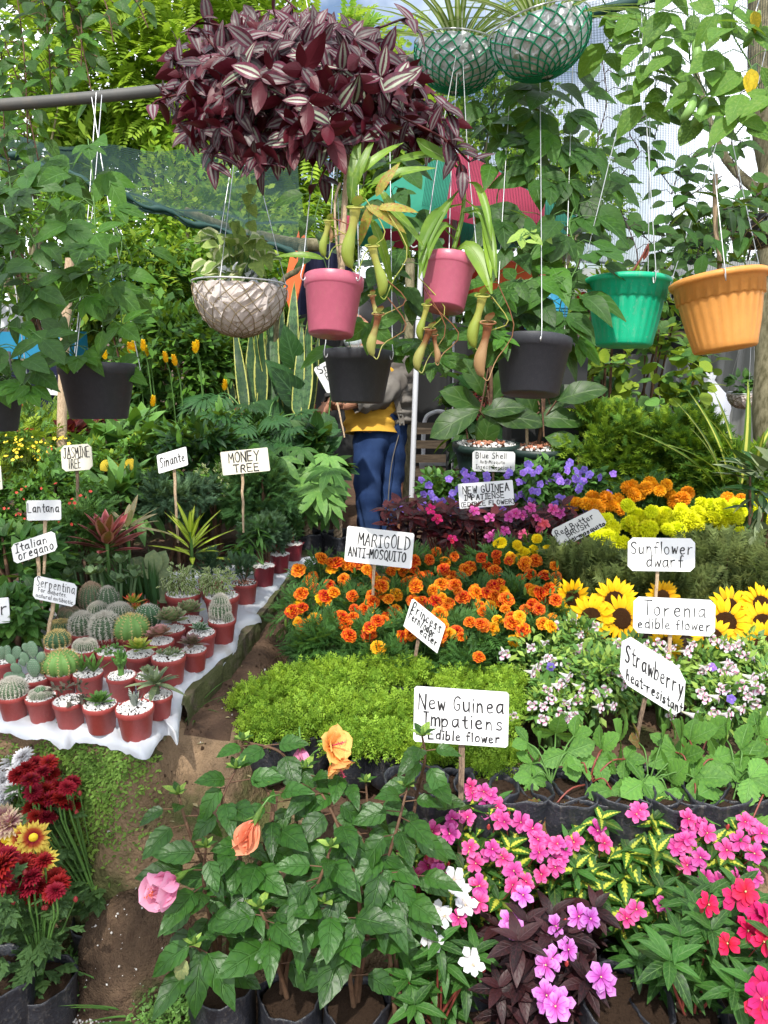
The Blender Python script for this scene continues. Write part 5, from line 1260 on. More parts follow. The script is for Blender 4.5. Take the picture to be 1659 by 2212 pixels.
t = Thing('yellow_bloom_plant', 'pair of broad yellow blooms left of the Sinante sign', 'flower', at(250, 1060, 3.4) * np.array([1, 1, 0]) + (0, 0, 0.6), BG)
for x, y in [(245, 997), (262, 1002), (232, 1000), (275, 992)]:
    t.put('flower', lm('round', L_['round'], 'yleaf'), at(x, y, 3.35), frame((rnd.uniform(-.6, .6), -0.3, -0.2), (0, -1, 0.5)), 0.065)
mb = MB(); tube(mb, [at(255, 990, 3.38), at(255, 1060, 3.4), (t.L[0], t.L[1], 0.6)], 0.004, 5); t.part('stem', mb, M['brownstem'])
def rosette_plant(name, label, cat, px, py, d, n, L, tpl, mat, zb, elev=(0.2, 1.3), group=BG, part='leaf', width=1.0, spread=0.02, stem=None):
    p = at(px, py, d); t = Thing(name, label, cat, (p[0], p[1], zb), group)
    me = lm(name + str(width), (tpl[0] * np.array([width, 1, 1]), tpl[1], tpl[2]), mat)
    for i in range(n):
        u = i / max(1, n - 1); e = elev[0] + (elev[1] - elev[0]) * u; a = i * 2.4 + rnd.uniform(-.3, .3)
        D = np.array([math.cos(a) * math.cos(e), math.sin(a) * math.cos(e), math.sin(e)])
        base = p + np.array([math.cos(a), math.sin(a), 0]) * spread * (1 - u) + np.array([0, 0, (stem or 0) * u])
        t.put(part, me, base, frame(D, (0, 0, 1)), L * rnd.uniform(0.75, 1.1) * (1 - 0.25 * u))
    if stem is not None:
        mb = MB(); tube(mb, [(p[0], p[1], zb), p, p + (0, 0, stem)], 0.006, 6); t.part('stem', mb, M['stem'])
    return t
rosette_plant('dracaena', 'lime-yellow strap-leaved dracaena behind the cream-edged pots', 'plant', 415, 1205, 2.95, 26, 0.17, L_['straps'], 'limed', 0.62, (0.1, 1.35), stem=0.10)
rosette_plant('cordyline', 'dark red and pink strap-leaved plant left of the green rushes', 'plant', 232, 1190, 2.72, 20, 0.14, L_['straps'], 'cordy', 0.62, (0.2, 1.2), width=2.5, stem=0.05)
rosette_plant('pale_bromeliad', 'dried cream-coloured broad leaves behind the red strap plant', 'plant', 275, 1140, 2.85, 12, 0.17, L_['straps'], 'cream', 0.62, (-0.1, 1.0), width=1.4, stem=0.0)
p = at(300, 1240, 2.74); t = Thing('green_rush', 'clump of thin dark green upright rushes behind the paddle succulent', 'plant', (p[0], p[1], 0.62), BG)
M['rush'] = leaf_mat('rush_blade', (0.03, 0.10, 0.05), (0.06, 0.16, 0.07), rough=0.5)
n = 210; a = rng.random(n) * 2 * PI; rr = np.sqrt(rng.random(n)) * 0.09
P = np.array([p[0], p[1], 0.62]) + np.stack([np.cos(a) * rr * 1.1, np.sin(a) * rr * 0.7, 0 * a], 1)
D = nrm(np.stack([np.cos(a) * rr * 2.8 - 0.12, np.sin(a) * rr * 2, 1 + 0 * a], 1))
mb = MB(); mb.scatter(leafT(3, 0.05, 0.5, 0.5, 0.6, 0.04), P, frames(D, rng.normal(0, 1, (n, 3))), 0.22 * (0.5 + 0.6 * rng.random(n))); t.part('blades', mb, M['rush'], kind='stuff')
for (x, y, lab) in [(185, 1240, 'grey-green round-leaved jade clump behind the Serpentina sign'), (250, 1245, 'grey-green round-leaved jade clump left of the paddle succulent')]:
    p = at(x, y, 2.65); t = Thing('jade_plant', lab, 'plant', (p[0], p[1], 0.62), BG)
    sb = MB(); me = lm('jade', leafT(4, 0.55, 1.3, 0.7, 0.05, -0.1), 'jade')
    for k in range(9):
        q = p + (rnd.uniform(-.09, .09), rnd.uniform(-.05, .05), rnd.uniform(-.02, .045)); tube(sb, smooth_path([(q[0] * .5 + p[0] * .5, q[1], 0.62), q], 4), 0.005, 5)
        for j in range(7):
            a = j * 2.4; D = np.array([math.cos(a), math.sin(a), rnd.uniform(0.2, 1.2)]); t.put('leaf', me, q, frame(D), rnd.uniform(0.030, 0.045))
    t.part('stem', sb, M['jade'])
t = Thing('snake_plant', 'tall snake plants with yellow-edged mottled leaves left of the person', 'plant', at(580, 930, 4.7) * np.array([1, 1, 0]) + (0, 0, 0.1), BG)
sn = tpl_mesh('leaf', leafT(14, 0.14, 0.55, 0.55, 0.35, 0.16, wave=0.09, twist=0.9), M['sans'])
for x0, y0, x1, y1 in [(505, 850, 480, 740), (530, 870, 505, 690), (548, 870, 535, 640), (565, 880, 560, 625), (585, 880, 590, 605), (600, 880, 610, 650), (620, 880, 640, 600), (640, 880, 655, 690), (655, 885, 668, 620), (590, 890, 575, 700), (545, 880, 520, 760), (625, 885, 600, 720), (665, 885, 690, 720), (610, 870, 625, 690), (570, 870, 545, 700)]:
    d = 4.6 + rnd.uniform(-.2, .25); b, e = at(x0, y0 + 20, d), at(x1, y1, d + rnd.uniform(-.1, .1)); L = np.linalg.norm(e - b)
    t.put('leaf', sn, b, frame(e - b, (rnd.uniform(-.5, .5), -1, 0.2)), (L * 0.9, L, L * 0.4))
mb = MB(); box(mb, at(590, 905, 4.75), (0.5, 0.2, 0.16)); t.part('planter', mb, M['redpot'])
t = Thing('philodendron', 'dark philodendron with deeply cut leaves in front of the snake plants', 'plant', at(560, 990, 4.3) * np.array([1, 1, 0]) + (0, 0, 0.5), BG)
pm = tpl_mesh('leaf', philo, M['darkbig']); sb = MB(); c0 = at(560, 960, 4.3)
for k in range(34):
    x, y = rnd.uniform(450, 655), rnd.uniform(845, 960); d = 4.05 + rnd.uniform(0, .35) + (y < 880) * 0.15; p = at(x, y, d)
    D = nrm(np.array([(x - 560) / 130, -0.7, rnd.uniform(-.5, .2)])); t.put('leaf', pm, p, frame(D, (0, -0.7, 1)), rnd.uniform(0.15, 0.22))
    tube(sb, smooth_path([p, (p + c0) / 2 + (0, 0, 0.03), c0 - (0, 0, 0.25)], 6), 0.004, 4)
t.part('stem', sb, M['stem'])
t = Thing('peace_lily', 'broad dark glossy leaves below the person\'s hand', 'plant', at(710, 1000, 4.4) * np.array([1, 1, 0]) + (0, 0, 0.3), BG)
me = lm('ovateb', L_['ovate'], 'darkbig'); sb = MB()
for x, y, s, dx, dz in [(660, 880, .3, -.4, .6), (700, 890, .26, .1, -.8), (690, 905, .25, -.5, -.5), (640, 850, .25, -.6, .8), (655, 930, .24, -.7, .1), (620, 900, .25, -.8, .3), (715, 850, .22, 0, .9), (640, 800, .26, -.2, 1)]:
    p = at(x, y, 4.5); t.put('leaf', me, p, frame((dx, -0.35, dz), (0, -1, 0.5)), s); tube(sb, smooth_path([p, at(700, 1000, 4.5)], 4), 0.005, 4)
t.part('stem', sb, M['stem'])
pmm = tpl_mesh('leaf', pal5, M['sucg']); pmm2 = tpl_mesh('leaf', pal5, M['leaf'])
for k, (x, lab) in enumerate([(600, 'leftmost money tree with palmate leaves right of its sign'), (650, 'money tree with braided trunk in a black bag, left of the one beside the jeans'), (715, 'money tree with braided trunk beside the blue jeans'), (555, 'small money tree just under the money tree sign')]):
    b = at(x + 15, 1165, 3.75); t = Thing('money_tree', lab, 'plant', (b[0], b[1], 0.42), 'money trees')
    t.put('polybag', BAG[k], b + (0, 0, 0.03), None, 0.085)
    for ph in range(3):
        tb2 = MB(); hh = np.linspace(0, 1, 26); topz = at(x, 1085, 3.75)[2]
        tube(tb2, np.stack([b[0] + 0.012 * np.cos(hh * 16 + ph * 2.1), b[1] + 0.012 * np.sin(hh * 16 + ph * 2.1), b[2] + (topz - b[2]) * hh], 1), 0.011, 6); t.part('trunk', tb2, M['stake'])
    sb = MB(); top = np.array([b[0], b[1], topz])
    for j in range(17):
        q = at(min(x + rnd.uniform(-62, 45), 712), rnd.uniform(965, 1110), 3.72 + rnd.uniform(-.18, .15)); 
        D = nrm(np.array([(q[0] - top[0]) * 5, -0.6, rnd.uniform(-.7, 0.0)])); t.put('leaf', pmm if rnd.random() < .6 else pmm2, q, frame(D, (0, -0.5, 1)), rnd.uniform(0.10, 0.16))
        tube(sb, smooth_path([top, (top + q) / 2 + (0, 0, 0.03), q], 6), 0.0028, 4)
    t.part('stem', sb, M['stem'])
bush('fallen_foliage', 'low dark undergrowth between the money trees and the person', 'bush', 680, 1010, 4.1, 110, 180, 500, L_['ovate'], 0.10, 'treed', 'darkbig', 0.5, nc=16, base=0.1, group=BG)
# right background plants
BR = 'plants behind the flower beds on the right'
bush('fine_fern', 'bright yellow-green fine-needled shrub right of the big dark planters', 'bush', 1330, 985, 4.25, 240, 220, 4600, needles, 0.075, 'aspar', 'asdark', 0.4, nc=48, cr=0.2, base=0.45, group=BR, stems=8, stemmat='stem')
bush('fine_fern', 'fine-needled green shrub in front of the striped strap leaves', 'bush', 1490, 1000, 4.1, 220, 190, 2800, needles, 0.085, 'asdark', 'aspar', 0.4, nc=40, cr=0.2, base=0.45, group=BR, stems=8, stemmat='stem')
bush('fine_fern', 'fine-needled green shrub beside the tree trunk', 'bush', 1620, 1040, 3.9, 130, 110, 900, needles, 0.085, 'asdark', 'aspar', 0.2, nc=20, cr=0.25, base=0.45, group=BR, stems=5, stemmat='stem')
t = Thing('striped_strap_plant', 'yellow-striped arching strap leaves in front of the tree trunk', 'plant', at(1590, 1060, 3.7) * np.array([1, 1, 0]) + (0, 0, 0.5), BR)
ys_ = tpl_mesh('leaf', leafT(9, 0.10, 0.5, 0.6, 0.3, 0.35), M['yelstripe'])
for x0, y0, x1, y1 in [(1560, 1040, 1500, 870), (1575, 1040, 1530, 850), (1590, 1050, 1590, 870), (1600, 1050, 1640, 850), (1610, 1040, 1690, 880), (1570, 1040, 1460, 960), (1550, 1050, 1400, 930), (1580, 1050, 1480, 1010), (1620, 1050, 1660, 930), (1600, 1030, 1560, 900), (1640, 1040, 1700, 940), (1565, 1050, 1520, 930), (1590, 1060, 1620, 950), (1620, 1060, 1640, 980), (1540, 1060, 1485, 1050), (1600, 1060, 1575, 960)]:
    d = 3.75 + rnd.uniform(-.15, .2); b, e = at(x0, y0, d), at(x1, y1, d - rnd.uniform(0, .3)); L = np.linalg.norm(e - b) * 1.08
    t.put('leaf', ys_, b, frame(e - b + np.array([0, 0, 0.12]), (0, -0.3, 1)), (L * 1.1 if L < .4 else L * 0.8, L, L * 0.8))
bush('lime_shrub', 'lime-green round-leaved shrub below the green pot', 'bush', 1390, 800, 5.0, 330, 260, 420, L_['round'], 0.085, 'shruby', 'sucg', 0.35, nc=34, cr=0.25, base=0.1, group=BR, stems=9)
bush('lime_shrub', 'lime-green leaves between the green and orange pots', 'bush', 1330, 640, 5.2, 330, 110, 260, L_['lance'], 0.10, 'shruby', 'sucg', 0.3, nc=24, base=0.1, group=BR, stems=5)
bush('lime_shrub', 'small cluster of lime round leaves just above the fine fern', 'bush', 1300, 905, 4.6, 110, 60, 60, L_['round'], 0.07, 'shruby', None, nc=10, base=0.4, group=BR)
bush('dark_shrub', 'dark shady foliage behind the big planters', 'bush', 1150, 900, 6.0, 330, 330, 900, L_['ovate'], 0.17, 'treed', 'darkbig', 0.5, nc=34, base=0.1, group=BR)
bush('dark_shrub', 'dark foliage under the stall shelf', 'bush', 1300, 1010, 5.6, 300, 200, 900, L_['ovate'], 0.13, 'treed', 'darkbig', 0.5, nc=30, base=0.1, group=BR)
bush('burgundy_blossom_plant', 'drooping dusky burgundy blossom clusters behind the fiddle-leaf plants', 'plant', 1040, 870, 5.2, 120, 90, 900, L_['dia2'], 0.025, 'burg', 'red', 0.3, nc=22, cr=0.25, base=0.5, group=BR)
bush('burgundy_blossom_plant', 'burgundy blossom clusters under the right black pot', 'plant', 1260, 850, 5.2, 70, 90, 300, L_['dia2'], 0.025, 'burg', 'red', 0.3, nc=12, cr=0.25, base=0.5, group=BR)
fg = tpl_mesh('leaf', leafT(9, 0.55, 1.15, 0.7, 0.14, 0.30, wave=0.07, nu=2), M['fig'])
for k, (x, y, wp_, lab) in enumerate([(1050, 957, 142, 'left big dark green ribbed planter with broad fig leaves'), (1162, 965, 146, 'right big dark green ribbed planter with a thin bare cane and fig leaves')]):
    d = 4.35; r = wp_ / 2 * d / FPX; p = at(x, y, d); t = Thing('potted_fig', lab, 'potted plant', p - (0, 0, r * 1.15), 'big planters')
    t.put('pot', POT['ribbed|darkgreenpot'], p, None, r); t.put('gravel', GRAVR, p, None, r, kind='stuff')
    sb = MB(); top = p + (0, 0, 0.55); tube(sb, smooth_path([p - (0, 0, .05), p + (0.02, 0, .25), top], 8), 0.011, 6)
    L2 = [[(1020, 870, -.7, .5), (1075, 880, .9, .3), (1085, 830, .5, .9), (1035, 825, -.4, .9), (1000, 900, -.9, -.3), (1100, 900, .9, .1), (1050, 940, .1, .8)], [(1200, 860, .9, .5), (1190, 900, .8, .1), (1230, 900, .7, -.2), (1150, 880, -.3, .9), (1215, 950, .9, -.1), (1180, 830, .4, .9), (1240, 850, .8, .4)]][k]
    for (lx, ly, dx, dz) in L2:
        q = at(lx, ly, d - rnd.uniform(0, .15)); q0 = p + (0, 0, rnd.uniform(.1, .45)); D = nrm(np.array([dx, -0.35, dz])); t.put('leaf', fg, q - D * 0.10, frame(D, (0, -0.8, 0.7)), rnd.uniform(0.22, 0.30)); tube(sb, [q0, q - D * 0.1], 0.005, 4)
    t.part('stem', sb, M['brownstem'])
    if k == 1:
        mb = MB(); tube(mb, smooth_path([p + (-.06, 0, 0), at(1137, 880, d), at(1133, 800, d)], 10), 0.009, 6); t.part('cane', mb, M['stake'])
p = at(1180, 712, 4.6); t = Thing('stacked_pots', 'stack of blue fluted plastic pots behind the right black pot', 'pots', p - (0, 0, 0.02))
for k in range(8):
    t.put('pot', POT['flute|bluepot'], p + (0, 0, 0.016 * k), up_frame((0, 0, -1)), 0.125 - 0.001 * k)
mb = MB(); box(mb, p - (0, 0, 0.35), (0.42, 0.35, 0.62)); single('crate_stand', mb, M['dark'], 'dark stand under the stacked blue pots', 'stand')
def foil_basket(t, c, r, depth_, foil, cord, seed=0, nn=17, R=None, ncord=0.0016, wirez=True, foil_name='liner'):
    g = np.random.default_rng(seed); ph = g.random(8) * 6
    def fn(a, rr, z, i):
        k = 1 + 0.030 * np.sin(5 * a + ph[0] + z * 9) + 0.022 * np.sin(11 * a + ph[1] - z * 14) + 0.018 * np.sin(19 * a + ph[2] + z * 22) + g.normal(0, 0.022, len(a))
        return rr * k, z + g.normal(0, 0.02, len(a)) * r
    prof = [(r * max(0.02, math.sin(u)), -depth_ * math.cos(u)) for u in np.linspace(0.03, PI / 2, 16)] + [(r * 1.0, 0.02 * r), (r * 0.9, 0.0), (r * 0.5, -0.05 * r), (0.005, -0.04 * r)]
    mb = MB(); lathe(mb, prof, 56, fn=fn, loc=(0, 0, 0))
    if R is not None: mb.v[0] = mb.v[0] @ R.T
    mb.v[0] = mb.v[0] + c
    t.part(foil_name, mb, M[foil], smooth=False)
    nb = MB()
    for sgn in (-1, 1):
        for k in range(nn):
            u = np.linspace(0.12, PI / 2 + 0.02, 18); a = k * 2 * PI / nn + sgn * (u - PI / 2) * 1.1 * (1 + 0.0 * u) + 0.05 * np.sin(u * 9 + k)
            rr = r * 1.035 * np.sin(np.minimum(u, PI / 2)); P = np.stack([rr * np.cos(a), rr * np.sin(a), -depth_ * 1.04 * np.cos(u)], 1)
            if R is not None: P = P @ R.T
            tube(nb, P + c, ncord, 4, cap=False)
    t.part('net', nb, M[cord])
    mb = MB(); a = np.linspace(0, 2 * PI, 40); P = np.stack([r * 1.04 * np.cos(a), r * 1.04 * np.sin(a), 0.01 + 0 * a], 1)
    if R is not None: P = P @ R.T
    tube(mb, P + c, 0.0025, 5, cap=False); t.part('rim_wire', mb, M['wire'])
p = at(1606, 852, 5.2); t = Thing('hanging_basket', 'small pale netted basket hanging far back beside the tree trunk', 'basket', p - (0, 0, .1), 'netted hanging baskets')
foil_basket(t, p, 0.10, 0.09, 'coir', 'netbrown', 5, 9); hang_wires(t, p, 0.1, p + (0, 0, 0.6)); P, D, U, cc = clump_pts(p + (0, 0, 0.07), (0.09, 0.07, 0.07), 60, 6); mb = MB(); mb.scatter(L_['ovate'], P, frames(D, U), 0.07); t.part('foliage', mb, M['sucg'], kind='stuff')
p = at(1638, 470, 3.2); t = Thing('hanging_basket', 'dark wire basket hanging at the right edge in front of the tree trunk', 'basket', p - (0, 0, .14), 'netted hanging baskets')
foil_basket(t, p, 0.115, 0.12, 'bag', 'netbrown', 6, 11); hang_wires(t, p, 0.11, p + (0.0, 0, 0.9)); P, D, U, cc = clump_pts(p + (0, 0, 0.03), (0.11, 0.1, 0.05), 120, 8); mb = MB(); mb.scatter(L_['lance'], P, frames(D, U), 0.09); t.part('foliage', mb, M['vined'], kind='stuff')
# hanging plants
HG = 'hanging pots'
vm = [tpl_mesh('leaf', lobe3, M['vine']), tpl_mesh('leaf', xform(L_['ovate2']), M['vine']), tpl_mesh('leaf', lobe3, M['vine']), tpl_mesh('leaf', trifol, M['vine'])]
vmd = [tpl_mesh('leaf', lobe3, M['vined']), tpl_mesh('leaf', xform(L_['ovate2']), M['vined']), tpl_mesh('leaf', trifol, M['vined'])]
ovd = [lm('ov', L_['ovate'], 'vined'), lm('ov2', L_['ovate2'], 'vined'), lm('ov3', L_['ovate2'], 'vine')]
def hpot(name, label, px, py, wpx, d, pot, top_pts, tilt=(0, 0), soil=SOILM, ph=0.4, n=3, zspin=0.3, grp=HG):
    """pot whose rim centre is seen at px, py"""
    c = at(px, py, d); r = wpx / 2 * d / FPX
    ax = nrm(np.array([tilt[0], tilt[1], 1.0])); R = up_frame(ax, zspin)
    t = Thing(name, label, 'hanging pot', c - ax * r * 1.3, grp)
    t.put('pot', POT[pot], c, R, (r, r, r * (1.14 if 'pink' in pot else 1))); t.put('soil', soil, c - ax * 0.03 * r, R, r * 0.97, kind='stuff')
    mb = MB()
    for k in range(n):
        a = ph + k * 2 * PI / n; o = R @ (np.array([math.cos(a), math.sin(a), 0]) * r * 1.0); p = c + o; u = nrm(o)
        hook = [p - u * 0.004 - ax * 0.01 * 0, p - ax * r * 0.20 - u * 0.0, p - ax * r * 0.26 + u * 0.005, p - ax * r * 0.12 + u * 0.010, p + u * 0.006 + ax * 0.015]
        tp = at(*top_pts[k % len(top_pts)])
        tube(mb, np.vstack([smooth_path(hook, 10), smooth_path([hook[-1], hook[-1] * 0.5 + tp * 0.5 + rng.normal(0, .004, 3), tp], 8)[1:]]), 0.0013, 5)
    t.part('wire_hanger', mb, M['wire'])
    return t, c, r, ax, R
t, c, r, ax, R = hpot('potted_vine', 'black hanging pot at the left with a three-lobed vine climbing its wires', 209, 786, 163, 2.08, 'hang|blackpot', [(198, 210, 2.25), (208, 200, 2.25), (220, 205, 2.25)], (0.0, 0.10), ph=0.1)
A_ = lambda L: [at(x, y, d) for x, y, d in L]
vine(t, A_([(215, 790, 2.1), (222, 700, 2.0), (212, 600, 2.0), (205, 480, 2.0), (200, 380, 2.05), (190, 300, 2.1)]), 20, vm, 0.098, 0.10)
vine(t, A_([(180, 790, 2.1), (150, 740, 2.0), (165, 660, 2.0), (240, 600, 2.05), (260, 500, 2.1), (170, 420, 2.1), (130, 360, 2.1)]), 15, vm, 0.092, 0.09)
vine(t, A_([(240, 790, 2.1), (262, 700, 2.1), (255, 620, 2.15), (285, 560, 2.15), (230, 480, 2.15)]), 10, vm, 0.09, 0.07)
mb = MB(); tube(mb, [at(127, 705, 2.05), at(126, 690, 2.05), at(124, 668, 2.05)], [0.012, 0.014, 0.006], 8); t.part('bud', mb, M['bud'])
t, c, r, ax, R = hpot('potted_vine', 'black hanging pot cut off by the left edge, under a mass of dark vine leaves', -32, 815, 160, 1.9, 'hang|blackpot', [(-30, 190, 2.2), (-20, 190, 2.2), (-40, 190, 2.2)], (0, 0.10))
vine(t, A_([(10, 820, 1.85), (40, 780, 1.8), (60, 700, 1.85), (45, 620, 1.9), (80, 540, 1.95), (30, 450, 2.0), (20, 380, 2.0)]), 36, vmd + ovd[:1], 0.090, 0.10)
vine(t, A_([(-10, 820, 1.9), (0, 700, 1.9), (10, 600, 1.95), (60, 500, 2.0), (110, 430, 2.1), (60, 360, 2.1)]), 32, ovd, 0.085, 0.10)
vine(t, A_([(0, 820, 1.85), (50, 830, 1.78), (60, 850, 1.78)]), 6, vm, 0.08, 0.04)
t = Thing('twigs_and_added_crown', 'dark-leaved twigs drooping across the top left corner, with an unseen crown added for shade', 'tree', (-3.0, 0.3, 0.0), None)
n = 4300; P, D, U, cc = clump_pts((-1.95, 0.2, 3.5), (1.35, 1.35, 0.5), n, 54, 0.22); mb = MB(); mb.scatter(L_['dia2'], P, frames(D, U), 0.075 * (.7 + .6 * rng.random(n))); t.part('crown', mb, M['treed'], kind='stuff')  # unseen crown, added in the sun's path to shade the left terrace
mb = MB(); tube(mb, smooth_path([(-3.0, 0.3, 0.0), (-2.9, 0.3, 1.6), (-2.5, 0.4, 3.2)], 10), np.linspace(.1, .06, 10), 8)
for i in range(0, 54, 4): tube(mb, smooth_path([(-2.5, 0.4, 3.2), cc[i]], 3), .015, 5)
tube(mb, smooth_path([(-2.5, 0.4, 3.2), (-1.7, 1.5, 3.3), at(150, -70, 2.45)], 8), np.linspace(.03, .008, 8), 6); t.part('trunk', mb, M['bark'])
sm1 = [lm('dk1', L_['ovate'], 'treed'), lm('dk2', L_['ovate2'], 'vined'), lm('dk3', L_['ovate'], 'vine')]
for (x0, y0, x1, y1, n) in [(-20, -60, 10, 300, 24), (30, -60, 60, 310, 26), (80, -60, 110, 200, 22), (120, -60, 150, 190, 20), (160, -60, 175, 170, 16), (200, -60, 245, 90, 10), (250, -60, 320, 60, 10), (10, 90, 90, 380, 18), (-20, 250, 30, 420, 16), (130, -60, 205, 240, 18)]:
    vine(t, A_([(x0, y0, 2.45), ((x0 + x1) / 2 + 8, (y0 + y1) / 2, 2.4), (x1, y1, 2.4)]), n, sm1, 0.066, 0.055, 0.0022, 0.6, 0.8, stemmat='brownstem')
t, c, r, ax, R = hpot('potted_vine', 'black hanging pot in the middle, in front of the person', 775, 758, 153, 2.25, 'hang|blackpot', [(738, 150, 2.45), (840, 150, 2.45), (775, 150, 2.5)], (0.03, 0.12), ph=3.6, zspin=0.1)
vine(t, A_([(850, 760, 2.4), (870, 690, 2.45), (850, 600, 2.5), (880, 520, 2.5), (850, 430, 2.5), (840, 350, 2.5), (900, 300, 2.5)]), 34, vmd + ovd, 0.105, 0.10)
vine(t, A_([(760, 760, 2.3), (700, 560, 2.5), (680, 480, 2.5), (700, 400, 2.5)]), 10, ovd, 0.10, 0.09)
vine(t, A_([(860, 770, 2.3), (900, 740, 2.3), (940, 770, 2.3), (960, 800, 2.2)]), 7, [vm[0], vm[2]], 0.085, 0.05)
t.put('leaf', tpl_mesh('leaf', fan(L_['ovate'], [-1.9, -0.9, 0.1, 1.0], [1, .9, .9, .9]), M['vine']), at(800, 700, 1.98), frame((0, -0.3, -1), (0, -1, 0.3)), 0.085)
t, c, r, ax, R = hpot('potted_vine', 'black hanging pot tilted towards us at the right with a tall dark vine', 1152, 733, 166, 2.05, 'hang|blackpot', [(1165, 60, 2.4), (1240, 60, 2.4), (1110, 60, 2.4)], (0.06, 0.22), ph=4.4)
vine(t, A_([(1170, 735, 2.15), (1180, 650, 2.2), (1160, 560, 2.25), (1200, 470, 2.3), (1180, 380, 2.3), (1150, 300, 2.35), (1190, 220, 2.35), (1180, 160, 2.4)]), 40, vmd + vmd + ovd, 0.125, 0.12)
vine(t, A_([(1130, 740, 2.15), (1100, 640, 2.2), (1120, 540, 2.25), (1070, 470, 2.3), (1090, 330, 2.35), (1050, 270, 2.4), (1120, 200, 2.4)]), 22, vmd + ovd, 0.115, 0.09)
vine(t, A_([(1200, 740, 2.15), (1215, 640, 2.1), (1250, 560, 2.15), (1230, 480, 2.2), (1270, 380, 2.3), (1230, 280, 2.3)]), 26, vm + vmd + ovd, 0.12, 0.09)
vine(t, A_([(1120, 740, 2.0), (1060, 730, 2.0), (1020, 690, 2.05), (1080, 640, 2.05), (1150, 600, 2.05)]), 18, [vm[0], vm[1], vm[3]], 0.085, 0.07)
vine(t, A_([(1160, 500, 2.1), (1130, 510, 2.05), (1120, 530, 2.0)]), 9, [tpl_mesh('leaf', L_['ovate'], M['young'])], 0.05, 0.03)
t = Thing('climbing_vine', 'dark-leaved climber silhouetted against the bright sky above the green and orange pots', 'vine', at(1480, 640, 2.9))
for pts, n in [([(1440, 600, 2.9), (1430, 520, 2.9), (1470, 440, 2.9), (1560, 380, 2.9)], 26), ([(1440, 560, 2.9), (1380, 500, 2.9), (1330, 470, 3.0), (1290, 500, 3.0)], 18), ([(1480, 500, 2.9), (1540, 460, 2.9), (1610, 440, 2.8), (1660, 400, 2.8)], 20), ([(1500, 590, 2.8), (1520, 520, 2.8), (1600, 500, 2.8), (1650, 470, 2.8)], 14),
               ([(1340, 380, 2.9), (1380, 330, 2.9), (1360, 280, 2.9), (1420, 240, 2.9), (1500, 250, 2.9)], 22), ([(1450, 420, 2.9), (1480, 350, 2.9), (1560, 320, 2.9), (1640, 310, 2.9)], 18), ([(1370, 600, 2.8), (1375, 540, 2.8), (1330, 420, 2.9), (1350, 380, 2.9)], 16), ([(1300, 120, 2.8), (1310, 220, 2.8), (1290, 320, 2.8), (1320, 400, 2.8)], 16), ([(1420, 90, 2.9), (1440, 200, 2.9), (1410, 330, 2.9), (1460, 420, 2.9)], 16), ([(1600, 200, 2.9), (1580, 320, 2.9), (1600, 420, 2.9), (1560, 480, 2.9)], 14)]:
    vine(t, A_(pts), n, [lm('ov', L_['ovate'], 'treed'), lm('dk1', L_['ovate2'], 'treed')], 0.082, 0.06, 0.002, 0.7, 0.5, stemmat='darkstem')
t = Thing('bean_vine', 'bean vine with hanging green pods and yellowing leaves at the top right corner', 'vine', at(1500, -40, 2.0))
M['podm'] = flat('green_pod', (0.26, 0.46, 0.12), 0.5, trans=.2)
bm = [tpl_mesh('leaf', L_['ovate'], M['bean']), tpl_mesh('leaf', trifol, M['bean']), tpl_mesh('leaf', leafT(6, .7, .8, .7, .1, .2), M['bean'])]
for pts, n in [([(1380, -40, 2.1), (1400, 60, 2.1), (1420, 150, 2.1), (1400, 240, 2.1)], 14), ([(1480, -40, 2.0), (1500, 40, 2.0), (1490, 130, 2.0), (1530, 220, 2.0), (1500, 300, 2.0)], 18), ([(1600, -40, 1.9), (1580, 60, 1.9), (1620, 140, 1.9), (1640, 220, 1.9), (1590, 290, 1.9)], 16), ([(1290, -20, 2.2), (1330, 60, 2.2), (1300, 130, 2.2)], 8)]:
    vine(t, A_(pts), n + 4, bm, 0.098, 0.07, 0.0018, 0.7, 0.7)
for x0, y0, x1, y1 in [(1502, 78, 1500, 155), (1570, 45, 1562, 90), (1640, 25, 1605, 105), (1632, 140, 1590, 200), (1556, 170, 1550, 210), (1545, 110, 1553, 165), (1500, 210, 1470, 265), (1525, 215, 1492, 275), (1577, 35, 1555, 80)]:
    mb = MB(); d = 1.95; P = smooth_path(A_([(x0, y0, d), ((x0 + x1) / 2 + 5, (y0 + y1) / 2, d - .02), (x1, y1, d)]), 10)
    tube(mb, P, 1.35 * np.array([.003, .006, .0085, .009, .0085, .009, .0085, .008, .006, .001]), 7); t.part('pod', mb, M['podm'])
for x, y, s in [(1630, 35, 0.05), (1622, 160, 0.06), (1615, 170, 0.05)]:
    t.put('leaf', lm('yl', L_['ovate'], 'yleaf'), at(x, y - 12, 1.88), frame((.1, -.3, -1), (0, -1, .4)), s, label='bright yellow old leaf')
spd = tpl_mesh('leaf', leafT(8, 0.060, 0.4, 0.6, 0.3, 0.75), M['spider'])
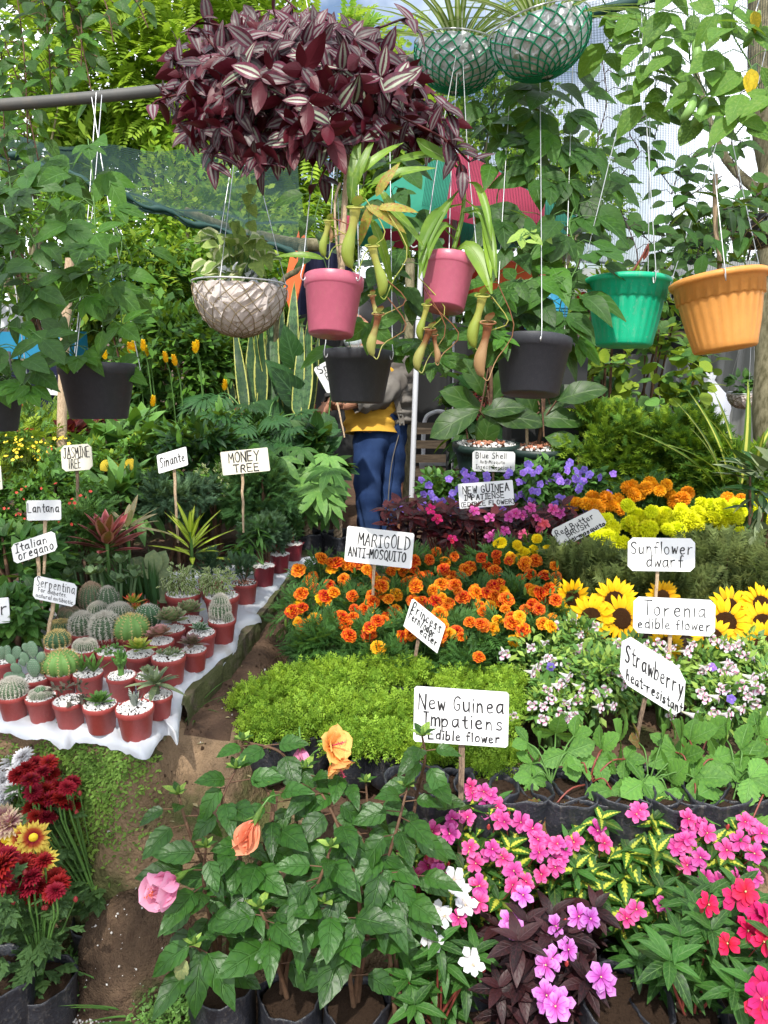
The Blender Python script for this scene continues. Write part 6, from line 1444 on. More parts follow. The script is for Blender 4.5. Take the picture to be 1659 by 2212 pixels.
for (x, y, rpx, d, lab, sd_, tilt) in [(990, 112, 92, 2.35, 'left foil-lined basket in green net with a spider plant', 1, (0.1, 0.06)), (1165, 68, 106, 2.15, 'right foil-lined basket in green net, tilted, at the top edge', 2, (-0.22, 0.08))]:
    c = at(x, y, d); r = rpx * d / FPX; R = up_frame(nrm(np.array([tilt[0], tilt[1], 1.0])))
    t = Thing('hanging_basket', lab, 'basket', c - (0, 0, r * 1.15), 'netted hanging baskets')
    foil_basket(t, c, r, r * 0.86, 'foil', 'netgreen', sd_, 19, R, 0.0024)
    mb = MB()
    for k in range(3):
        a = k * 2.1 + .5; tube(mb, [c + R @ np.array([math.cos(a) * r, math.sin(a) * r, 0]), c + (0, 0, 0.55)], 0.0012, 4)
    t.part('wire_hanger', mb, M['wire'])
    for k in range(44):
        a = k * 2.4; D = np.array([math.cos(a) * 0.7, math.sin(a) * 0.7 - 0.15, rnd.uniform(.5, 1.4)]); t.put('leaf', spd, c + (math.cos(a) * .02, math.sin(a) * .02, -0.01), frame(D), rnd.uniform(0.20, 0.34))
c = at(518, 622, 2.15); r = 98 * 2.15 / FPX
t = Thing('hanging_basket', 'pale sacking basket in brown net with crinkled heart-leaved plant', 'basket', c - (0, 0, r * 1.05), 'netted hanging baskets')
foil_basket(t, c, r, r * 1.03, 'coir', 'netbrown', 4, 17, up_frame(nrm(np.array([0.03, 0.08, 1.0]))), 0.0013)
hang_wires(t, c, r, at(520, 230, 2.35), 3, 0.3)
hv = [tpl_mesh('leaf', leafT(6, 0.9, 0.6, 0.7, 0.35, 0.25, wave=0.12), M['vedge']), tpl_mesh('leaf', leafT(6, 0.9, 0.6, 0.7, 0.45, 0.4, wave=0.16), leaf_mat('pale_heart_leaf', (0.20, 0.34, 0.09), (0.33, 0.46, 0.17), rough=0.6, trans=0.3))]
sb = MB()
for k in range(64):
    x, y = rnd.gauss(510, 32), rnd.uniform(505, 612); 
    if abs(x - 512) > 66: continue
    q = at(x, y, 2.15 + rnd.uniform(-.07, .07)); D = nrm(np.array([(x - 512) / 60, rnd.uniform(-.8, .1), rnd.uniform(-1.0, .6)]))
    t.put('leaf', hv[rnd.randrange(2)], q, frame(D, (rnd.uniform(-.4, .4), -.8, .8)), rnd.uniform(.038, .062)); tube(sb, smooth_path([c + ((q[0] - c[0]) * .3, 0, 0), q], 4), 0.0015, 4)
for x, y in [(538, 490), (540, 455), (536, 430), (545, 410), (505, 490)]:
    t.put('leaf', hv[1], at(x, y - 12, 2.15), frame((rnd.uniform(-.5, .5), -.4, -.8), (0, -1, .3)), .035)
tube(sb, smooth_path(A_([(540, 600, 2.15), (538, 500, 2.15), (535, 330, 2.2)]), 10), 0.0012, 4)
t.part('stem', sb, M['stem'])
mb = MB(); P, D, U, cc = clump_pts(c + (0.02, 0, 0.02), (.085, .06, .018), 40, 8); mb.scatter(leafT(3, 0.9, 1, .5, .4, .3, wave=.2), P, frames(D, U), .035); t.part('paper_lining', mb, M['whitebag'])
nl = tpl_mesh('leaf', leafT(9, 0.17, 0.75, 0.7, 0.25, 0.55), M['neph']); nl2 = tpl_mesh('leaf', leafT(9, 0.17, 0.75, 0.7, 0.25, 0.95), M['neph'])
def pitcher_mat(name, c1, c2):
    s = NT(name); uvn = s.n('ShaderNodeUVMap'); sep = s.n('ShaderNodeSeparateXYZ'); s.l(uvn.outputs[0], sep.inputs[0])
    nz = s.noise(40, 3, s.coord()); v = s.math('ADD', sep.outputs[1], s.math('MULTIPLY', s.math('SUBTRACT', nz, .5), .5))
    return s.pbr(s.mix(s.step(v, 0.45, 0.8), c1, c2), 0.4, 0.4, trans=0.25)
PM = [pitcher_mat('green_pitcher', (0.34, 0.42, 0.07), (0.46, 0.44, 0.10)), pitcher_mat('rusty_pitcher', (0.42, 0.42, 0.12), (0.24, 0.09, 0.035)), pitcher_mat('dry_pitcher', (0.46, 0.28, 0.13), (0.26, 0.10, 0.04))]
def pitcher(t, x, y, h, d, mi, tip, lean=0.0):
    """x, y: foot of the pitcher; h: height in px"""
    b = at(x, y, d); H = h * d / FPX; mb = MB()
    ax = nrm(np.array([lean, 0, 1.0])); s_ = np.linspace(0, 1, 14)
    P = b + ax * H * s_[:, None] + np.array([1, 0, 0]) * (0.10 * H * np.sin((1 - s_) ** 2 * 3))[:, None] * (-1 if lean > 0 else 1)
    rad = 0.68 * H * np.interp(s_, [0, .08, .25, .4, .55, .7, .9, .97, 1.0], [.02, .12, .17, .165, .12, .10, .125, .15, .14])
    tube(mb, P, rad, 12, cap=False)
    t.part('pitcher', mb, PM[mi])
    mb = MB(); tp = P[-1]; a = np.linspace(0, 2 * PI, 14); ring_ = tp + H * 0.145 * np.stack([np.cos(a), np.sin(a), 0.25 * np.sin(a)], 1); tube(mb, ring_, H * 0.018, 5, cap=False)
    lid = xform(leafT(4, .8, .9, .6, .1, .2), frame((0.2 + lean, -.5, 0.7)), H * 0.26, tp + (0, H * .13, H * .02)); mb.add(*lid)
    cur = smooth_path([P[0], P[0] + (0.10 * H, 0, -0.05 * H), P[0] + (0.25 * H, 0.02, 0.3 * H), np.asarray(tip) * .5 + P[0] * .5 + (0.06, 0, 0), tip], 14)
    tube(mb, cur, 0.0014, 5, cap=False); t.part('lid', mb, PM[mi])
t, c, r, ax, R = hpot('pitcher_plant', 'left rose-pink hanging pot with a pitcher plant on a woody stem', 722, 600, 130, 1.85, 'nursery|pinkpot', [(690, 180, 2.1), (770, 180, 2.1), (720, 180, 2.1)], (0.06, 0.24), ph=3.2, n=3)
sb = MB(); tube(sb, smooth_path(A_([(737, 600, 1.85), (740, 520, 1.85), (745, 430, 1.86), (750, 340, 1.87), (752, 300, 1.9)]), 14), np.linspace(.009, .005, 14), 7)
tube(sb, smooth_path(A_([(735, 590, 1.85), (725, 500, 1.84), (724, 430, 1.84), (735, 395, 1.84)]), 10), .003, 5); t.part('stem', sb, M['stake'])
for x0, y0, dx, dy, dz, L, me in [(760, 420, .3, -.3, 1, .13, nl), (757, 440, .1, -.2, 1, .16, nl), (800, 400, .9, -.4, .5, .14, nl), (820, 410, .5, -.4, -.6, .13, nl2), (800, 470, .5, -.3, -.9, .14, nl2), (775, 380, .7, -.2, .8, .12, nl), (830, 440, .6, -.3, -.4, .12, nl), (700, 560, -.6, -.3, .2, .10, nl)]:
    t.put('leaf', me, at(x0, y0, 1.83), frame((dx, dy, dz), (0, -1, .6)), L)
rl = leaf_mat('rusty_pitcher_leaf', (0.30, 0.34, 0.06), (0.45, 0.40, 0.10), rough=0.4, kind='blotch', c3=(0.42, 0.16, 0.05), trans=.3); rlm = tpl_mesh('leaf', leafT(8, .26, .8, .7, .2, .5), rl)
for x0, y0, dx, dz, L in [(812, 425, .5, .9, .085), (815, 450, .8, .1, .085), (790, 445, .9, -.35, .10), (805, 440, -.4, -.9, .09)]:
    t.put('leaf', rlm, at(x0, y0, 1.80), frame((dx, -.3, dz), (0, -1, .5)), L)
for x, y, h, mi, tip, ln in [(703, 555, 75, 0, (700, 480), .1), (762, 580, 125, 0, (790, 430), .05), (820, 640, 105, 0, (825, 440), -.15), (810, 700, 60, 1, (830, 600), -.1), (808, 770, 90, 1, (835, 640), .1), (712, 520, 40, 2, (715, 470), .0)]:
    pitcher(t, x, y, h, 1.79, mi, at(*tip, 1.8), ln)
t, c, r, ax, R = hpot('pitcher_plant', 'right rose-pink hanging pot with a drooping pitcher plant', 971, 560, 116, 1.95, 'nursery|pinkpot', [(985, 120, 2.2), (1000, 130, 2.2), (990, 120, 2.3)], (0.12, 0.30), ph=3.3)
sb = MB(); tube(sb, smooth_path(A_([(975, 555, 1.95), (985, 520, 1.94), (998, 470, 1.93), (1003, 410, 1.93), (1000, 370, 1.93), (990, 350, 1.94)]), 14), np.linspace(.0065, .004, 14), 7); t.part('stem', sb, M['neph'])
for pts, wd in [([(1000, 372), (960, 340), (920, 318), (900, 300)], .018), ([(1000, 400), (960, 450), (925, 510), (905, 600)], .014), ([(1002, 440), (950, 455), (920, 500), (905, 560)], .014), ([(1000, 460), (1040, 460), (1060, 520), (1072, 600)], .013), ([(1004, 430), (1045, 470), (1055, 540), (1060, 600)], .012), ([(985, 520), (940, 480), (920, 540), (915, 600)], .012), ([(980, 545), (1010, 530), (1040, 570), (1062, 635)], .021), ([(990, 500), (960, 485), (935, 515), (925, 560)], .012), ([(1000, 365), (930, 335), (880, 340), (835, 355)], .010), ([(1003, 395), (1030, 400), (1050, 450), (1062, 520)], .010)]:
    P = smooth_path([at(x, y, 1.92 - .02 * i) for i, (x, y) in enumerate(pts)], 12); T = nrm(np.gradient(P, axis=0)); N_ = np.array([0, -1.0, .4]); Sd = nrm(np.cross(T, N_))
    u = np.linspace(0, 1, 12); wv_ = wd * np.clip(np.sin(PI * np.clip(u * 1.15 - .15, 0, 1)), .08, 1)[:, None] ** .8
    mb = MB(); k = 12; V = np.concatenate([P - Sd * wv_ + (0, -.002, 0), P + (0, .004, 0), P + Sd * wv_ + (0, -.002, 0)]); i = np.arange(k - 1)
    mb.add(V, np.concatenate([np.stack([i, i + k, i + k + 1, i + 1], 1), np.stack([i + k, i + 2 * k, i + 2 * k + 1, i + k + 1], 1)]), np.concatenate([np.stack([np.full(k, s__), u], 1) for s__ in (0, .5, 1)]))
    t.part('leaf', mb, M['neph'])
for x, y, h, mi, tip, ln in [(912, 735, 75, 0, (905, 600), .12), (905, 800, 90, 1, (915, 620), .25), (940, 785, 60, 2, (935, 660), -.05), (1028, 752, 110, 0, (1062, 640), .1), (1045, 815, 115, 2, (1070, 600), .05)]:
    pitcher(t, x, y, h, 1.90, mi, at(*tip, 1.9), ln)
t, c, r, ax, R = hpot('hanging_pot', 'bright green fluted hanging pot', 1356, 603, 184, 2.2, 'flute|greenpot', [(1380, -100, 2.1), (1400, -100, 2.1), (1420, -100, 2.1)], (0.03, 0.12), ph=4.9, zspin=0.1)
sb = MB(); tube(sb, [c, c + (0.03, 0, .05), c + (0.05, 0, .09)], .003, 5); t.part('stem', sb, M['redstem'])
for k in range(9): t.put('leaf', lm('lan', L_['lance'], 'shruby'), c + (rnd.uniform(-.05, .05), 0, .0), frame((rnd.uniform(-1, 1), rnd.uniform(-.6, .6), rnd.uniform(.2, 1))), .07)
t.put('leaf', lm('lanr', L_['lance'], 'red'), c + (0.04, 0, .05), frame((.3, 0, 1), (0, -1, 0)), .05)
t, c, r, ax, R = hpot('hanging_pot', 'orange fluted hanging pot tilted to the left', 1551, 598, 203, 2.05, 'flute|orangepot', [(1505, -100, 2.1), (1500, -100, 2.1), (1640, 0, 2.2)], (-0.13, 0.16), ph=4.3, zspin=0.15)
sb = MB(); tube(sb, smooth_path([c, c + (0.0, 0, .05), c + (-0.02, 0, .13), c + (-.03, 0, .25)], 6), .006, 6); t.part('stem', sb, M['stake'])
for k in range(26): t.put('leaf', lm('ov', L_['ovate'], 'vined'), c + (rnd.uniform(-.11, .09), rnd.uniform(-.04, .04), rnd.uniform(.03, .2)), frame((rnd.uniform(-1, 1), rnd.uniform(-.8, .4), rnd.uniform(-.9, .3))), .07)
c = at(640, 205, 2.0)
t = Thing('hanging_basket', 'huge cascading purple and silver striped wandering plant in a netted basket at the top', 'basket', c - (0, 0, .2), 'netted hanging baskets')
bk = at(600, 215, 2.02); foil_basket(t, bk, 0.125, 0.15, 'dark', 'netbrown', 9, 18, None, 0.0012)
bk2 = at(770, 215, 2.02)
hang_wires(t, bk, 0.125, at(650, -60, 2.1))
zm = [tpl_mesh('leaf', leafT(8, 0.46, 0.72, 0.85, 0.22, dr, nu=2, wave=wv_), M['zeb']) for dr, wv_ in ((.10, .0), (.25, .02), (.40, .03))]
zml = [tpl_mesh('leaf', leafT(8, 0.46, 0.72, 0.85, 0.22, dr, nu=2, wave=wv_), M['zebl']) for dr, wv_ in ((.10, .0), (.25, .02), (.40, .03))]
zlow = leafT(4, 0.46, 0.72, 0.85, 0.25, 0.25)
def zpt():
    while True:
        x, y = rnd.uniform(325, 1035), rnd.uniform(0, 405)
        if (((x - 400) / 85) ** 2 + ((y - 170) / 95) ** 2 < 1) or (((x - 620) / 240) ** 2 + ((y - 160) / 175) ** 2 < 1) or (((x - 840) / 110) ** 2 + ((y - 215) / 110) ** 2 < 1) or (((x - 930) / 95) ** 2 + ((y - 285) / 45) ** 2 < 1) or (((x - 560) / 150) ** 2 + ((y - 270) / 80) ** 2 < 1) or (((x - 430) / 60) ** 2 + ((y - 270) / 60) ** 2 < 1): 
            if not (506 < x < 600 and 195 < y < 285 and rnd.random() < .85): return x, y
cen_ = at(650, 190, 2.1)
whorls = 0; zcount = 0
lowm = MB()
for k in range(500):
    x, y = zpt(); ex = math.hypot((x - 640) / 300, (y - 190) / 190)
    d = 1.98 - 0.26 * math.sqrt(max(0, 1 - min(1, ex) ** 2)) + rnd.uniform(0, .10)
    p = at(x, y, d); out = nrm(p - cen_)
    nl_ = rnd.choice([2, 3, 3, 4]); a0 = rnd.random() * 6
    axx = nrm(out + np.array([0, -0.5, rnd.uniform(-.4, .6)])); Rf = up_frame(axx)
    for j in range(nl_):
        a = a0 + j * 2.2 + rnd.uniform(-.3, .3); D = Rf @ np.array([math.cos(a), math.sin(a), rnd.uniform(-.1, .7)]); D = nrm(D + np.array([0, 0, -.35]))
        U = nrm(axx * (1 if rnd.random() > .42 - .4 * (y < 120 and x > 500) else -1) + np.array([0, -.1, .45])); s_ = rnd.uniform(.036, .072)
        lt = (x > 480 and 130 < y) and rnd.random() < .55
        if d < 1.86 and zcount < 290 and k % 2: t.put('leaf', (zml if lt else zm)[rnd.randrange(3)], p, frame(D, U), s_ * (1.25 if lt else 1)); zcount += 1
        else: lowm.add(*xform(zlow, frame(D, U), s_, p + out * -0.04), rnd.random(), 1 if lt and rnd.random() < .4 else 0)
    whorls += 1
t.part('inner_leaves', lowm, [M['zeb'], M['zebl']], kind='stuff')
for pts in [((475, 260), (462, 330), (455, 355)), ((740, 300), (700, 370), (690, 395)), ((430, 60), (470, 110), (520, 160)), ((860, 250), (960, 300), (1015, 350)), ((400, 200), (345, 215), (330, 225)), ((500, 60), (430, 50), (400, 75)), ((820, 60), (880, 40), (900, 60)), ((640, 20), (600, -20), (590, -40)), ((420, 250), (415, 300), (430, 330)), ((760, 280), (770, 330), (780, 345)), ((930, 200), (960, 230), (975, 260)), ((560, 320), (560, 350), (575, 370)), ((960, 300), (985, 330), (1000, 370))]:
    P = smooth_path([at(x, y, 1.86) for x, y in pts], 10); sb = MB(); tube(sb, P, .0028, 5); t.part('stem', sb, M['burg'])
    for q in P[1::2]:
        D = nrm(rng.normal(0, 1, 3) + (0, -.4, -.5)); t.put('leaf', zm[rnd.randrange(3)], q, frame(D, (0, -.7, 1)), .065)
# cactus and succulent pots on the terrace
PG = 'small potted succulents on the terrace'
def spines(mb, P, N, n, L, m=0, thick=0.075, tilt=0.9):
    k = len(P); P2 = np.repeat(P, n, 0); N2 = np.repeat(N, n, 0)
    D = nrm(N2 + tilt * nrm(rng.normal(0, 1, (k * n, 3))))
    tpl = (np.array([[-thick, 0, 0], [thick, 0, 0], [0, 1, 0]]), np.array([[0, 1, 2]]), np.array([[0, 0], [1, 0], [.5, 1]], float))
    mb.scatter(tpl, P2, frames(D, rng.normal(0, 1, (k * n, 3))), L * (0.6 + 0.6 * rng.random(k * n)), m=m)
def globe(ribs, h=1.0, rib=0.10, sp_n=6, sp_L=0.16, rows=15, body='sucg', spine='spine_w', taper=1.0, bump_=0.0, top=0):
    mb = MB()
    us = np.linspace(-0.9, PI / 2 - 0.02, 20)
    prof = [(math.cos(u) ** taper if math.cos(u) > 0 else 0.01, math.sin(u) * h) for u in us]
    def fn(a, r, z, i):
        return r * (1 + rib * (np.abs(np.cos(a * ribs / 2)) * 2 - 1) * min(1, math.cos(us[i]) * 1.6)), z
    lathe(mb, prof, ribs * 6, fn=fn)
    body_me = mb.mesh('body', M[body])
    sb = MB(); P = []; N = []
    for u in np.linspace(-0.6, 1.5, rows):
        for k in range(ribs):
            a = k * 2 * PI / ribs
            r = math.cos(u) ** taper * (1 + rib * min(1, math.cos(u) * 1.6))
            P.append((r * math.cos(a), r * math.sin(a), math.sin(u) * h)); N.append((math.cos(u) * math.cos(a), math.cos(u) * math.sin(a), math.sin(u)))
    spines(sb, np.array(P), np.array(N), sp_n + 2, sp_L * 1.15)
    if sp_L > .05:   # woolly dots where the spines rise
        sb.scatter(PEB, np.array(P), frames(np.array(N), (0, 0, 1)), 0.10)
    return body_me, sb.mesh('spines', M[spine])
M['spine_w'] = flat('pale_spines', (0.62, 0.58, 0.50), 0.7); M['spine_y'] = flat('yellow_spines', (0.62, 0.48, 0.20), 0.7); M['spine_g'] = flat('brown_spines', (0.34, 0.25, 0.18), 0.7)
M['cact'] = plastic('cactus_skin', (0.035, 0.10, 0.035), 0.5, (0.09, 0.22, 0.08), 0.5, scale=30); M['cacty'] = plastic('light_cactus_skin', (0.12, 0.25, 0.05), 0.5, (0.25, 0.42, 0.10), 0.5, scale=30)
M['cactg'] = plastic('dull_cactus_skin', (0.06, 0.11, 0.05), 0.6, (0.16, 0.20, 0.12), 0.5, scale=30); M['cactb'] = plastic('blue_cactus_skin', (0.13, 0.23, 0.13), 0.6, (0.20, 0.31, 0.19), 0.5, scale=30)
GL = {'dark': globe(13, 0.95, .09, 5, .14, 13, 'cact', 'spine_w'), 'lime': globe(11, 0.85, .10, 6, .17, 11, 'cacty', 'spine_y'), 'yell': globe(13, 0.85, .08, 7, .22, 12, 'cact', 'spine_y'),
      'hairy': globe(17, 1.1, .05, 9, .26, 16, 'cactg', 'spine_w'), 'brown': globe(19, 1.5, .05, 8, .20, 20, 'cactg', 'spine_g'), 'tall': globe(12, 1.6, .10, 8, .20, 16, 'cactg', 'spine_w'),
      'mam': globe(22, 0.9, .03, 9, .20, 16, 'cactg', 'spine_w')}
def tpot(label, px, py, wpx, grav=True, kind='nursery|redpot', hf=1.68, name='potted_succulent', cat='potted plant', zbase=0.622, chips=False, tilt=(0, 0)):
    """pot standing on the sheet, rim centre seen at px, py"""
    h = 0.07
    for _ in range(6):
        p = onz(px, py, zbase + h); r = wpx / 2 * depth(p) / FPX; h = r * hf
    t = Thing(name, label, cat, (p[0], p[1], zbase), PG)
    R = rotz(rnd.random() * 6)
    t.put('pot', POT[kind], p, R, r)
    t.put('gravel', GRAVR if chips else GRAV[rnd.randrange(3)], p, R, r, kind='stuff')
    return t, p, r
def add_globe(t, kind, c, s, name='cactus'):
    s *= 1.1
    b, sp = GL[kind]; R = rotz(rnd.random() * 6)
    o = t.put(name, b, c, R, s); t.sub('spines', sp, o, kind='stuff'); return o
def rosette(t, p, r, n, tpl, mat, L, key, elev=(0.1, 1.35), width=1, cupd=0):
    me = lm(key, tpl, mat)
    for i in range(n):
        u = i / (n - 1); e = elev[0] + (elev[1] - elev[0]) * u ** 0.8; a = i * 2.39996
        D = np.array([math.cos(a) * math.cos(e), math.sin(a) * math.cos(e), math.sin(e)])
        t.put('leaf', me, p + np.array([math.cos(a), math.sin(a), 0]) * 0.06 * r * (1 - u) + (0, 0, 0.1 * r * u), frame(D, (-math.cos(a) * .3, -math.sin(a) * .3, 1)), L * (1 - 0.45 * u) * rnd.uniform(.93, 1.07))
rosl = leafT(4, 0.62, 1.5, 0.55, 0.12, -0.12, nu=1); rosn = leafT(5, 0.36, 0.9, 0.7, 0.22, -0.05); roslong = leafT(6, 0.24, 0.8, 0.6, 0.2, 0.25)
z0 = 0.622
t, p, r = tpot('small pot with a brown crested cactus at the left end of the front row', 27, 1498, 66); add_globe(t, 'mam', p + (0, 0, r * .25), r * .8)
for k in range(4): add_globe(t, 'brown', p + (math.cos(k * 1.6) * r * .45, math.sin(k * 1.6) * r * .45, r * .1), r * .30)
t, p, r = tpot('small pot with grey clustered cacti, second in the front row', 88, 1503, 66)
for k in range(6): add_globe(t, 'mam', p + (math.cos(k * 1.05) * r * .42, math.sin(k * 1.05) * r * .42, r * .12), r * .30)
add_globe(t, 'dark', p + (0, 0, r * .3), r * .35)
t, p, r = tpot('pot overflowing with a dark purplish succulent, third in the front row', 149, 1512, 70)
me = lm('dks', leafT(3, 0.4, 1.4, .6, .2, .1), 'suc_dark')
P, D, U, cc = clump_pts(p + (0.01, 0, r * .5), (r * 1.25, r * 0.9, r * .7), 110, 16)
for q, dd, uu in zip(P, D, U): t.put('leaf', me, q, frame(dd, uu), r * .42)
t, p, r = tpot('pot with a flat green needle rosette, fourth in the front row', 216, 1520, 74); rosette(t, p + (0, 0, r * .05), r, 34, rosn, 'sucg', r * .95, 'rsn', (.15, 1.2))
t, p, r = tpot('front-most pot with a white-banded spiky succulent in white gravel', 291, 1527, 82); rosette(t, p + (0, 0, 0), r, 16, leafT(5, .28, .45, .6, .3, -.12), 'band', r * 1.0, 'bnd', (.95, 1.5))
t, p, r = tpot('pot with a silvery long-leaved succulent behind the front-most pot', 341, 1500, 62); mb = MB(); tube(mb, [p, p + (0, 0, r * .7)], r * .14, 6); t.part('stem', mb, M['grey']); rosette(t, p + (-r * .1, 0, r * .7), r, 22, roslong, 'grey', r * 2.1, 'sil', (-.15, 1.3))
t, p, r = tpot('pot with lime-green globe cacti behind the front row', 131, 1450, 66); add_globe(t, 'lime', p + (.004, 0, r * .55), r * .95); add_globe(t, 'lime', p + (-r * .9, -.0, r * .3), r * .5)
t, p, r = tpot('pot with an upright green finger-leaved succulent behind the front row', 190, 1452, 66)
rosette(t, p + (-r * .4, 0, 0), r, 16, leafT(4, .2, .6, .5, .25, -.1), 'sucg', r * 1.5, 'fin', (.5, 1.45)); rosette(t, p + (r * .4, 0, 0), r, 16, leafT(4, .2, .6, .5, .25, -.1), 'sucg', r * 1.5, 'fin', (.5, 1.45))
t, p, r = tpot('pot with a knobbly dark green tubular succulent behind the banded one', 262, 1458, 64)
mb = MB(); tube(mb, [p, p + (0, 0, r * .8)], r * .2, 7); t.part('stem', mb, M['sucg']); 
for k in range(34):
    a = k * 2.4; e = rnd.uniform(.3, 1.4); D = np.array([math.cos(a) * math.cos(e), math.sin(a) * math.cos(e), math.sin(e)]); mb = MB(); q = p + (0, 0, r * .4 + r * .7 * (k / 34)); tube(mb, smooth_path([q, q + D * r * .3, q + D * r * .55 + (0, 0, r * .2)], 4), [r * .07, r * .09, r * .1, r * .10], 6); t.part('leaf', mb, M['sucg'])
t, p, r = tpot('grey opuntia with pads in a hidden pot beside the white sheet gap', 320, 1458, 60); rosette(t, p + (0, 0, r * .1), r, 14, rosl, 'grey', r * .8, 'ros', (.2, 1.2))
t, p, r = tpot('pot with a tall grey-green bunny-ear opuntia at the left', 76, 1462, 62)
def pad_mesh():
    mb = MB()
    lathe(mb, [(0.03, 0), (.16, .08), (.32, .32), (.36, .55), (.28, .82), (.12, .97), (.01, 1.0)], 18); mb.v[0][:, 1] *= 0.42
    sb = MB(); P = []; N = []
    for i in range(11):
        for j in range(6):
            for sy in (-1, 1):
                z = (i + .5) / 11; w = np.interp(z, [0, .08, .32, .55, .82, .97, 1], [.03, .16, .32, .36, .28, .12, 0]); x = ((j + .5 + .5 * (i % 2)) / 6 - .5) * 2 * w * .85
                y = sy * .42 * math.sqrt(max(0, w * w - x * x)); P.append((x, y, z)); N.append((0, sy, 0))
    sb.scatter(PEB, np.array(P), frames(np.array(N, float), (0, 0, 1)), 0.035); spines(sb, np.array(P), np.array(N, float), 2, .05)
    return mb.mesh('pad', M['cactb']), sb.mesh('spines', M['spine_w'])
PAD = pad_mesh()
def pad(t, q, D, s):
    o = t.put('pad', PAD[0], q, up_frame(nrm(np.array(D, float)), rnd.uniform(-.5, .5)), s); t.sub('spines', PAD[1], o, kind='stuff')
for dx, dz, D, s in [(0, 0, (.02, 0, 1), .085), (0.002, .07, (0, 0, 1), .075), (-.018, .05, (-.35, 0, 1), .055), (.022, .055, (.35, 0, 1), .05), (-.012, .09, (-.25, -.1, 1), .045), (-.045, .01, (-.5, -.1, 1), .06), (-.06, .05, (-.6, 0, .8), .05), (-.03, -.0, (-1, -.1, .4), .055), (-.03, .04, (-.2, -.2, 1), .04), (-.055, .0, (-1, 0, .1), .06)]:
    pad(t, p + (dx * .8, -.005, dz * .8), D, s * .66)
t, p, r = tpot('low prickly-pear pads cut off by the left edge', 6, 1425, 60)
for dx, D in [(-.03, (-.2, 0, 1)), (.01, (.2, 0, 1)), (.03, (.5, 0, 1)), (0, (0, -.2, 1))]: pad(t, p + (dx, 0, 0), D, .045)
t, p, r = tpot('pot with a ribbed yellow-spined globe cactus', 125, 1394, 56); add_globe(t, 'yell', p + (.0, 0, r * .45), r * .78)
t, p, r = tpot('pot with a grey mat of spiny cacti', 184, 1400, 62)
for k in range(7): add_globe(t, 'hairy', p + (math.cos(k * .9) * r * .45, math.sin(k * .9) * r * .35, r * .18), r * .33)
t, p, r = tpot('pot with a trailing small-leaved green succulent', 241, 1406, 64)
P, D, U, cc = clump_pts(p + (0, 0, r * .1), (r * .95, r * .7, r * .22), 90, 12)
me = lm('trl', L_['round'], 'sucg')
for q, dd, uu in zip(P, D, U): t.put('leaf', me, q, frame(dd, uu), r * .22)
t, p, r = tpot('pot with a lime-green starry rosette edged in yellow', 301, 1411, 66); rosette(t, p + (0, 0, r * .25), r, 32, rosn, 'aeon', r * 1.15, 'aeo', (.1, 1.25))
t, p, r = tpot('pot with grey-green rosettes in front of the purple rosette', 364, 1416, 74)
for dx, dy in ((-.45, 0), (.15, -.25), (.5, .1), (0, .3)): rosette(t, p + (dx * r, dy * r, r * .05), r, 14, rosn, 'grey', r * .5, 'gro', (.15, 1.2))
t, p, r = tpot('pot with a dusky purple pointed rosette', 419, 1402, 56); rosette(t, p + (-.005, 0, r * .35), r, 34, leafT(5, .42, 1.0, .7, .2, .0), 'eched', r * 1.25, 'dus', (.02, 1.3))
t, p, r = tpot('pot with a white-flecked dark green star agave', 435, 1366, 62); rosette(t, p + (-.005, 0, r * .15), r, 30, leafT(4, .55, .7, .8, .3, -.1), 'agav', r * .85, 'aga', (.1, 1.3))
t, p, r = tpot('pot with a fuzzy white column cactus and offsets near the sheet edge', 479, 1338, 60); add_globe(t, 'hairy', p + (-.004, 0, r * .75), r * .62); add_globe(t, 'hairy', p + (-.002, 0, r * 1.3), r * .48); add_globe(t, 'hairy', p + (r * .45, -r * .3, r * .25), r * .33); add_globe(t, 'hairy', p + (-r * .5, -.0, r * .35), r * .33)
t, p, r = tpot('pot with a pink-tinged ruffled rosette', 347, 1384, 58); rosette(t, p + (0, 0, r * .5), r, 40, rosl, 'echep', r * 1.0, 'pnk', (.0, 1.35)); rosette(t, p + (-r * .7, 0, r * .3), r, 20, rosl, 'echep', r * .6, 'pnk', (.0, 1.35))
t, p, r = tpot('pot with the nearer big pale green echeveria rosette', 371, 1358, 60); rosette(t, p + (0, 0, r * .6), r, 52, rosl, 'eche', r * 1.35, 'ech', (.05, 1.4))
t, p, r = tpot('pot with the farther big pale green echeveria rosette', 409, 1338, 58); rosette(t, p + (0, 0, r * .6), r, 48, rosl, 'eche', r * 1.2, 'ech', (.05, 1.4))
t, p, r = tpot('pot with a dark green globe cactus with white spine rows', 321, 1350, 52); add_globe(t, 'dark', p + (0, 0, r * .75), r * .95)
t, p, r = tpot('pot with a bright green globe cactus with yellow spine rows', 284, 1372, 60); add_globe(t, 'lime', p + (0, 0, r * .55), r * 1.05)
t, p, r = tpot('pot with a densely grey-spined globe cactus', 229, 1372, 58); add_globe(t, 'hairy', p + (0, 0, r * .55), r * .95)
t, p, r = tpot('pot with a bristly globe cactus behind the grey mat', 179, 1365, 54); add_globe(t, 'hairy', p + (0, 0, r * .55), r * .85)
t, p, r = tpot('pot with clustered small cacti below the Serpentina sign', 131, 1358, 54)
for k in range(7): add_globe(t, 'yell', p + (math.cos(k * .9) * r * .55, math.sin(k * .9) * r * .4, r * .25), r * .42)
t, p, r = tpot('pot with a round white-spined cactus behind the lime one', 259, 1340, 54); add_globe(t, 'mam', p + (0, 0, r * .5), r * .9)
t, p, r = tpot('pot with a dark clustered cactus behind the bristly one', 214, 1332, 50); add_globe(t, 'mam', p + (0, 0, r * .5), r * .8)
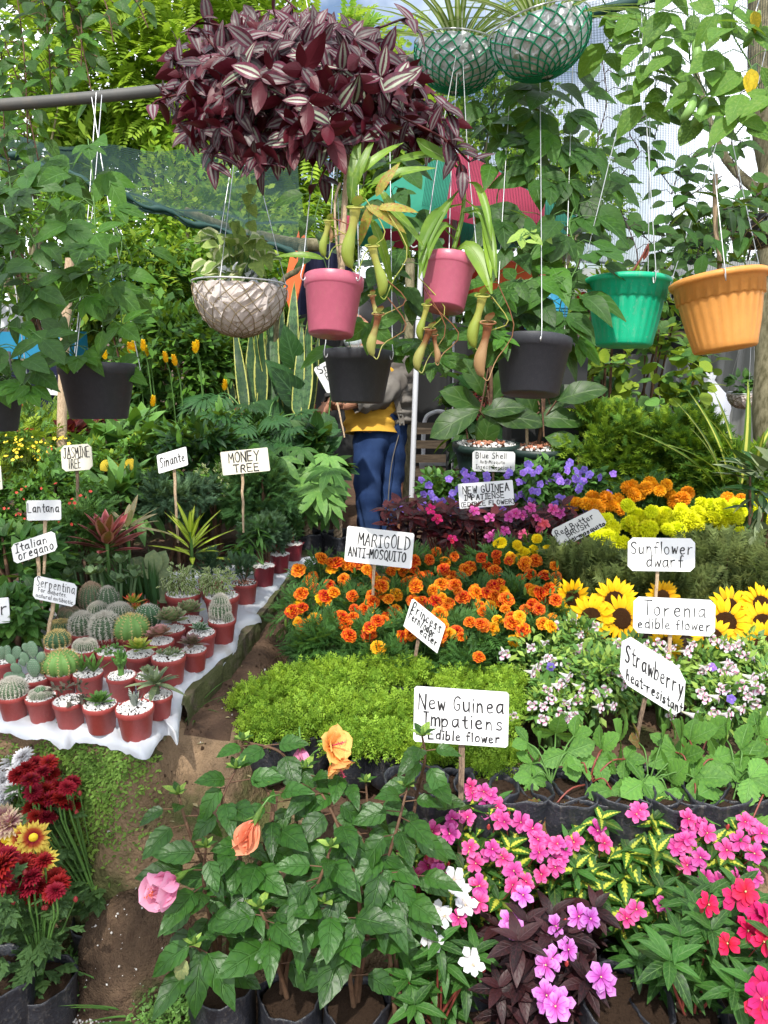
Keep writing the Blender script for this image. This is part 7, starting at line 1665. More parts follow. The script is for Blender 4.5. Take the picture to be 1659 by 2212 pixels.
t, p, r = tpot('pot with a brown woolly column cactus, tallest at the back left', 200, 1318, 52); add_globe(t, 'brown', p + (0, 0, r * .95), r * .85)
t, p, r = tpot('pot with a grey spiny column cactus beside the brown one', 236, 1322, 50); add_globe(t, 'tall', p + (0, 0, r * .9), r * .78)
t, p, r = tpot('pot with a mossy brown cushion cactus under the Serpentina sign', 150, 1330, 56); 
for k in range(6): add_globe(t, 'brown', p + (math.cos(k) * r * .5, math.sin(k) * r * .4, r * .05), r * .35)
t, p, r = tpot('pot with a red-tipped lime succulent', 290, 1335, 52)
for dx, dz in ((-.5, .5), (.4, .6), (0, 1.3), (.7, .2)): rosette(t, p + (dx * r, 0, dz * r), r, 16, leafT(4, .34, .8, .7, .2, -.1), 'redtip', r * 1.15, 'rtp', (.2, 1.3))
t, p, r = tpot('pot with a grey paddle-leaved succulent on a thick stem', 336, 1287, 58); mb = MB(); tube(mb, smooth_path([p, p + (0, 0, r * 1.5)], 5), r * .2, 8); t.part('stem', mb, M['grey'])
me = lm('pdl', leafT(5, .62, 1.4, .6, .15, .0, wave=.05), 'grey')
for D, s in [((-.8, 0, .7), 2.2), ((.1, -.2, 1), 2.3), ((.45, .1, 1), 2.2), ((.9, -.1, .5), 1.7), ((.8, -.5, -1.0), 2.4), ((-.4, -.3, .3), 1.2), ((-.1, .3, 1), 2.0)]: t.put('leaf', me, p + (0, 0, r * 1.45), frame(D, (0, -1, .5)), r * s)
for (x, y, w_, lab) in [(396, 1280, 78, 'wider pot with a cream-edged small-leaved bush, the left one'), (479, 1285, 76, 'wider pot with a cream-edged small-leaved bush, the right one')]:
    t, p, r = tpot(lab, x, y, w_); P, D, U, cc = clump_pts(p + (0, 0, r * .85), (r * 1.12, r * .85, r * .78), 420, 24, .36); mb = MB(); mb.scatter(L_['dia2'], P, frames(D, U), r * .30); t.part('foliage', mb, M['vedge'], kind='stuff')
    sb = MB(); [tube(sb, [p, q], .002, 4) for q in cc[:6]]; t.part('stem', sb, M['brownstem'])
t, p, r = tpot('pot with a blue-green conifer seedling on brick chips', 529, 1258, 54, chips=True); P, D, U, cc = clump_pts(p + (-r * .4, 0, r * 1.1), (r * 1.15, r * .8, r * 1.1), 190, 18, .36); mb = MB(); mb.scatter(spray, P, frames(D + (0, 0, .9), U), r * .75); t.part('foliage', mb, M['blue'], kind='stuff')
sb = MB(); [tube(sb, [p, q], .002, 4) for q in cc[:6]]; t.part('stem', sb, M['brownstem'])
t, p, r = tpot('pot with a darker blue-green conifer behind the seedling', 455, 1250, 54); P, D, U, cc = clump_pts(p + (0, 0, r * 1.1), (r * 1.2, r * .8, r * 1.2), 200, 18, .36); mb = MB(); mb.scatter(spray, P, frames(D + (0, 0, .9), U), r * .75); t.part('foliage', mb, M['blue'], kind='stuff')
for (x, y, w_, lab, kind) in [(569, 1221, 52, 'nearest maroon wavy-rimmed pot with a drooping dark leafy plant', 'lance'), (604, 1196, 46, 'middle maroon wavy-rimmed pot with a blue-green conifer', 'blue'), (634, 1174, 42, 'farthest maroon wavy-rimmed pot with a thin green conifer', 'cyp')]:
    t, p, r = tpot(lab, x, y, w_, kind='wavy|maroonpot', hf=1.75)
    if kind == 'lance':
        me = lm('dlan', L_['lance2'], 'leaf'); sb = MB()
        for dx, h_ in ((-2.2, 1.6), (-1.2, 2.2), (-.4, 2.9), (-2.0, .9)):
            q = p + (dx * r, .02, h_ * r); tube(sb, smooth_path([p, (p + q) / 2 + (0, 0, .02), q], 5), .003, 5)
            for j in range(15):
                a = j * 2.4; D = np.array([math.cos(a), math.sin(a), rnd.uniform(-.5, .5)]); t.put('leaf', me, q + (0, 0, -.02 * (j % 3)), frame(D), r * rnd.uniform(1.2, 1.7))
        t.part('stem', sb, M['stem'])
    else:
        P, D, U, cc = clump_pts(p + (-r * .7, 0.02, r * 1.9), (r * 1.5, r * 1.2, r * 1.7), 420, 22, .34); mb = MB(); mb.scatter(spray, P, frames(D + (0, 0, .6), U), r * .9); t.part('foliage', mb, M[kind], kind='stuff')
        sb = MB(); [tube(sb, smooth_path([p, q], 4), .002, 4) for q in cc[:7]]; t.part('stem', sb, M['redstem'])
# flower beds on the right
def surf(px, py):
    """depth of the plant tops seen at this picture height"""
    return float(np.interp(py, [1000, 1060, 1120, 1200, 1290, 1380, 1480, 1600, 1700, 1800, 1950, 2100, 2212], [4.5, 4.1, 3.65, 3.1, 2.72, 2.48, 2.28, 2.05, 1.95, 1.88, 1.80, 1.72, 1.64]))
def fl(t, key, px, py, s, face=(0, -.55, .8), d=None, jit=.3, stem=None, sm=None):
    p = at(px, py, d or surf(px, py) - 0.01)
    n = nrm(np.array(face) + rng.normal(0, jit, 3) * np.array([1, .5, .5]))
    t.put('flower', FM[key][rnd.randrange(3)], p, up_frame(n, rnd.random() * 6), s)
    if sm is not None:
        b = p - n * s * .3; q = np.array([p[0] + rnd.uniform(-.02, .02), p[1] + 0.03, p[2] - (stem or .1)])
        tube(sm, [b, (b + q) / 2 + (0, 0, .0), q], .0016, 4, cap=False)
    return p
# --- violet-flowered row (far)
GV = 'violet-flowered plants in the far row'
ov = [(p_[0], p_[1]) for p_ in [(1200, 972), (1215, 980), (1230, 985), (995, 1002)]]
for k, (x, y, w_) in enumerate([(945, 1075, 130), (1075, 1060, 130), (1170, 1050, 130), (1245, 1065, 110)]):
    t = bush('violet_plant', ['leafy plant with violet flowers beside the white tent pole', 'leafy plant with violet flowers behind the NEW GUINEA IMPATIENSE sign', 'leafy plant with violet flowers in front of the right big planter', 'leafy plant with violet flowers next to the orange pompon marigolds'][k], 'flower', x, y, 4.0 - .05 * k, w_, 110, 620, L_['ovate'], 0.045, 'leaf', 'sucg', .3, nc=20, base=0.45, group=GV, cr=.35)
    for _ in range(24):
        fx, fy = x + rnd.gauss(0, 38), y + rnd.uniform(-52, 42)
        fl(t, 'vio', fx, fy, rnd.uniform(.036, .046), (0, -1, .3), 3.72 + rnd.uniform(-.08, .1), .35)
# --- burgundy impatiens
GB = 'burgundy-leaved impatiens in the middle row'
bl = [lm('bl1', L_['lance'], 'burg'), lm('bl2', L_['lance2'], 'impd'), lm('bl3', L_['ovate'], 'burg')]
FB = [(1024, 1104, 'imp'), (1057, 1117, 'imp'), (1114, 1109, 'imp'), (1147, 1097, 'imp'), (1130, 1154, 'impc'), (1167, 1142, 'impc'), (1100, 1182, 'imp'), (1075, 1152, 'imp'), (977, 1164, 'imph'), (1210, 1109, 'imp'), (1240, 1117, 'imp'), (1242, 1177, 'impc'), (1100, 1116, 'imp'), (1128, 1112, 'imp'), (1090, 1146, 'imp'), (1160, 1120, 'imp'), (1195, 1100, 'imp'), (1060, 1160, 'imp'), (930, 1100, 'imph'), (945, 1120, 'imph'), (1175, 1132, 'impc')]
def whorls(t, cx, cy, w_, h_, n, nlv, meshes, L, d0, zb, sm, elev=(-.2, .9), dd=.08, stemr=.003, base=None):
    """stems ending in whorls of leaves spread over an area of the picture"""
    b = base
    for k in range(n):
        a = k * 2.4; rr = math.sqrt((k + .5) / n); x = cx + math.cos(a) * rr * w_ / 2; y = cy + math.sin(a) * rr * h_ / 2
        q = at(x, y, d0 + rnd.uniform(-dd, dd) + (y - cy) * -0.0006 * 0)
        tube(sm, smooth_path([b + (rnd.uniform(-.02, .02), rnd.uniform(-.02, .02), 0), (b * .4 + q * .6) + (0, 0, .0), q], 5), stemr, 5, cap=False)
        out = nrm(q - b + np.array([0, 0, .1])); axx = nrm(out * .5 + np.array([0, -.35, 1.0])); Rf = up_frame(axx)
        for j in range(nlv):
            aa = j * 2.4 + rnd.uniform(-.3, .3); e = elev[0] + (elev[1] - elev[0]) * (j / nlv)
            D = Rf @ np.array([math.cos(aa) * math.cos(e), math.sin(aa) * math.cos(e), math.sin(e)])
            t.put('leaf', meshes[rnd.randrange(len(meshes))], q + axx * (0.012 * (j / nlv) * 2 - .01), frame(D, axx), L * rnd.uniform(.75, 1.1) * (1 - .3 * j / nlv))
for k, (x, y) in enumerate([(880, 1120), (960, 1130), (1040, 1135), (1120, 1135), (1195, 1130)]):
    b = onz(x, y + 70, 0.50) ; c_ = at(x, y, 3.5); b = np.array([c_[0], c_[1] + .03, .50])
    t = Thing('burgundy_impatiens', ['burgundy-leaved impatiens beside the jeans', 'burgundy-leaved impatiens below the white pole, second from the jeans', 'burgundy-leaved impatiens under the NEW GUINEA IMPATIENSE sign', 'burgundy-leaved impatiens with coral flowers left of the Red Butter Brush sign', 'burgundy-leaved impatiens just behind the Red Butter Brush sign'][k], 'flower', b, GB)
    sm = MB(); whorls(t, x, y, 110, 85, 14, 9, bl, .085, 3.5, .5, sm, base=b, dd=.12); t.part('stem', sm, M['redstem']); t.put('polybag', BAG[k % 4], b + (0, 0, .03), None, .08)
    for (fx, fy, kk) in FB:
        if x - 40 <= fx < x + 40: fl(t, kk, fx, fy, .052, (0, -.8, .7), 3.36)
t = Thing('burgundy_impatiens', 'small red-flowered impatiens plant at the far right end of the burgundy row', 'flower', at(1245, 1190, 3.3) * np.array([1, 1, 0]) + (0, 0, .48), GB)
sm = MB(); whorls(t, 1245, 1180, 50, 30, 4, 8, bl, .07, 3.2, .5, sm, base=t.L.copy()); t.part('stem', sm, M['redstem']); fl(t, 'impc', 1242, 1177, .06, (0, -.8, .7), 3.1)
# --- pompon marigolds
GM = 'pompon marigold plants'
OR = [(1230, 1090), (1265, 1087), (1295, 1095), (1310, 1077), (1335, 1082), (1340, 1102), (1370, 1062), (1395, 1055), (1420, 1060), (1437, 1047), (1455, 1082), (1475, 1077), (1485, 1068), (1572, 1077), (1365, 1050), (1380, 1068), (1408, 1050), (1448, 1065), (1248, 1084), (1278, 1078), (1320, 1092), (1600, 1080)]
YE = [(1370, 1112), (1397, 1122), (1357, 1097), (1405, 1107), (1322, 1142), (1315, 1120), (1312, 1162), (1355, 1130), (1342, 1172), (1375, 1155), (1407, 1145), (1450, 1122), (1460, 1145), (1490, 1127), (1470, 1102), (1505, 1107), (1515, 1087), (1545, 1122), (1585, 1120), (1535, 1092), (1555, 1097), (1590, 1090), (1620, 1097), (1625, 1082), (1650, 1107), (1430, 1137), (1305, 1137), (1605, 1150), (1300, 1120), (1385, 1136), (1435, 1110), (1570, 1105), (1600, 1108), (1645, 1090), (1560, 1130), (1525, 1118), (1655, 1140), (1290, 1150), (1395, 1160), (1475, 1135)]
def marig(label, cx, cy, w_, h_, d, fl_pts, key, s, nlv=260, zb=.48, n=5, lsz=.075, face=(0, -.75, .7), gname=GM, nm='pompon_marigold'):
    c_ = at(cx, cy, d); b = np.array([c_[0], c_[1] + .03, zb]); t = Thing(nm, label, 'flower', b, gname)
    P, D, U, cc = clump_pts(c_, (w_ / 2 * d / FPX, w_ / 2 * d / FPX * .8, h_ / 2 * d / FPX), nlv, 16, .4); mb = MB(); mb.scatter(feather, P, frames(D, U), lsz * (.7 + .6 * rng.random(nlv))); t.part('foliage', mb, M['mari'], kind='stuff')
    sm = MB(); [tube(sm, smooth_path([b, q], 3), .003, 4) for q in cc[:7]]
    t.put('polybag', BAG[rnd.randrange(4)], b + (0, 0, .02), None, .08)
    for e in fl_pts:
        kk = e[2] if len(e) > 2 else key
        ss = s * rnd.uniform(.72, 1.12); p_ = fl(t, kk, e[0] + rnd.uniform(-4, 4), e[1] + rnd.uniform(-3, 3), ss, face, d - .10 - rnd.uniform(0, .08) + (cy - e[1]) * .0012, .38, .1, sm)
        if rnd.random() < .35:
            q = p_ + np.array([rnd.uniform(-.04, .04), -.01, rnd.uniform(-.03, .02)]); bb = MB(); tube(bb, [q - (0, 0, .022), q - (0, 0, .008), q + (0, 0, .004)], [.003, .006, .003], 6); t.part('bud', bb, M['bud'])
    t.part('stem', sm, M['stem']); return t
cols = [(1200, 1290, 'orange pompon marigold nearest the violet flowers'), (1290, 1350, 'orange pompon marigold above the Red Butter Brush sign'), (1350, 1440, 'tallest orange pompon marigold, above the yellow ones'), (1440, 1520, 'orange pompon marigold behind the yellow ones right of the tallest'), (1520, 1700, 'far right orange pompon marigold behind the yellow ones')]
for x0, x1, lab in cols:
    pts = [q for q in OR if x0 <= q[0] < x1]; marig(lab, (x0 + min(x1, 1660)) / 2, 1100 - (30 if x0 == 1350 else 0), 95, 46, 3.75, pts + [(q[0] + rnd.uniform(-14, 14), q[1] + rnd.uniform(-4, 9)) for q in pts[::2]], 'pomo', .074, lsz=.06)
cols = [(1280, 1335, 'yellow pompon marigold right of the Red Butter Brush sign'), (1335, 1385, 'yellow pompon marigold behind the Sunflower sign, at its left corner'), (1385, 1445, 'yellow pompon marigold below the tallest orange one'), (1445, 1500, 'yellow pompon marigold above the right corner of the Sunflower sign'), (1500, 1575, 'yellow pompon marigold above the rosemary'), (1575, 1700, 'yellow pompon marigold at the right edge')]
for x0, x1, lab in cols:
    pts = [q for q in YE if x0 <= q[0] < x1]; marig(lab, (x0 + min(x1, 1670)) / 2, 1162, 90, 50, 3.4, pts + [(q[0] + rnd.uniform(-14, 14), q[1] + rnd.uniform(-6, 10)) for q in pts], 'pomy', .078, lsz=.06)
# --- rosemary
GR = 'rosemary bushes'
for k, (x, y, w_, h_, d) in enumerate([(1250, 1235, 110, 100, 2.95), (1330, 1268, 150, 80, 2.9), (1440, 1265, 180, 90, 2.9), (1555, 1225, 160, 125, 2.95), (1640, 1250, 100, 90, 2.85)]):
    n = 520; c_ = at(x, y, d); t = Thing('rosemary_bush', ['grey-green rosemary under the Red Butter Brush sign', 'low grey-green rosemary left of the Sunflower sign stake', 'grey-green rosemary behind the Sunflower sign', 'tall grey-green rosemary right of the Sunflower sign', 'grey-green rosemary at the right edge behind the sunflowers'][k], 'herb', (c_[0], c_[1], .46), GR)
    a = rng.random(n) * 6.28; rr = np.sqrt(rng.random(n)); W_ = w_ / 2 * d / FPX; H_ = h_ / 2 * d / FPX
    P = c_ + np.stack([np.cos(a) * rr * W_, np.sin(a) * rr * W_ * .8, rng.uniform(-1, .75, n) * H_], 1); D = nrm(np.stack([np.cos(a) * rr * .7, np.sin(a) * rr * .5 - .2, 1 + 0 * a], 1) + rng.normal(0, .22, (n, 3)))
    mb = MB(); mb.scatter(needles, P, frames(D, rng.normal(0, 1, (n, 3))), .072 * (.6 + .7 * rng.random(n))); t.part('foliage', mb, M['rose'], kind='stuff')
    sm = MB(); [tube(sm, [(c_[0] + rnd.uniform(-.03, .03), c_[1], .46), q], .002, 4) for q in P[:12]]; t.part('stem', sm, M['brownstem'])
# --- right edge leafy plants
bush('grey_leaf_plant', 'grey-green pointed-leaf plant at the right edge beside the yellow marigolds', 'plant', 1655, 1080, 3.0, 90, 200, 90, L_['lance'], .11, 'grey', 'darkbig', .5, nc=14, base=.46, group=BR)
# --- French marigolds
FR = [(925, 1209), (962, 1214), (1040, 1207), (1017, 1224), (845, 1234), (925, 1247), (897, 1262), (952, 1262), (890, 1292), (965, 1307), (1000, 1290), (840, 1292), (1060, 1305, 'frenchy'), (1092, 1292), (935, 1277), (1120, 1247), (1150, 1275), (1190, 1282), (1150, 1307), (1165, 1315), (1122, 1332, 'frenchy'), (1015, 1342), (1062, 1355, 'frenchy'), (1110, 1382, 'frenchy'), (1102, 1212), (1132, 1222), (1155, 1212), (1205, 1247), (1170, 1345), (935, 1320), (955, 1382), (1055, 1247), (1035, 1417), (1080, 1260), (715, 1212), (727, 1216), (765, 1222), (795, 1232), (672, 1252), (700, 1287), (725, 1280), (740, 1252), (780, 1267), (630, 1322), (732, 1334), (755, 1372), (800, 1317, 'frenchy'), (815, 1342), (820, 1397, 'frenchy'), (825, 1282), (1000, 1245), (1025, 1275), (980, 1200), (1075, 1215), (870, 1230), (800, 1300), (850, 1335), (1145, 1240), (1180, 1245), (905, 1370), (1000, 1375), (1200, 1225), (1070, 1200), (940, 1190), (895, 1210)]
for _ in range(120):
    q = (rnd.uniform(640, 1210), rnd.uniform(1205, 1375)); FR.append(q + ('frenchy',) if rnd.random() < .15 else q)
GF = 'orange French marigold plants'
cells = [(700, 1240), (790, 1235), (880, 1225), (970, 1222), (1060, 1218), (1150, 1225), (1210, 1240), (660, 1310), (750, 1310), (840, 1300), (930, 1290), (1020, 1290), (1110, 1290), (1185, 1300), (700, 1380), (790, 1380), (880, 1370), (975, 1370), (1065, 1370), (1140, 1360), (1000, 1420), (830, 1420)]
locw = ['far left corner', 'second of the back row', 'third of the back row, behind the marigold sign stake', 'fourth of the back row', 'fifth of the back row', 'sixth of the back row', 'back right end beside the yellow flowers', 'left end of the middle row', 'middle row under the marigold sign', 'middle row left of the princess fern sign', 'middle row just above the princess fern sign', 'centre of the middle row', 'middle row right of centre', 'right end of the middle row by the sunflowers', 'front row left end over the path', 'front row, second from the path', 'front row left of the princess fern stake', 'front row right of the princess fern sign', 'front row by the torenias', 'front row right end', 'lowest, right of the princess fern sign', 'lowest, left of the princess fern stake']
asg = {i: [] for i in range(len(cells))}
for q in FR:
    i = min(range(len(cells)), key=lambda i: (cells[i][0] - q[0]) ** 2 + 1.5 * (cells[i][1] - q[1]) ** 2); asg[i].append(q)
for i, (x, y) in enumerate(cells):
    marig('orange French marigold, ' + locw[i], x, y + 18, 118, 85, surf(x, y) + .04, asg[i], 'french', .050, 230 if x < 1180 else 160, .44, lsz=.062, face=(0, -.7, .8), gname=GF, nm='french_marigold')
YW = [(1070, 1177), (1115, 1180), (1125, 1188), (1157, 1162), (1150, 1187), (1125, 1205), (1185, 1185), (1202, 1202), (1200, 1230), (1225, 1237), (1140, 1196), (1085, 1170), (1192, 1195)]
for (x0, x1, lab) in [(1040, 1135, 'small warm yellow marigold plant in front of the burgundy impatiens'), (1135, 1175, 'small warm yellow marigold plant left of the Red Butter Brush sign'), (1175, 1240, 'small warm yellow marigold plant just under the Red Butter Brush sign')]:
    marig(lab, (x0 + x1) / 2, 1215, 80, 60, 3.12, [q for q in YW if x0 <= q[0] < x1], 'pomw', .046, 130, .46, gname='small yellow marigolds', nm='yellow_marigold')
# --- sunflowers
SUN = sunflower_meshes()
GS = 'dwarf sunflowers'
sl_ = lm('sunleaf', leafT(7, .8, .7, .8, .12, .3, wave=.04), 'vine')
SFL = [(1235, 1292, 40, 'leftmost sunflower above the torenias'), (1277, 1334, 45, 'sunflower partly behind the torenias, second from the left'), (1328, 1298, 44, 'sunflower just behind the one left of the Torenia sign'), (1342, 1336, 48, 'large sunflower left of the Torenia sign'), (1437, 1394, 38, 'small sunflower below the Torenia sign'), (1567, 1345, 48, 'large sunflower right of the Torenia sign'), (1540, 1377, 42, 'sunflower at the lower right corner of the Torenia sign'), (1575, 1312, 42, 'sunflower behind the large one right of the Torenia sign'), (1645, 1307, 44, 'upper sunflower at the right edge'), (1648, 1347, 44, 'middle sunflower at the right edge'), (1652, 1395, 48, 'lowest sunflower at the right edge'), (1430, 1290, 34, 'sunflower hidden behind the Torenia sign')]
for k, (x, y, rp, lab) in enumerate(SFL):
    d = 2.60 + (1340 - y) * .002; p = at(x, y, d); r = rp * 1.12 * d / FPX; b = np.array([p[0] + rnd.uniform(-.02, .02), p[1] + .06, .44]); t = Thing('dwarf_sunflower', lab, 'flower', b, GS)
    n = nrm(np.array([rnd.uniform(-.5, .5), -1, rnd.uniform(.05, .75)])); o = t.put('flower', SUN[k % 2][0], p, up_frame(n, rnd.random() * 6), r / .98); t.sub('disc', SUN[k % 2][1], o)
    sm = MB(); tube(sm, smooth_path([p - n * .02, p - n * .05 - (0, 0, .03), b], 6), .006, 6); t.part('stem', sm, M['stem'])
    for j in range(7):
        a = j * 2.4; q = b * .3 + p * .7 - (0, -.02, .03 + .03 * j); t.put('leaf', sl_, q, frame((math.cos(a), math.sin(a) * .8 - .2, rnd.uniform(-.4, .2))), rnd.uniform(.08, .12))
# --- torenias
GT = 'torenia plants with white and magenta flowers'
for k, (x, y, w_, h_) in enumerate([(1170, 1440, 150, 120), (1250, 1400, 140, 130), (1290, 1480, 160, 130), (1370, 1440, 130, 130), (1190, 1520, 140, 90), (1440, 1460, 120, 110), (1520, 1440, 150, 120), (1610, 1440, 130, 130), (1560, 1510, 160, 100), (1650, 1500, 80, 120)]):
    d = surf(x, y - 20) + .02
    t = bush('torenia_plant', 'torenia with pale green buds and white-magenta flowers, ' + ['left end beside the marigolds', 'below the two left sunflowers', 'left of the Strawberry sign', 'behind the Strawberry sign', 'low left above the strawberry leaves', 'behind the stake of the Torenia sign', 'right of the Strawberry sign', 'in front of the right edge sunflowers', 'low right above the strawberries', 'at the right edge'][k], 'flower', x, y, d, w_, h_, 620, L_['dia2'], .030, 'sucg', 'young', .35, nc=26, cr=.36, base=.42, group=GT, stemmat='stem')
    mb = MB(); c_ = at(x, y, d)
    P, D, U, cc = clump_pts(c_ + (0, -.02, .01), (w_ / 2 * d / FPX, w_ / 2 * d / FPX * .6, h_ / 2 * d / FPX), 70, 20, .4); mb.scatter(leafT(3, .4, .7, .7, .5, 0), P, frames(D + (0, 0, .2), U), .026); t.part('buds', mb, M['young'], kind='stuff')
    for _ in range(11):
        fx, fy = x + rnd.gauss(0, w_ * .30), y + rnd.uniform(-h_ * .5, h_ * .4); fl(t, 'tor', fx, fy, rnd.uniform(.028, .040), (rnd.uniform(-.8, .8), -.9, .1), d - .09 + (y - fy) * .001, .3)
    if k in (0, 6, 8): fl(t, 'vio', x + 20, y, .03, (0, -.9, .3), d - .1)
# --- lime spikemoss
GL_ = 'lime-green spikemoss clumps'
moss = [(560, 1500, 110), (640, 1470, 130), (720, 1455, 120), (800, 1450, 120), (880, 1445, 100), (1000, 1470, 110), (1090, 1465, 80), (580, 1560, 110), (660, 1545, 130), (760, 1530, 140), (860, 1525, 120), (950, 1540, 120), (840, 1590, 110), (920, 1610, 100), (1060, 1560, 110), (1060, 1640, 120), (760, 1590, 110), (1100, 1510, 90), (690, 1500, 120), (1000, 1600, 110)]
lw = ['far left corner by the path', 'back row second from the path', 'back row under the front marigolds', 'back row centre left', 'back row by the princess fern stake', 'back row right of the princess fern stake', 'back right corner beside the torenia', 'left edge lower down', 'second from the left edge', 'centre left', 'centre above the hibiscus bloom', 'centre left of the New Guinea Impatiens sign', 'front above the orange hibiscus flower', 'front left of the big sign', 'right of the New Guinea Impatiens sign', 'front right below the sign', 'front behind the small pink flower', 'right end next to the strawberry', 'middle of the patch', 'behind the New Guinea Impatiens sign']
frond = merge([xform(L_['dia'], rotz(-sg * 0.9), (.30, .30, .3), (0, t_, 0.05 * math.sin(6 * t_))) for t_ in (.2, .45, .7) for sg in (-1, 1)] + [xform(L_['dia'], None, (.3, .35, .3), (0, .75, 0))])
for k, (x, y, w_) in enumerate(moss):
    d = surf(x, y) + .04; c_ = at(x, y + 12, d); rx = w_ / 2 * d / FPX * 1.05
    t = Thing('spikemoss', 'lime-green spikemoss clump, ' + lw[k], 'plant', (c_[0], c_[1], .40 if c_[1] > 1.9 else .33), GL_)
    n = 1230; dd = nrm(rng.normal(0, 1, (n, 3)) * np.array([1, 1, .6]) + (0, -.25, .55)); kk = .70 + .22 * rng.random((n, 1)) + .22 * np.sin(dd[:, :1] * 9 + k) * np.cos(dd[:, 1:2] * 8 + k)
    P = c_ + dd * kk * np.array([rx, rx * .8, rx * .62]); mb = MB()
    R = frames(nrm(dd * .6 + rng.normal(0, .6, (n, 3)) + (0, 0, .2)), nrm(dd + rng.normal(0, .3, (n, 3)))); S = .024 * (.5 + .9 * rng.random(n)); q = kk[:, 0] < .86 - .12 * rng.random(n)  # deeper fronds take the darker green, shade painted in for relief
    for a, m in ((q, 1), (~q, 0)): mb.scatter(frond, P[a], R[a], S[a], m=m)
    t.part('fronds', mb, [M['lime'], M['aspar']], kind='stuff')
    hb = .13; t.put('polybag', BAG[k % 4], (c_[0], c_[1] + .01, c_[2] - rx * .35), rotz(k), rx * .80)
# --- strawberries
GW = 'strawberry plants in black bags'
s3 = tpl_mesh('leaf', straw3, M['straw']); s1 = tpl_mesh('leaflet', L_['strawlf'], M['straw']); s1r = tpl_mesh('leaflet', L_['strawlf'], M['strawred'])
def strawb(label, cx, base, leaves, k):
    b = at(base[0], base[1], 1.97); b[2] = .50
    t = Thing('strawberry_plant', label, 'plant', (b[0], b[1], .30), GW); sm = MB()
    t.put('polybag', BAG[k % 4], b, rotz(k * 1.3), .088); t.put('soil', SOILM, b + (0, 0, -.008), None, .085, kind='stuff')
    for (x, y, dx, dz, s, *c_) in leaves:
        q = at(x, y, surf(x, y) - .03 + rnd.uniform(-.03, .03)); D0 = nrm(np.array([dx, -.55, dz])); U = nrm(np.array([rnd.uniform(-.25, .25), -.75, 1.0]))
        R = frame(D0, U); me = s1r if c_ else s1
        for a, ss in ((-1.45, .9), (0, 1.0), (1.45, .9)):
            Rl = R @ rotz(-a + rnd.uniform(-.15, .15)) @ rotx(rnd.uniform(-.15, .25)); t.put('leaflet', me, q, Rl, s * ss * rnd.uniform(.95, 1.15), label='reddened old leaflet' if c_ else None)
        tube(sm, smooth_path([b, (b * .45 + q * .55) + (0, -.01, .03), q], 8), .0022, 5, cap=False)
    t.part('stem', sm, M['redstem'] if k % 2 else M['stem'])
strawb('strawberry plant left of the Strawberry sign, by the spikemoss', 0, (1190, 1700), [(1165, 1610, -.2, .9, .06), (1150, 1650, -.7, -.2, .05), (1225, 1625, .3, -.8, .075), (1200, 1585, .2, 1, .07), (1140, 1605, -.9, .2, .055), (1150, 1680, -.1, -.6, .05), (1240, 1590, .6, .5, .06)], 0)
strawb('strawberry plant with the reddened low leaf, in the second bag', 0, (1270, 1710), [(1300, 1620, .4, .9, .07), (1290, 1640, .1, -.9, .06), (1340, 1600, -.3, 1, .085), (1250, 1650, -.6, .3, .06), (1320, 1705, .2, -.9, .075), (1190, 1750, .0, -1, .085, 1), (1350, 1640, .7, .2, .055)], 1)
strawb('strawberry plant below the Strawberry sign stake', 0, (1400, 1710), [(1450, 1690, .3, .8, .08), (1440, 1705, -.3, -.7, .07), (1390, 1690, -.8, .1, .075), (1500, 1680, .9, .4, .08), (1430, 1600, -.2, 1, .07), (1380, 1605, -.4, .6, .055, 1), (1475, 1640, .5, .7, .065)], 2)
strawb('strawberry plant right of the Strawberry sign with broad serrated leaves', 0, (1490, 1715), [(1470, 1605, -.3, .9, .085), (1490, 1600, .6, .6, .08), (1460, 1625, -.9, -.1, .08), (1540, 1640, .5, -.6, .085), (1530, 1590, .3, 1, .075), (1500, 1730, .1, -.5, .08), (1450, 1560, -.4, .8, .06)], 3)
strawb('strawberry plant fourth from the spikemoss in front of the torenias', 0, (1590, 1700), [(1560, 1590, -.2, 1, .08), (1600, 1620, .6, .3, .075), (1580, 1740, .3, -1, .085), (1545, 1700, -.8, .2, .075), (1620, 1680, .8, -.3, .075), (1570, 1650, -.3, -.9, .07), (1640, 1590, .7, .8, .07)], 0)
strawb('strawberry plant cut off by the right edge', 0, (1660, 1710), [(1650, 1640, .1, .9, .08), (1640, 1700, -.6, -.4, .075), (1680, 1680, .7, .1, .08), (1640, 1560, -.2, 1, .075), (1625, 1770, -.3, -1, .07)], 1)
for k, (x, y, lab) in enumerate([(900, 1700, 'black bag of soil behind the hibiscus, left of the big sign stake'), (965, 1712, 'black bag just left of the big sign stake'), (1050, 1715, 'black bag just right of the big sign stake'), (1125, 1718, 'black bag left of the first strawberry bag'), (1220, 1722, 'crumpled black bag in front of the first strawberry'), (1345, 1722, 'crumpled black bag between the strawberries'), (1450, 1725, 'black bag in the front row under the broad strawberry leaves'), (1545, 1720, 'black bag in the front row left of the last strawberry')]):
    b = at(x, y - 15, 1.93); t = Thing('polybag', lab, 'bag', b - (0, 0, .13), 'black soil bags'); t.put('bag', BAG[k % 4], b, rotz(k), .078); t.put('soil', SOILM, b + (0, 0, -.006), None, .075, kind='stuff')
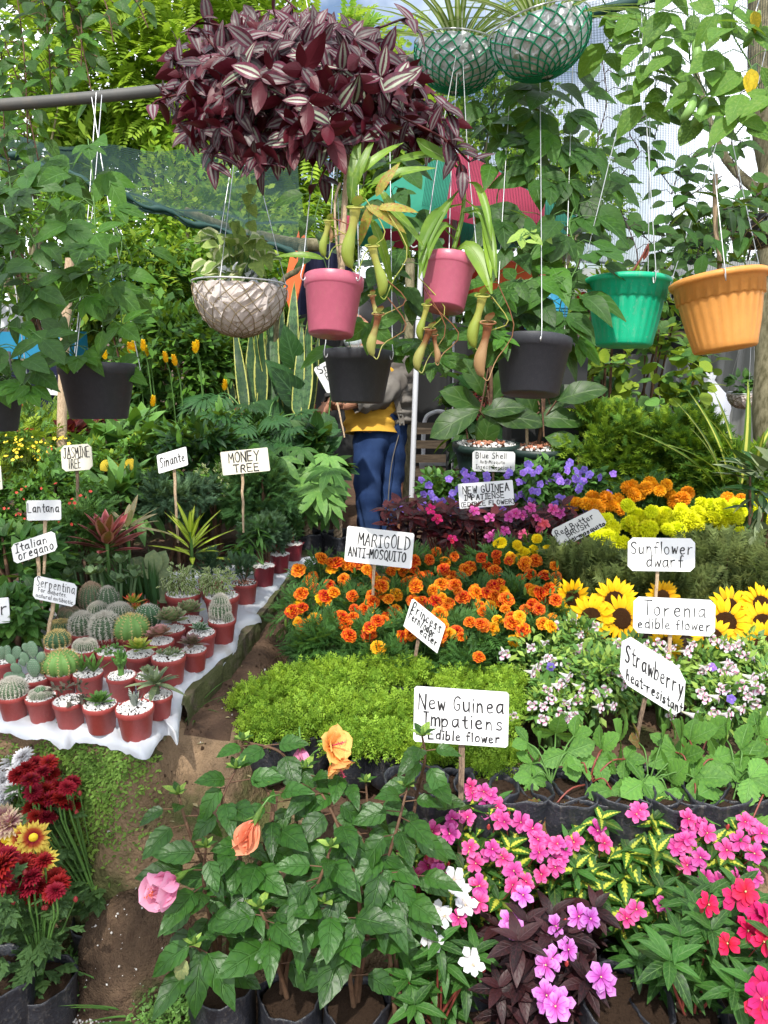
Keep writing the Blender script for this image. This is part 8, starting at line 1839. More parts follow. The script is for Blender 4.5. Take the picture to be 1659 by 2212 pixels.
# --- foreground impatiens
GI = 'impatiens plants in the front row'
iv_ = [lm('iv1', leafT(7, .52, .75, .85, .2, .25, nu=1), 'impv'), lm('iv2', leafT(7, .48, .75, .85, .28, .4, wave=.02), 'impv'), lm('ig1', L_['lance'], 'imp')]
ig_ = [lm('ig2', leafT(7, .36, .75, .85, .2, .3), 'imp'), lm('ig3', leafT(7, .34, .75, .85, .26, .45), 'imp')]
id_ = [lm('id1', leafT(7, .42, .75, .85, .2, .3), 'impd'), lm('id2', leafT(7, .36, .75, .85, .28, .45), 'impd')]
PK = [(1060, 1719), (1050, 1744), (1017, 1699), (885, 1806), (970, 1801), (977, 1769), (1010, 1765), (1125, 1776), (1090, 1775), (1055, 1841), (1087, 1854), (947, 1884), (895, 1894), (1015, 1831), (1190, 1824), (1210, 1856), (1170, 1889), (1135, 1904), (1110, 1881), (1035, 1949), (1240, 1819), (1290, 1794), (1305, 1821), (1375, 1964), (1430, 1954), (1527, 1799), (1570, 1836), (1485, 1809), (1485, 1869), (1525, 1896), (1630, 1844), (1625, 1784), (1630, 1894), (1375, 1759), (1487, 1769), (950, 1841), (1035, 1914), (1045, 1710), (1075, 1745), (1150, 1790), (1220, 1835), (1460, 1830), (1500, 1780), (1550, 1905), (1610, 1775), (1645, 1800), (925, 1870)]
def impat(label, cx, cy, w_, h_, meshes, pts, key, s, n=10, nl=9, L=.075, zb=-.08, dd=.08, d=None, smat='redstem', bag=True, nm='impatiens_plant', face=(0, -.7, .75), lift=0.0, bags=.095):
    d = d or surf(cx, cy) + .05; c_ = at(cx, cy + h_ * .3, d); b = np.array([c_[0], c_[1] + .03, c_[2] - .13])
    t = Thing(nm, label, 'flower', (b[0], b[1], b[2] - .16), GI); sm = MB()
    whorls(t, cx, cy, w_, h_, n, nl, meshes, L, d, zb, sm, base=b, dd=dd); 
    for q in pts:
        kk = q[2] if len(q) > 2 else key
        p_ = fl(t, kk, q[0], q[1], s * rnd.uniform(.88, 1.1), face, d - .10 - rnd.uniform(0, .03) + (cy - q[1]) * .0006, .35, .06, sm)
        if rnd.random() < .25:
            bb = MB(); z = p_ + (rnd.uniform(-.04, .04), .01, -.02); tube(bb, [z - (0, 0, .006), z, z + (0, -.004, .008)], [.003, .005, .002], 6); t.part('bud', bb, M['budred'])
    t.part('stem', sm, M[smat])
    if bag: t.put('polybag', BAG[rnd.randrange(4)], b + (0, 0, .0), rotz(rnd.random() * 6), bags); t.put('soil', SOILM, b + (0, 0, -.01), None, bags * .95, kind='stuff')
    return t
vc = [(900, 1850, 'variegated impatiens with pink flowers next to the hibiscus'), (985, 1800, 'variegated impatiens with pink flowers left of the big sign stake'), (1065, 1770, 'variegated impatiens with pink flowers right of the big sign stake'), (1060, 1860, 'variegated impatiens in the centre of the pink drift'), (1160, 1840, 'variegated impatiens with yellow-centred leaves right of the centre'), (1270, 1830, 'variegated impatiens below the reddened strawberry leaf'), (1370, 1800, 'variegated impatiens below the strawberry bags, few flowers'), (1480, 1810, 'variegated impatiens with pink flowers under the Strawberry sign'), (1590, 1830, 'variegated impatiens with pink flowers near the right edge'), (1390, 1900, 'mostly leafy variegated impatiens with yellow feathered leaves'), (1520, 1880, 'variegated impatiens with pale pink flowers above the hot pink one'), (1240, 1910, 'green impatiens rosette right of the dark purple one'), (1400, 1980, 'variegated impatiens with two pale pink flowers low down'), (1020, 1930, 'variegated impatiens above the purple-leaved one')]
asg = {i: [] for i in range(len(vc))}
for q in PK:
    i = min(range(len(vc)), key=lambda i: (vc[i][0] - q[0]) ** 2 + (vc[i][1] - q[1]) ** 2); asg[i].append(q)
for i, (x, y, lab) in enumerate(vc): impat(lab, x, y, 135, 125, iv_, asg[i] + [(q[0] + rnd.uniform(-45, 45), q[1] + rnd.uniform(-20, 40)) for q in asg[i][::3]], 'imp', .047, n=11, nl=9, L=.068, bag=i > 8 or i < 2, bags=.08)
impat('white-flowered green-leaved impatiens at the lower centre', 945, 2085, 175, 220, ig_, [(867, 1981), (925, 2021), (960, 1979), (1000, 1944), (1015, 2071), (980, 1899), (990, 1920), (880, 1990), (935, 2035), (1022, 2085), (945, 1970), (1005, 1955)], 'impw', .054, 15, 10, .075, d=1.76)
impat('dark purple-leaved impatiens with violet flowers at the lower centre', 1150, 2105, 235, 260, id_, [(1102, 1994), (1192, 2071), (1227, 2051), (1305, 2124), (1180, 2149), (1200, 2174), (1130, 1934), (1210, 2165), (1112, 2005), (1180, 2085), (1298, 2110), (1175, 2165)], 'impv', .056, 22, 10, .078, d=1.70, smat='darkstem')
impat('second dark purple-leaved impatiens, to the right of the first', 1240, 1990, 120, 100, id_, [(1250, 1979), (1275, 1984), (1200, 2000)], 'impv', .054, 7, 9, .072, d=1.78, smat='darkstem')
impat('hot pink impatiens with plain green leaves at the right', 1560, 1990, 170, 170, ig_, [(1610, 1926), (1530, 1954), (1640, 1999), (1572, 2039), (1655, 1985), (1615, 2010), (1590, 1940), (1640, 1975), (1650, 2035)], 'imph', .060, 14, 10, .082, d=1.68)
impat('green leafy impatiens below the hot pink one', 1500, 2090, 170, 170, ig_, [], 'imph', .07, 11, 10, .085, d=1.62)
impat('hot pink impatiens cut off by the lower right corner', 1640, 2110, 130, 180, ig_, [(1645, 2159), (1655, 2130), (1650, 2190)], 'imph', .064, 12, 10, .085, d=1.58)
impat('shaded green impatiens without flowers behind the dark planters', 1400, 2060, 130, 120, ig_, [], 'imph', .07, 7, 9, .07, d=1.75)
for k, (x, y, lab) in enumerate([(1350, 2175, 'large black grow bag at the bottom edge right of the purple impatiens'), (1460, 2185, 'large black grow bag at the bottom edge, right-hand one')]):
    b = at(x, y - 18, 1.66); t = Thing('grow_bag', lab, 'bag', (b[0], b[1], b[2] - .19), 'black soil bags'); t.put('bag', BAG[k % 4], b, rotz(k * 2), .095); t.put('soil', SOILM, b + (0, 0, -.006), None, .09, kind='stuff')
# --- hibiscus
GH = 'hibiscus bushes in black grow bags'
hm = [tpl_mesh('leaf', L_['hib'], M['hib']), tpl_mesh('leaf', L_['hib2'], M['hib'])]; hy = [tpl_mesh('leaf', L_['hib'], M['young'])]
def hibiscus(label, bag_px, stems, k, d=1.76):
    b = at(bag_px[0], bag_px[1], d); r = bag_px[2] / 2 * d / FPX
    t = Thing('hibiscus_bush', label, 'shrub', (b[0], b[1], b[2] - r * 2.1), GH)
    t.put('polybag', BAG[3], b, rotz(k * 2), r); t.put('soil', SOILM, b + (0, 0, -.006), None, r * .95, kind='stuff')
    for st in stems:
        pts, n, L0 = st[:3]; sm = MB()
        P3 = [b + (rnd.uniform(-.02, .02), rnd.uniform(-.01, .01), 0)] + [at(x, y, dd) for x, y, dd in pts]
        P = smooth_path(P3, 30); tube(sm, P, np.linspace(.0062, .0025, 30), 6, cap=False)
        for j in range(n):
            u = 0.22 + .78 * (j + rnd.random() * .5) / n; i = min(29, int(u * 29)); p = P[i]; a = j * 2.4 + rnd.uniform(-.4, .4)
            o = np.array([math.cos(a), -abs(math.sin(a)) * .8 + .1, .15]); q = p + o * rnd.uniform(.015, .05); tube(sm, [p, q], .0016, 4, cap=False)
            D = nrm(o + np.array([0, -.2, rnd.uniform(-.9, .15) + (.5 if u > .9 else 0)])); s = L0 * rnd.uniform(.76, 1.2) * (1.05 - .45 * max(0, u - .75) * 4 * .6)
            t.put('leaf', hm[rnd.randrange(2)], q, frame(D, (rnd.uniform(-.3, .3), -.65, 1.0)), s)
        top = P[-1]
        for j in range(6):
            a = j * 1.05; D = np.array([math.cos(a), math.sin(a), .9]); t.put('leaf', hy[0] if j % 2 else hm[0], top, frame(D), rnd.uniform(.022, .042))
        bb = MB(); tube(bb, [top, top + (0, 0, .012), top + (0.002, 0, .022)], [.003, .005, .001], 6); t.part('bud', bb, M['bud'])
        t.part('stem', sm, M['brownstem'])
    return t
H1 = hibiscus('hibiscus with the large pink closed bloom at the left', (480, 2125, 136), [([(455, 1990, 1.70), (440, 1900, 1.66), (445, 1830, 1.64)], 13, .088), ([(470, 1950, 1.72), (410, 1800, 1.72), (385, 1715, 1.74)], 11, .072), ([(500, 1980, 1.7), (520, 1860, 1.68), (480, 1740, 1.7), (510, 1660, 1.74)], 15, .080), ([(440, 2060, 1.66), (420, 2040, 1.62)], 5, .10)], 0)
H2 = hibiscus('hibiscus with the drooping peach bud, second bag from the left', (626, 2150, 136), [([(600, 1990, 1.68), (560, 1880, 1.68), (590, 1760, 1.70), (570, 1690, 1.74)], 17, .085), ([(650, 1980, 1.66), (690, 1900, 1.63), (715, 1830, 1.62)], 12, .080), ([(620, 1950, 1.7), (640, 1800, 1.72), (620, 1640, 1.78), (525, 1600, 1.80)], 15, .080), ([(580, 2010, 1.62), (560, 1960, 1.60)], 6, .09)], 1)
H3 = hibiscus('hibiscus with the open orange flower, third bag from the left', (770, 2165, 140), [([(780, 2000, 1.66), (760, 1880, 1.68), (720, 1760, 1.72), (660, 1660, 1.76)], 17, .085), ([(800, 1990, 1.66), (830, 1880, 1.68), (860, 1780, 1.70), (880, 1700, 1.74)], 15, .082), ([(740, 2020, 1.64), (700, 1950, 1.62)], 8, .088), ([(800, 1900, 1.7), (760, 1760, 1.74), (730, 1640, 1.80)], 12, .08)], 2)
H4 = hibiscus('hibiscus behind, whose top leaves cover the corner of the big sign', (860, 2190, 120), [([(850, 1990, 1.74), (880, 1850, 1.78), (900, 1720, 1.80), (918, 1640, 1.74), (912, 1590, 1.72)], 16, .075), ([(840, 2000, 1.70), (870, 1930, 1.68), (890, 1860, 1.68)], 10, .075), ([(830, 1950, 1.8), (800, 1800, 1.84), (790, 1690, 1.86)], 10, .075)], 3)
def hib_flower(t, x, y, d, face, s, mat, openness, closed=False, n=5, label=None):
    p = at(x, y, d); mb = MB(); z = nrm(np.array(face, float))
    ring(mb, leafT(8, .95, 1.25, .6, .12, openness, wave=.10, nu=2, notch=.05), n, (.95 if s > .07 else 1.15) if closed else .75, 1.0, .04, 0, jit=.15, ej=.06)
    ring(mb, leafT(8, .95, 1.25, .6, .12, openness, wave=.14, nu=2, notch=.05), n, 1.3 if closed else 1.0, .85, .03, .02, ph=.6, jit=.2, ej=.08)
    me = mb.mesh('flower', M[mat]); o = t.put('flower', me, p, up_frame(z, rnd.random() * 6), s, label=label)
    sb = MB(); tube(sb, [(0, 0, -.5), (0, 0, -.25), (0, 0, .05)], [.04, .10, .13], 7)
    ring(sb, leafT(3, .3), 5, 1.2, .4, .1, -.12); t.sub('calyx', sb.mesh('calyx', M['bud']), o)
    if not closed or mat == 'hp':
        sb = MB(); tube(sb, [(0, 0, 0), (0.02, 0, .5), (0.05, 0, .95)], [.03, .03, .02], 6)
        q = rng.normal(0, .05, (40, 3)) + np.stack([0.04 * np.ones(40), np.zeros(40), rng.uniform(.55, 1.0, 40)], 1); sb.scatter(PEB, q, frames(rng.normal(0, 1, (40, 3)), rng.normal(0, 1, (40, 3))), .05, m=0)
        t.sub('stamen', sb.mesh('stamen', M['orange'] if mat == 'hp' else M['ic'], ), o)
    st = MB(); b = p - z * s * .5; tube(st, smooth_path([b, b - z * .03 - (0, 0, .01), b - z * .06 - (0, -.02, .05)], 6), .002, 5); t.part('flower_stalk', st, M['stem'])
hib_flower(H1, 378, 1900, 1.60, (-.55, -1, .12), .072, 'hp', -.30, closed=True, label='pink half-closed bloom')
hib_flower(H2, 552, 1770, 1.62, (-.45, -.4, -.75), .058, 'hpe', -.65, closed=True, label='drooping peach closed bloom')
hib_flower(H3, 712, 1612, 1.74, (.75, -.5, .45), .050, 'ho', .25, label='open orange bloom')
hib_flower(H3, 722, 1640, 1.73, (.5, -.5, -.7), .046, 'ho', .1)
hib_flower(H3, 650, 1615, 1.80, (.1, -.5, -.7), .042, 'hp', -.2, closed=True, label='small pink bloom at the back')
H1.put('leaf', tpl_mesh('leaf', L_['hib2'], leaf_mat('pale_withered_leaf', (.32, .40, .22), (.40, .46, .28), vein=(.2, .3, .12), rough=.6)), at(395, 2070, 1.62), frame((-.1, -.4, -1), (0, -1, .2)), .06, label='pale withered leaf')
# --- chrysanthemums at the lower left
GC = 'chrysanthemum plants in black bags'
cm = [tpl_mesh('leaf', chrl, M['chry'])]
def mums(label, bag_px, d, heads, key, s, nleaf=40, spread=70, face=(0.1, -.12, 1.0), h0=None):
    b = at(bag_px[0], bag_px[1], d); r = bag_px[2] / 2 * d / FPX
    t = Thing('chrysanthemum_plant', label, 'flower', (b[0], b[1], b[2] - r * 1.5), GC)
    t.put('polybag', BAG[int(bag_px[0]) % 3], b, rotz(1), r); t.put('soil', SOILM, b + (0, 0, -.006), None, r * .95, kind='stuff')
    sm = MB()
    for q in heads:
        kk = q[3] if len(q) > 3 else key; ss = s * (q[2] if len(q) > 2 else 1) * rnd.uniform(.9, 1.1)
        p = at(q[0], q[1], d - .04 + rnd.uniform(-.07, .04)); n = nrm(np.array(face) + rng.normal(0, .22, 3)); t.put('flower', FM[kk][rnd.randrange(3)], p, up_frame(n, rnd.random() * 6), ss)
        m_ = (p * .5 + b * .5) + ((p[0] - b[0]) * .15, 0, .02); P = smooth_path([p - n * .008, p - (0, 0, .06), m_, b], 8); tube(sm, P, .0024, 5, cap=False)
        for _ in range(max(1, nleaf // len(heads))):
            j = rnd.randrange(2, 8); a = rnd.random() * 6; D = np.array([math.cos(a), math.sin(a) - .4, rnd.uniform(-.5, .5)]); t.put('leaf', cm[0], P[j] + rng.normal(0, .012, 3), frame(D), rnd.uniform(.035, .062))
    for _ in range(nleaf // 2):
        a = rnd.random() * 6; D = np.array([math.cos(a), math.sin(a) - .3, rnd.uniform(-.3, .6)]); t.put('leaf', cm[0], b + (math.cos(a) * .03, math.sin(a) * .03, rnd.uniform(.02, .16)), frame(D), rnd.uniform(.045, .068))
    for _ in range(7):
        q = heads[rnd.randrange(len(heads))]; p = at(q[0] + rnd.uniform(-35, 45), q[1] + rnd.uniform(0, 50), d - .05); bb = MB(); tube(bb, [p - (0, 0, .006), p, p + (0, 0, .006)], [.003, .006, .003], 7); t.part('bud', bb, M['budred'] if key == 'mumr' else M['bud']); tube(sm, [p, b * .4 + p * .6], .0016, 4, cap=False)
    t.part('stem', sm, M['stem'])
    return t
mums('dark red chrysanthemum with tall stems, the farther one by the bank', (222, 1985, 130), 1.98, [(40, 1675), (58, 1660), (78, 1650), (105, 1648), (92, 1668), (66, 1685), (110, 1672), (72, 1712), (100, 1708), (125, 1700), (145, 1702), (155, 1690), (85, 1730), (108, 1725), (130, 1728), (70, 1748), (95, 1752), (120, 1745), (140, 1740), (160, 1735), (100, 1768), (88, 1775), (78, 1765)], 'mumr', .046, 60)
mums('dark red chrysanthemum in the bag at the lower left', (90, 2115, 135), 1.80, [(20, 1890), (45, 1900), (70, 1895), (60, 1920), (35, 1925), (85, 1915), (108, 1905), (118, 1895), (112, 1930), (98, 1920), (15, 1915), (75, 1870), (95, 1860), (50, 1870), (120, 1925), (30, 1875), (60, 1858), (5, 1885), (100, 1940), (75, 1935), (128, 1908)], 'mumr', .045, 60)
mums('yellow and red daisy-like chrysanthemum at the left edge', (20, 2010, 120), 1.92, [(12, 1812), (48, 1812), (72, 1808), (38, 1850), (58, 1852), (5, 1835), (80, 1830), (90, 1860)], 'mumy', .072, 24, face=(.3, -.9, .4))
mums('pale mauve and cream spidery chrysanthemum behind the yellow one', (-20, 1960, 110), 2.0, [(20, 1782), (42, 1775), (5, 1790), (58, 1788), (10, 1770)], 'mump', .085, 16)
mums('white chrysanthemum at the left edge above the yellow one', (0, 1900, 110), 2.08, [(8, 1650), (28, 1648), (50, 1636), (8, 1688), (30, 1682), (18, 1708), (-5, 1670), (38, 1668), (2, 1720)], 'mumw', .062, 20)
mums('red chrysanthemum low at the left edge', (-30, 2120, 110), 1.75, [(5, 1870), (15, 1850), (-5, 1900), (5, 1930)], 'mumr', .060, 30)
b = at(15, 2110, 1.74); t = Thing('grow_bag', 'black bag of soil cut off by the left edge beside the red chrysanthemum', 'bag', (b[0] - .03, b[1], b[2] - .15), 'black soil bags'); t.put('bag', BAG[1], b - (.035, 0, 0), None, .085); t.put('soil', SOILM, b - (.035, 0, .006), None, .08, kind='stuff')
# signs
sign([('JASMINE', .08, .93, .50, .40), ('TREE', .20, .62, .90, .36)], (130, 962), (197, 959), (200, 1013), (135, 1020), 2.85, ((164, 1010), (168, 1090)), 'cream sign with clipped corners reading JASMINE TREE', 'boardc', .14, .034, smat='stakedark')
sign([('Sinante', .08, .92, .72, .52)], (338, 983), (402, 965), (406, 1004), (343, 1024), 3.0, ((375, 1010), (381, 1105)), 'white tilted sign reading Sinante', 'board', .05, .06)
sign([('MONEY', .16, .80, .50, .42), ('TREE', .25, .78, .93, .32)], (475, 977), (578, 966), (583, 1017), (482, 1027), 3.1, ((523, 1020), (525, 1085)), 'stained cream sign reading MONEY TREE', 'boardc', .03, .055)
sign([('Lantana', .04, .95, .60, .45)], (57, 1081), (131, 1080), (132, 1123), (58, 1125), 2.52, ((95, 1120), (97, 1160)), 'white sign reading Lantana', 'board', .06, .05)
sign([('Italian', .08, .82, .48, .40), ('oregano', .12, .93, .88, .46)], (24, 1176), (116, 1147), (125, 1187), (30, 1220), 2.5, ((78, 1200), (84, 1240)), 'tilted white sign reading Italian oregano', 'board', .16, .055)
sign([('Serpentina', .06, .97, .44, .42), ('For diabetes.', .12, .80, .66, .20, .7), ('natural antibiotic', .08, .96, .90, .18, .7)], (76, 1243), (165, 1262), (162, 1312), (69, 1292), 2.35, ((112, 1300), (108, 1345)), 'white sign reading Serpentina, for diabetes', 'board', .13, .032)
sign([('r', .80, .97, .66, .5)], (-75, 1300), (18, 1289), (21, 1346), (-70, 1352), 2.3, ((-25, 1340), (-22, 1400)), 'white sign cut off by the left edge, ending in r', 'board', .04, .05)
sign([('e', .90, .97, .66, .3)], (-85, 1003), (1, 1008), (5, 1055), (-80, 1060), 2.6, ((-40, 1050), (-40, 1120)), 'pale sign almost wholly hidden by the left edge', 'boardc', .04, .05)
sign([('Snake', .10, .95, .30, .28), ('Plant', .22, .95, .60, .26), ('indoor', .30, .92, .88, .18, .8)], (676, 795), (738, 762), (768, 815), (708, 852), 4.4, ((722, 840), (735, 900)), 'tilted grey sign reading Snake Plant indoor, partly behind the middle black pot', 'boardg', .06, .045)
sign([('Blue Shell', .08, .80, .36, .28), ('Anti-Mosquito', .18, .76, .62, .17, .65), ('Insect-Repelant', .08, .92, .88, .20, .7)], (1021, 973), (1113, 976), (1112, 1020), (1020, 1018), 3.85, ((1065, 1010), (1066, 1060)), 'white rounded sign reading Blue Shell Anti-Mosquito Insect-Repelant', 'boardg', .10, .034, smat='stakedark')
sign([('NEW GUINEA', .08, .92, .42, .30), ('IMPATIENSE', .10, .82, .68, .21), ('(EDIBLE FLOWER)', .03, 1.0, .93, .17, .8)], (988, 1045), (1108, 1037), (1111, 1090), (994, 1100), 3.5, ((1062, 1085), (1066, 1130)), 'white sign reading NEW GUINEA IMPATIENSE (EDIBLE FLOWER)', 'board', .03, .045)
sign([('Red Butter', .06, .86, .42, .30), ('BRUSH', .22, .68, .68, .24), ('Anti-mosquito', .10, .96, .95, .19, 1.2)], (1186, 1146), (1290, 1096), (1312, 1133), (1214, 1184), 2.95, ((1262, 1150), (1274, 1200)), 'tilted worn white sign reading Red Butter BRUSH Anti-mosquito', 'boardg', .16, .05, smat='stakedark')
sign([('MARIGOLD', .18, .95, .50, .36), ('ANTI-MOSQUITO', .05, .90, .84, .26)], (750, 1136), (896, 1152), (888, 1229), (744, 1212), 2.62, ((808, 1200), (806, 1275)), 'wide white sign reading MARIGOLD ANTI-MOSQUITO', 'board', .04, .035)
sign([('Princess', .08, .92, .38, .34), ('Fern/odor', .06, .80, .64, .28), ('eater', .42, .94, .84, .24)], (890, 1292), (964, 1350), (944, 1412), (872, 1352), 2.38, ((905, 1375), (893, 1450)), 'small slanting white sign reading Princess Fern/odor eater', 'board', .06, .045, smat='stakedark', corners=(1, 1, 0, 0))
sign([('Sunflower', .04, .97, .48, .36), ('dwarf', .27, .82, .88, .36)], (1357, 1162), (1502, 1162), (1501, 1236), (1356, 1232), 2.62, ((1422, 1225), (1417, 1300)), 'white clipped-corner sign reading Sunflower dwarf', 'board', .14, .035)
sign([('Torenia', .12, .88, .50, .40), ('edible flower', .05, .95, .86, .27)], (1369, 1289), (1546, 1296), (1544, 1376), (1368, 1366), 2.36, ((1450, 1360), (1446, 1440)), 'wide white clipped-corner sign reading Torenia edible flower', 'board', .14, .032)
sign([('Strawberry', .06, .97, .55, .36), ('heat-resistant', .10, .98, .90, .22)], (1345, 1366), (1483, 1450), (1474, 1556), (1338, 1468), 2.12, ((1395, 1510), (1368, 1640)), 'large slanting white sign reading Strawberry heat-resistant', 'board', .20, .034, smat='stakedark')
sign([('New Guinea', .05, .94, .40, .28), ('Impatiens', .10, .95, .70, .26), ('Edible flower', .16, .92, .93, .17)], (895, 1482), (1100, 1496), (1097, 1615), (893, 1602), 1.86, ((1000, 1605), (994, 1780)), 'largest white sign reading New Guinea Impatiens Edible flower', 'board', .04, .030, smat='stakedark', sw=.008)
# person
pc = at(800, 900, 5.15)
base = np.array([pc[0], pc[1], 0.10])
t = Thing('person', 'person in yellow shirt, open grey jacket and blue jeans reaching left into the leaves', 'person', base)
def W(px, py, dd=0.0): return at(px, py, 5.15 + dd)
joints = {'pelvis': (W(828, 925), .13), 'waist': (W(818, 870), .125), 'chest': (W(812, 800), .15), 'upper': (W(805, 760), .12), 'neck': (W(790, 735), .055), 'head0': (W(775, 712, -.02), .085), 'head1': (W(768, 690, -.03), .095), 'head2': (W(770, 672, -.02), .07),
    'shL': (W(770, 775, -.14), .055), 'elL': (W(738, 850, -.25), .043), 'wrL': (W(712, 872, -.38), .030), 'shR': (W(850, 775, .10), .058), 'elR': (W(820, 855, -.20), .045), 'wrR': (W(735, 880, -.28), .030),
    'hipL': (W(800, 950, -.07), .095), 'knL': (W(795, 1075, -.06), .062), 'anL': (W(805, 1200, -.02), .040), 'toL': (W(785, 1222, -.12), .035), 'hipR': (W(850, 950, .08), .095), 'knR': (W(850, 1075, .10), .062), 'anR': (W(850, 1200, .14), .040), 'toR': (W(830, 1222, .04), .035)}
names = list(joints); E_ = [('pelvis', 'waist'), ('waist', 'chest'), ('chest', 'upper'), ('upper', 'neck'), ('neck', 'head0'), ('head0', 'head1'), ('head1', 'head2'), ('upper', 'shL'), ('shL', 'elL'), ('elL', 'wrL'), ('upper', 'shR'), ('shR', 'elR'), ('elR', 'wrR'), ('pelvis', 'hipL'), ('hipL', 'knL'), ('knL', 'anL'), ('anL', 'toL'), ('pelvis', 'hipR'), ('hipR', 'knR'), ('knR', 'anR'), ('anR', 'toR')]
me = bpy.data.meshes.new('body'); me.from_pydata([tuple(joints[n][0] - base) for n in names], [(names.index(a), names.index(b)) for a, b in E_], [])
bo = link(bpy.data.objects.new('body', me)); bo.parent = t.o; me.materials.append(M['skin'])
sk = bo.modifiers.new('skin', 'SKIN'); 
for i, n in enumerate(names): me.skin_vertices[0].data[i].radius = (joints[n][1],) * 2
me.skin_vertices[0].data[0].use_root = True
bo.modifiers.new('sub', 'SUBSURF').levels = 2; bo.modifiers['sub'].render_levels = 2
def loft(rings, n=36, seed=0, wr=.012, m='jeans', name='jeans', close=True):
    """rings: (centre, rx, ry, axis)"""
    g = np.random.default_rng(seed); ph = g.random(8) * 6
    cs = smooth_path([r[0] for r in rings], 34); rx = np.interp(np.linspace(0, len(rings) - 1, 34), range(len(rings)), [r[1] for r in rings]); ry = np.interp(np.linspace(0, len(rings) - 1, 34), range(len(rings)), [r[2] for r in rings])
    a = np.arange(n) * 2 * PI / n; T = nrm(np.gradient(cs, axis=0)); V = []
    for i in range(34):
        X = nrm(np.cross(T[i], (0, -1, 0.001))); X = X if X[0] > 0 else -X; Y = np.cross(T[i], X)
        k = 1 + wr / max(rx[i], .04) * (np.sin(3 * a + i * .8 + ph[0]) * .5 + np.sin(i * 1.5 + ph[1] + 1.5 * np.sin(a)) * .8 + .4 * np.sin(7 * a + i * .6 + ph[2]))
        V.append(cs[i] + (rx[i] * k * np.cos(a))[:, None] * X + (ry[i] * k * np.sin(a))[:, None] * Y)
    i, j = np.meshgrid(np.arange(33), np.arange(n), indexing='ij'); i = i.ravel(); j = j.ravel(); j2 = (j + 1) % n
    mb = MB(); mb.add(np.concatenate(V), np.stack([i * n + j, i * n + j2, (i + 1) * n + j2, (i + 1) * n + j], 1))
    return t.part(name, mb, M[m])
mb0 = None
loft([(W(815, 893), .150, .135), (W(812, 930), .150, .14), (W(798, 975, -.04), .108, .12), (W(795, 1030, -.05), .090, .105), (W(795, 1085, -.05), .080, .09), (W(798, 1140, -.03), .072, .08), (W(800, 1215, -.02), .068, .075)], seed=1, name='jeans_leg', m='jeans', wr=.006)
loft([(W(836, 893, .04), .135, .13), (W(836, 930, .05), .135, .14), (W(842, 975, .06), .105, .12), (W(843, 1030, .08), .088, .105), (W(840, 1085, .08), .078, .09), (W(838, 1140, .10), .070, .08), (W(838, 1215, .12), .066, .075)], seed=2, name='jeans_leg', m='jeans', wr=.006)
loft([(W(812, 765), .14, .12), (W(806, 810, -.02), .165, .15), (W(802, 855, -.04), .17, .155), (W(800, 890, -.04), .165, .15), (W(800, 936, -.04), .165, .155)], seed=3, name='shirt', m='shirt', wr=.010)
loft([(W(822, 745, .02), .10, .11), (W(838, 775, .04), .165, .17), (W(852, 830, .06), .155, .185), (W(862, 880, .08), .105, .185), (W(866, 918, .09), .095, .18)], seed=4, name='jacket', m='jacket', wr=.016)
loft([(W(775, 765, -.08), .085, .085), (W(752, 810, -.18), .075, .075), (W(736, 850, -.25), .068, .068), (W(716, 870, -.33), .052, .052)], seed=5, name='sleeve', m='jacket', wr=.010)
loft([(W(850, 775, .05), .095, .095), (W(852, 825, -.08), .080, .080), (W(815, 858, -.22), .075, .072), (W(765, 872, -.28), .056, .056)], seed=6, name='sleeve', m='jacket', wr=.010)
mb = MB(); P = smooth_path([W(862, 935, -.02), W(846, 1000, -.045), W(838, 1085, -.02), W(836, 1160, .0)], 16); tube(mb, P + (0, -.035, 0), .0035, 5); t.part('seam', mb, M['jacket'])
mb = MB(); P = smooth_path([W(838, 800, -.14), W(852, 850, -.14), W(866, 900, -.10), W(868, 918, -.09)], 12); 
for i in range(11):
    D = P[i + 1] - P[i]; box(mb, (P[i] + P[i + 1]) / 2 + (0, -.012, 0), (.034, .010, np.linalg.norm(D) * 1.02), up_frame(D))
t.part('placket', mb, M['jacket'])
for q in (P[3], P[7], P[10]):
    mb = MB(); lathe(mb, [(.001, .006), (.008, .004), (.009, 0)], 10, R=up_frame((0, -1, 0)), loc=q + (0, -.02, 0)); t.part('button', mb, M['pipe'])
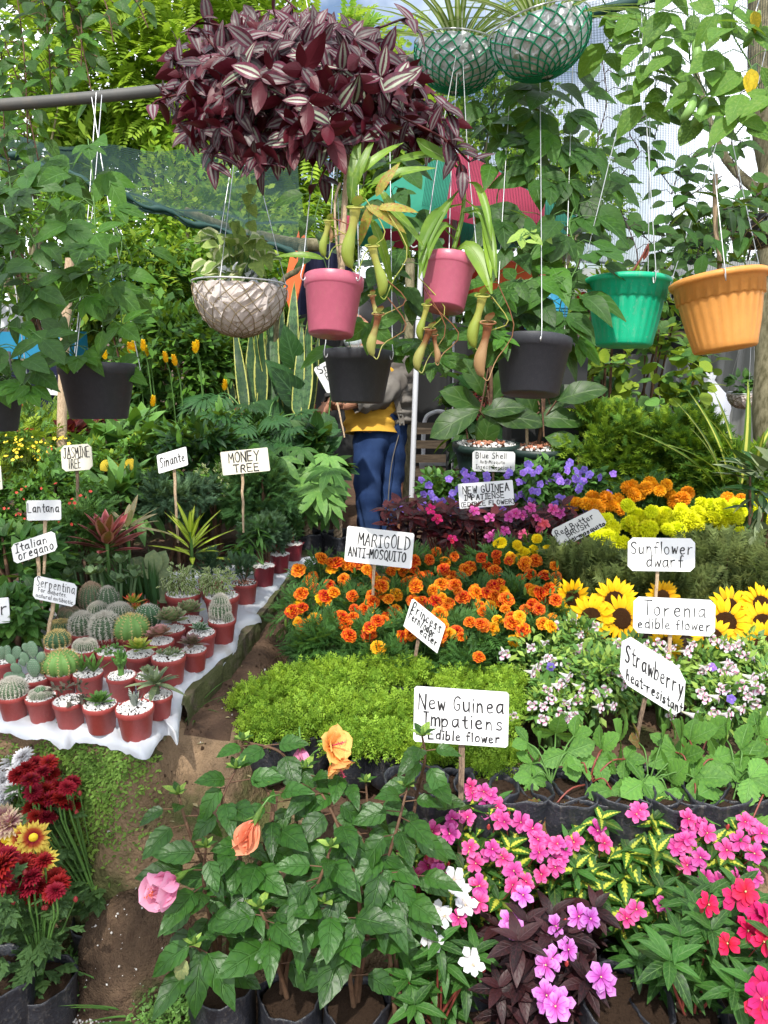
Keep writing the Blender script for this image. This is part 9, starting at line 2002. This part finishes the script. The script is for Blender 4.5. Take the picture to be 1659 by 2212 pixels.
def hand(wr, direction, down, s=1.0, curl=.5, flip=1):
    X = nrm(direction); N = nrm(np.asarray(down) - X * np.dot(down, X)); Sd = np.cross(X, N) * flip
    vs = [wr, wr + X * .045 * s]; rs = [.024 * s, .027 * s]; ed = [(0, 1)]
    vs.append(wr + X * .078 * s); rs.append(.024 * s); ed.append((1, 2))
    for k, (off, L) in enumerate([(-.030, .066), (-.010, .076), (.010, .071), (.028, .056)]):
        b_ = wr + X * .082 * s + Sd * off * s; p1 = b_ + (X * math.cos(curl * .6) + N * math.sin(curl * .6)) * L * .45 * s
        p2 = p1 + (X * math.cos(curl * 1.5) + N * math.sin(curl * 1.5)) * L * .32 * s; p3 = p2 + (X * math.cos(curl * 2.2) + N * math.sin(curl * 2.2)) * L * .28 * s
        i0 = len(vs); vs += [b_, p1, p2, p3]; rs += [.0095 * s, .0088 * s, .008 * s, .0065 * s]; ed += [(2, i0), (i0, i0 + 1), (i0 + 1, i0 + 2), (i0 + 2, i0 + 3)]
    b_ = wr + X * .025 * s - Sd * .026 * s; i0 = len(vs); p1 = b_ + (X * .7 - Sd * .6 + N * .4) * .038 * s; p2 = p1 + (X * .9 - Sd * .1 + N * .5) * .030 * s
    vs += [b_, p1, p2]; rs += [.012 * s, .010 * s, .008 * s]; ed += [(0, i0), (i0, i0 + 1), (i0 + 1, i0 + 2)]
    m_ = bpy.data.meshes.new('hand'); m_.from_pydata([tuple(v - base) for v in vs], ed, []); m_.materials.append(M['skin'])
    o = link(bpy.data.objects.new('hand', m_)); o.parent = t.o; o.modifiers.new('skin', 'SKIN')
    for i, r_ in enumerate(rs): m_.skin_vertices[0].data[i].radius = (r_, r_)
    m_.skin_vertices[0].data[0].use_root = True; md = o.modifiers.new('sub', 'SUBSURF'); md.levels = 2; md.render_levels = 2
hand(W(712, 873, -.38), W(682, 900, -.46) - W(712, 873, -.38), (0.1, 0, -1), 1.25, .7)
hand(W(738, 880, -.29), W(715, 872, -.34) - W(738, 880, -.29), (0.3, -.3, -1), 1.2, .9, -1)
mb = MB(); lathe(mb, [(.001, .118), (.06, .108), (.098, .06), (.106, .0), (.100, -.06), (.085, -.09)], 28, fn=lambda a, r, z, i: (r * (1 + .03 * np.sin(11 * a + i)), z), loc=W(774, 684, .0), R=up_frame((-.35, -.1, 1))); t.part('hair', mb, M['hair'])
mb = MB(); lathe(mb, [(.001, .05), (.04, .042), (.06, .015), (.065, -.02)], 20, R=up_frame((-.6, -.6, -.3)), loc=W(762, 735, -.08)); t.part('face_mask', mb, M['mask'])
for sx in (-.03, .03):
    mb = MB(); lathe(mb, [(.001, .008), (.010, .004), (.011, 0)], 10, R=up_frame((-.7, -.7, 0)), loc=W(756, 694, -.10) + (sx, -sx * .6, 0)); t.part('eye', mb, M['ink'])
for px_, dd in ((790, -.09),):
    mb = MB(); lathe(mb, [(.001, .012), (.018, .010), (.024, 0)], 12, R=up_frame((.3, -1, 0)), loc=W(px_, 704, dd)); mb.v[0][:, 2] = (mb.v[0][:, 2] - W(px_, 704, dd)[2]) * 1.4 + W(px_, 704, dd)[2]; t.part('ear', mb, M['skin'])
for px_, dd in ((795, -.12), (840, .04)):
    q = W(px_, 1225, dd); mb = MB(); lathe(mb, [(.001, -.05), (.045, -.05), (.05, -.03), (.045, 0), (.03, .03), (.001, .04)], 20, loc=(0, 0, 0)); mb.v[0][:, 0] *= 2.2; mb.v[0] += q; t.part('shoe', mb, M['dark'])
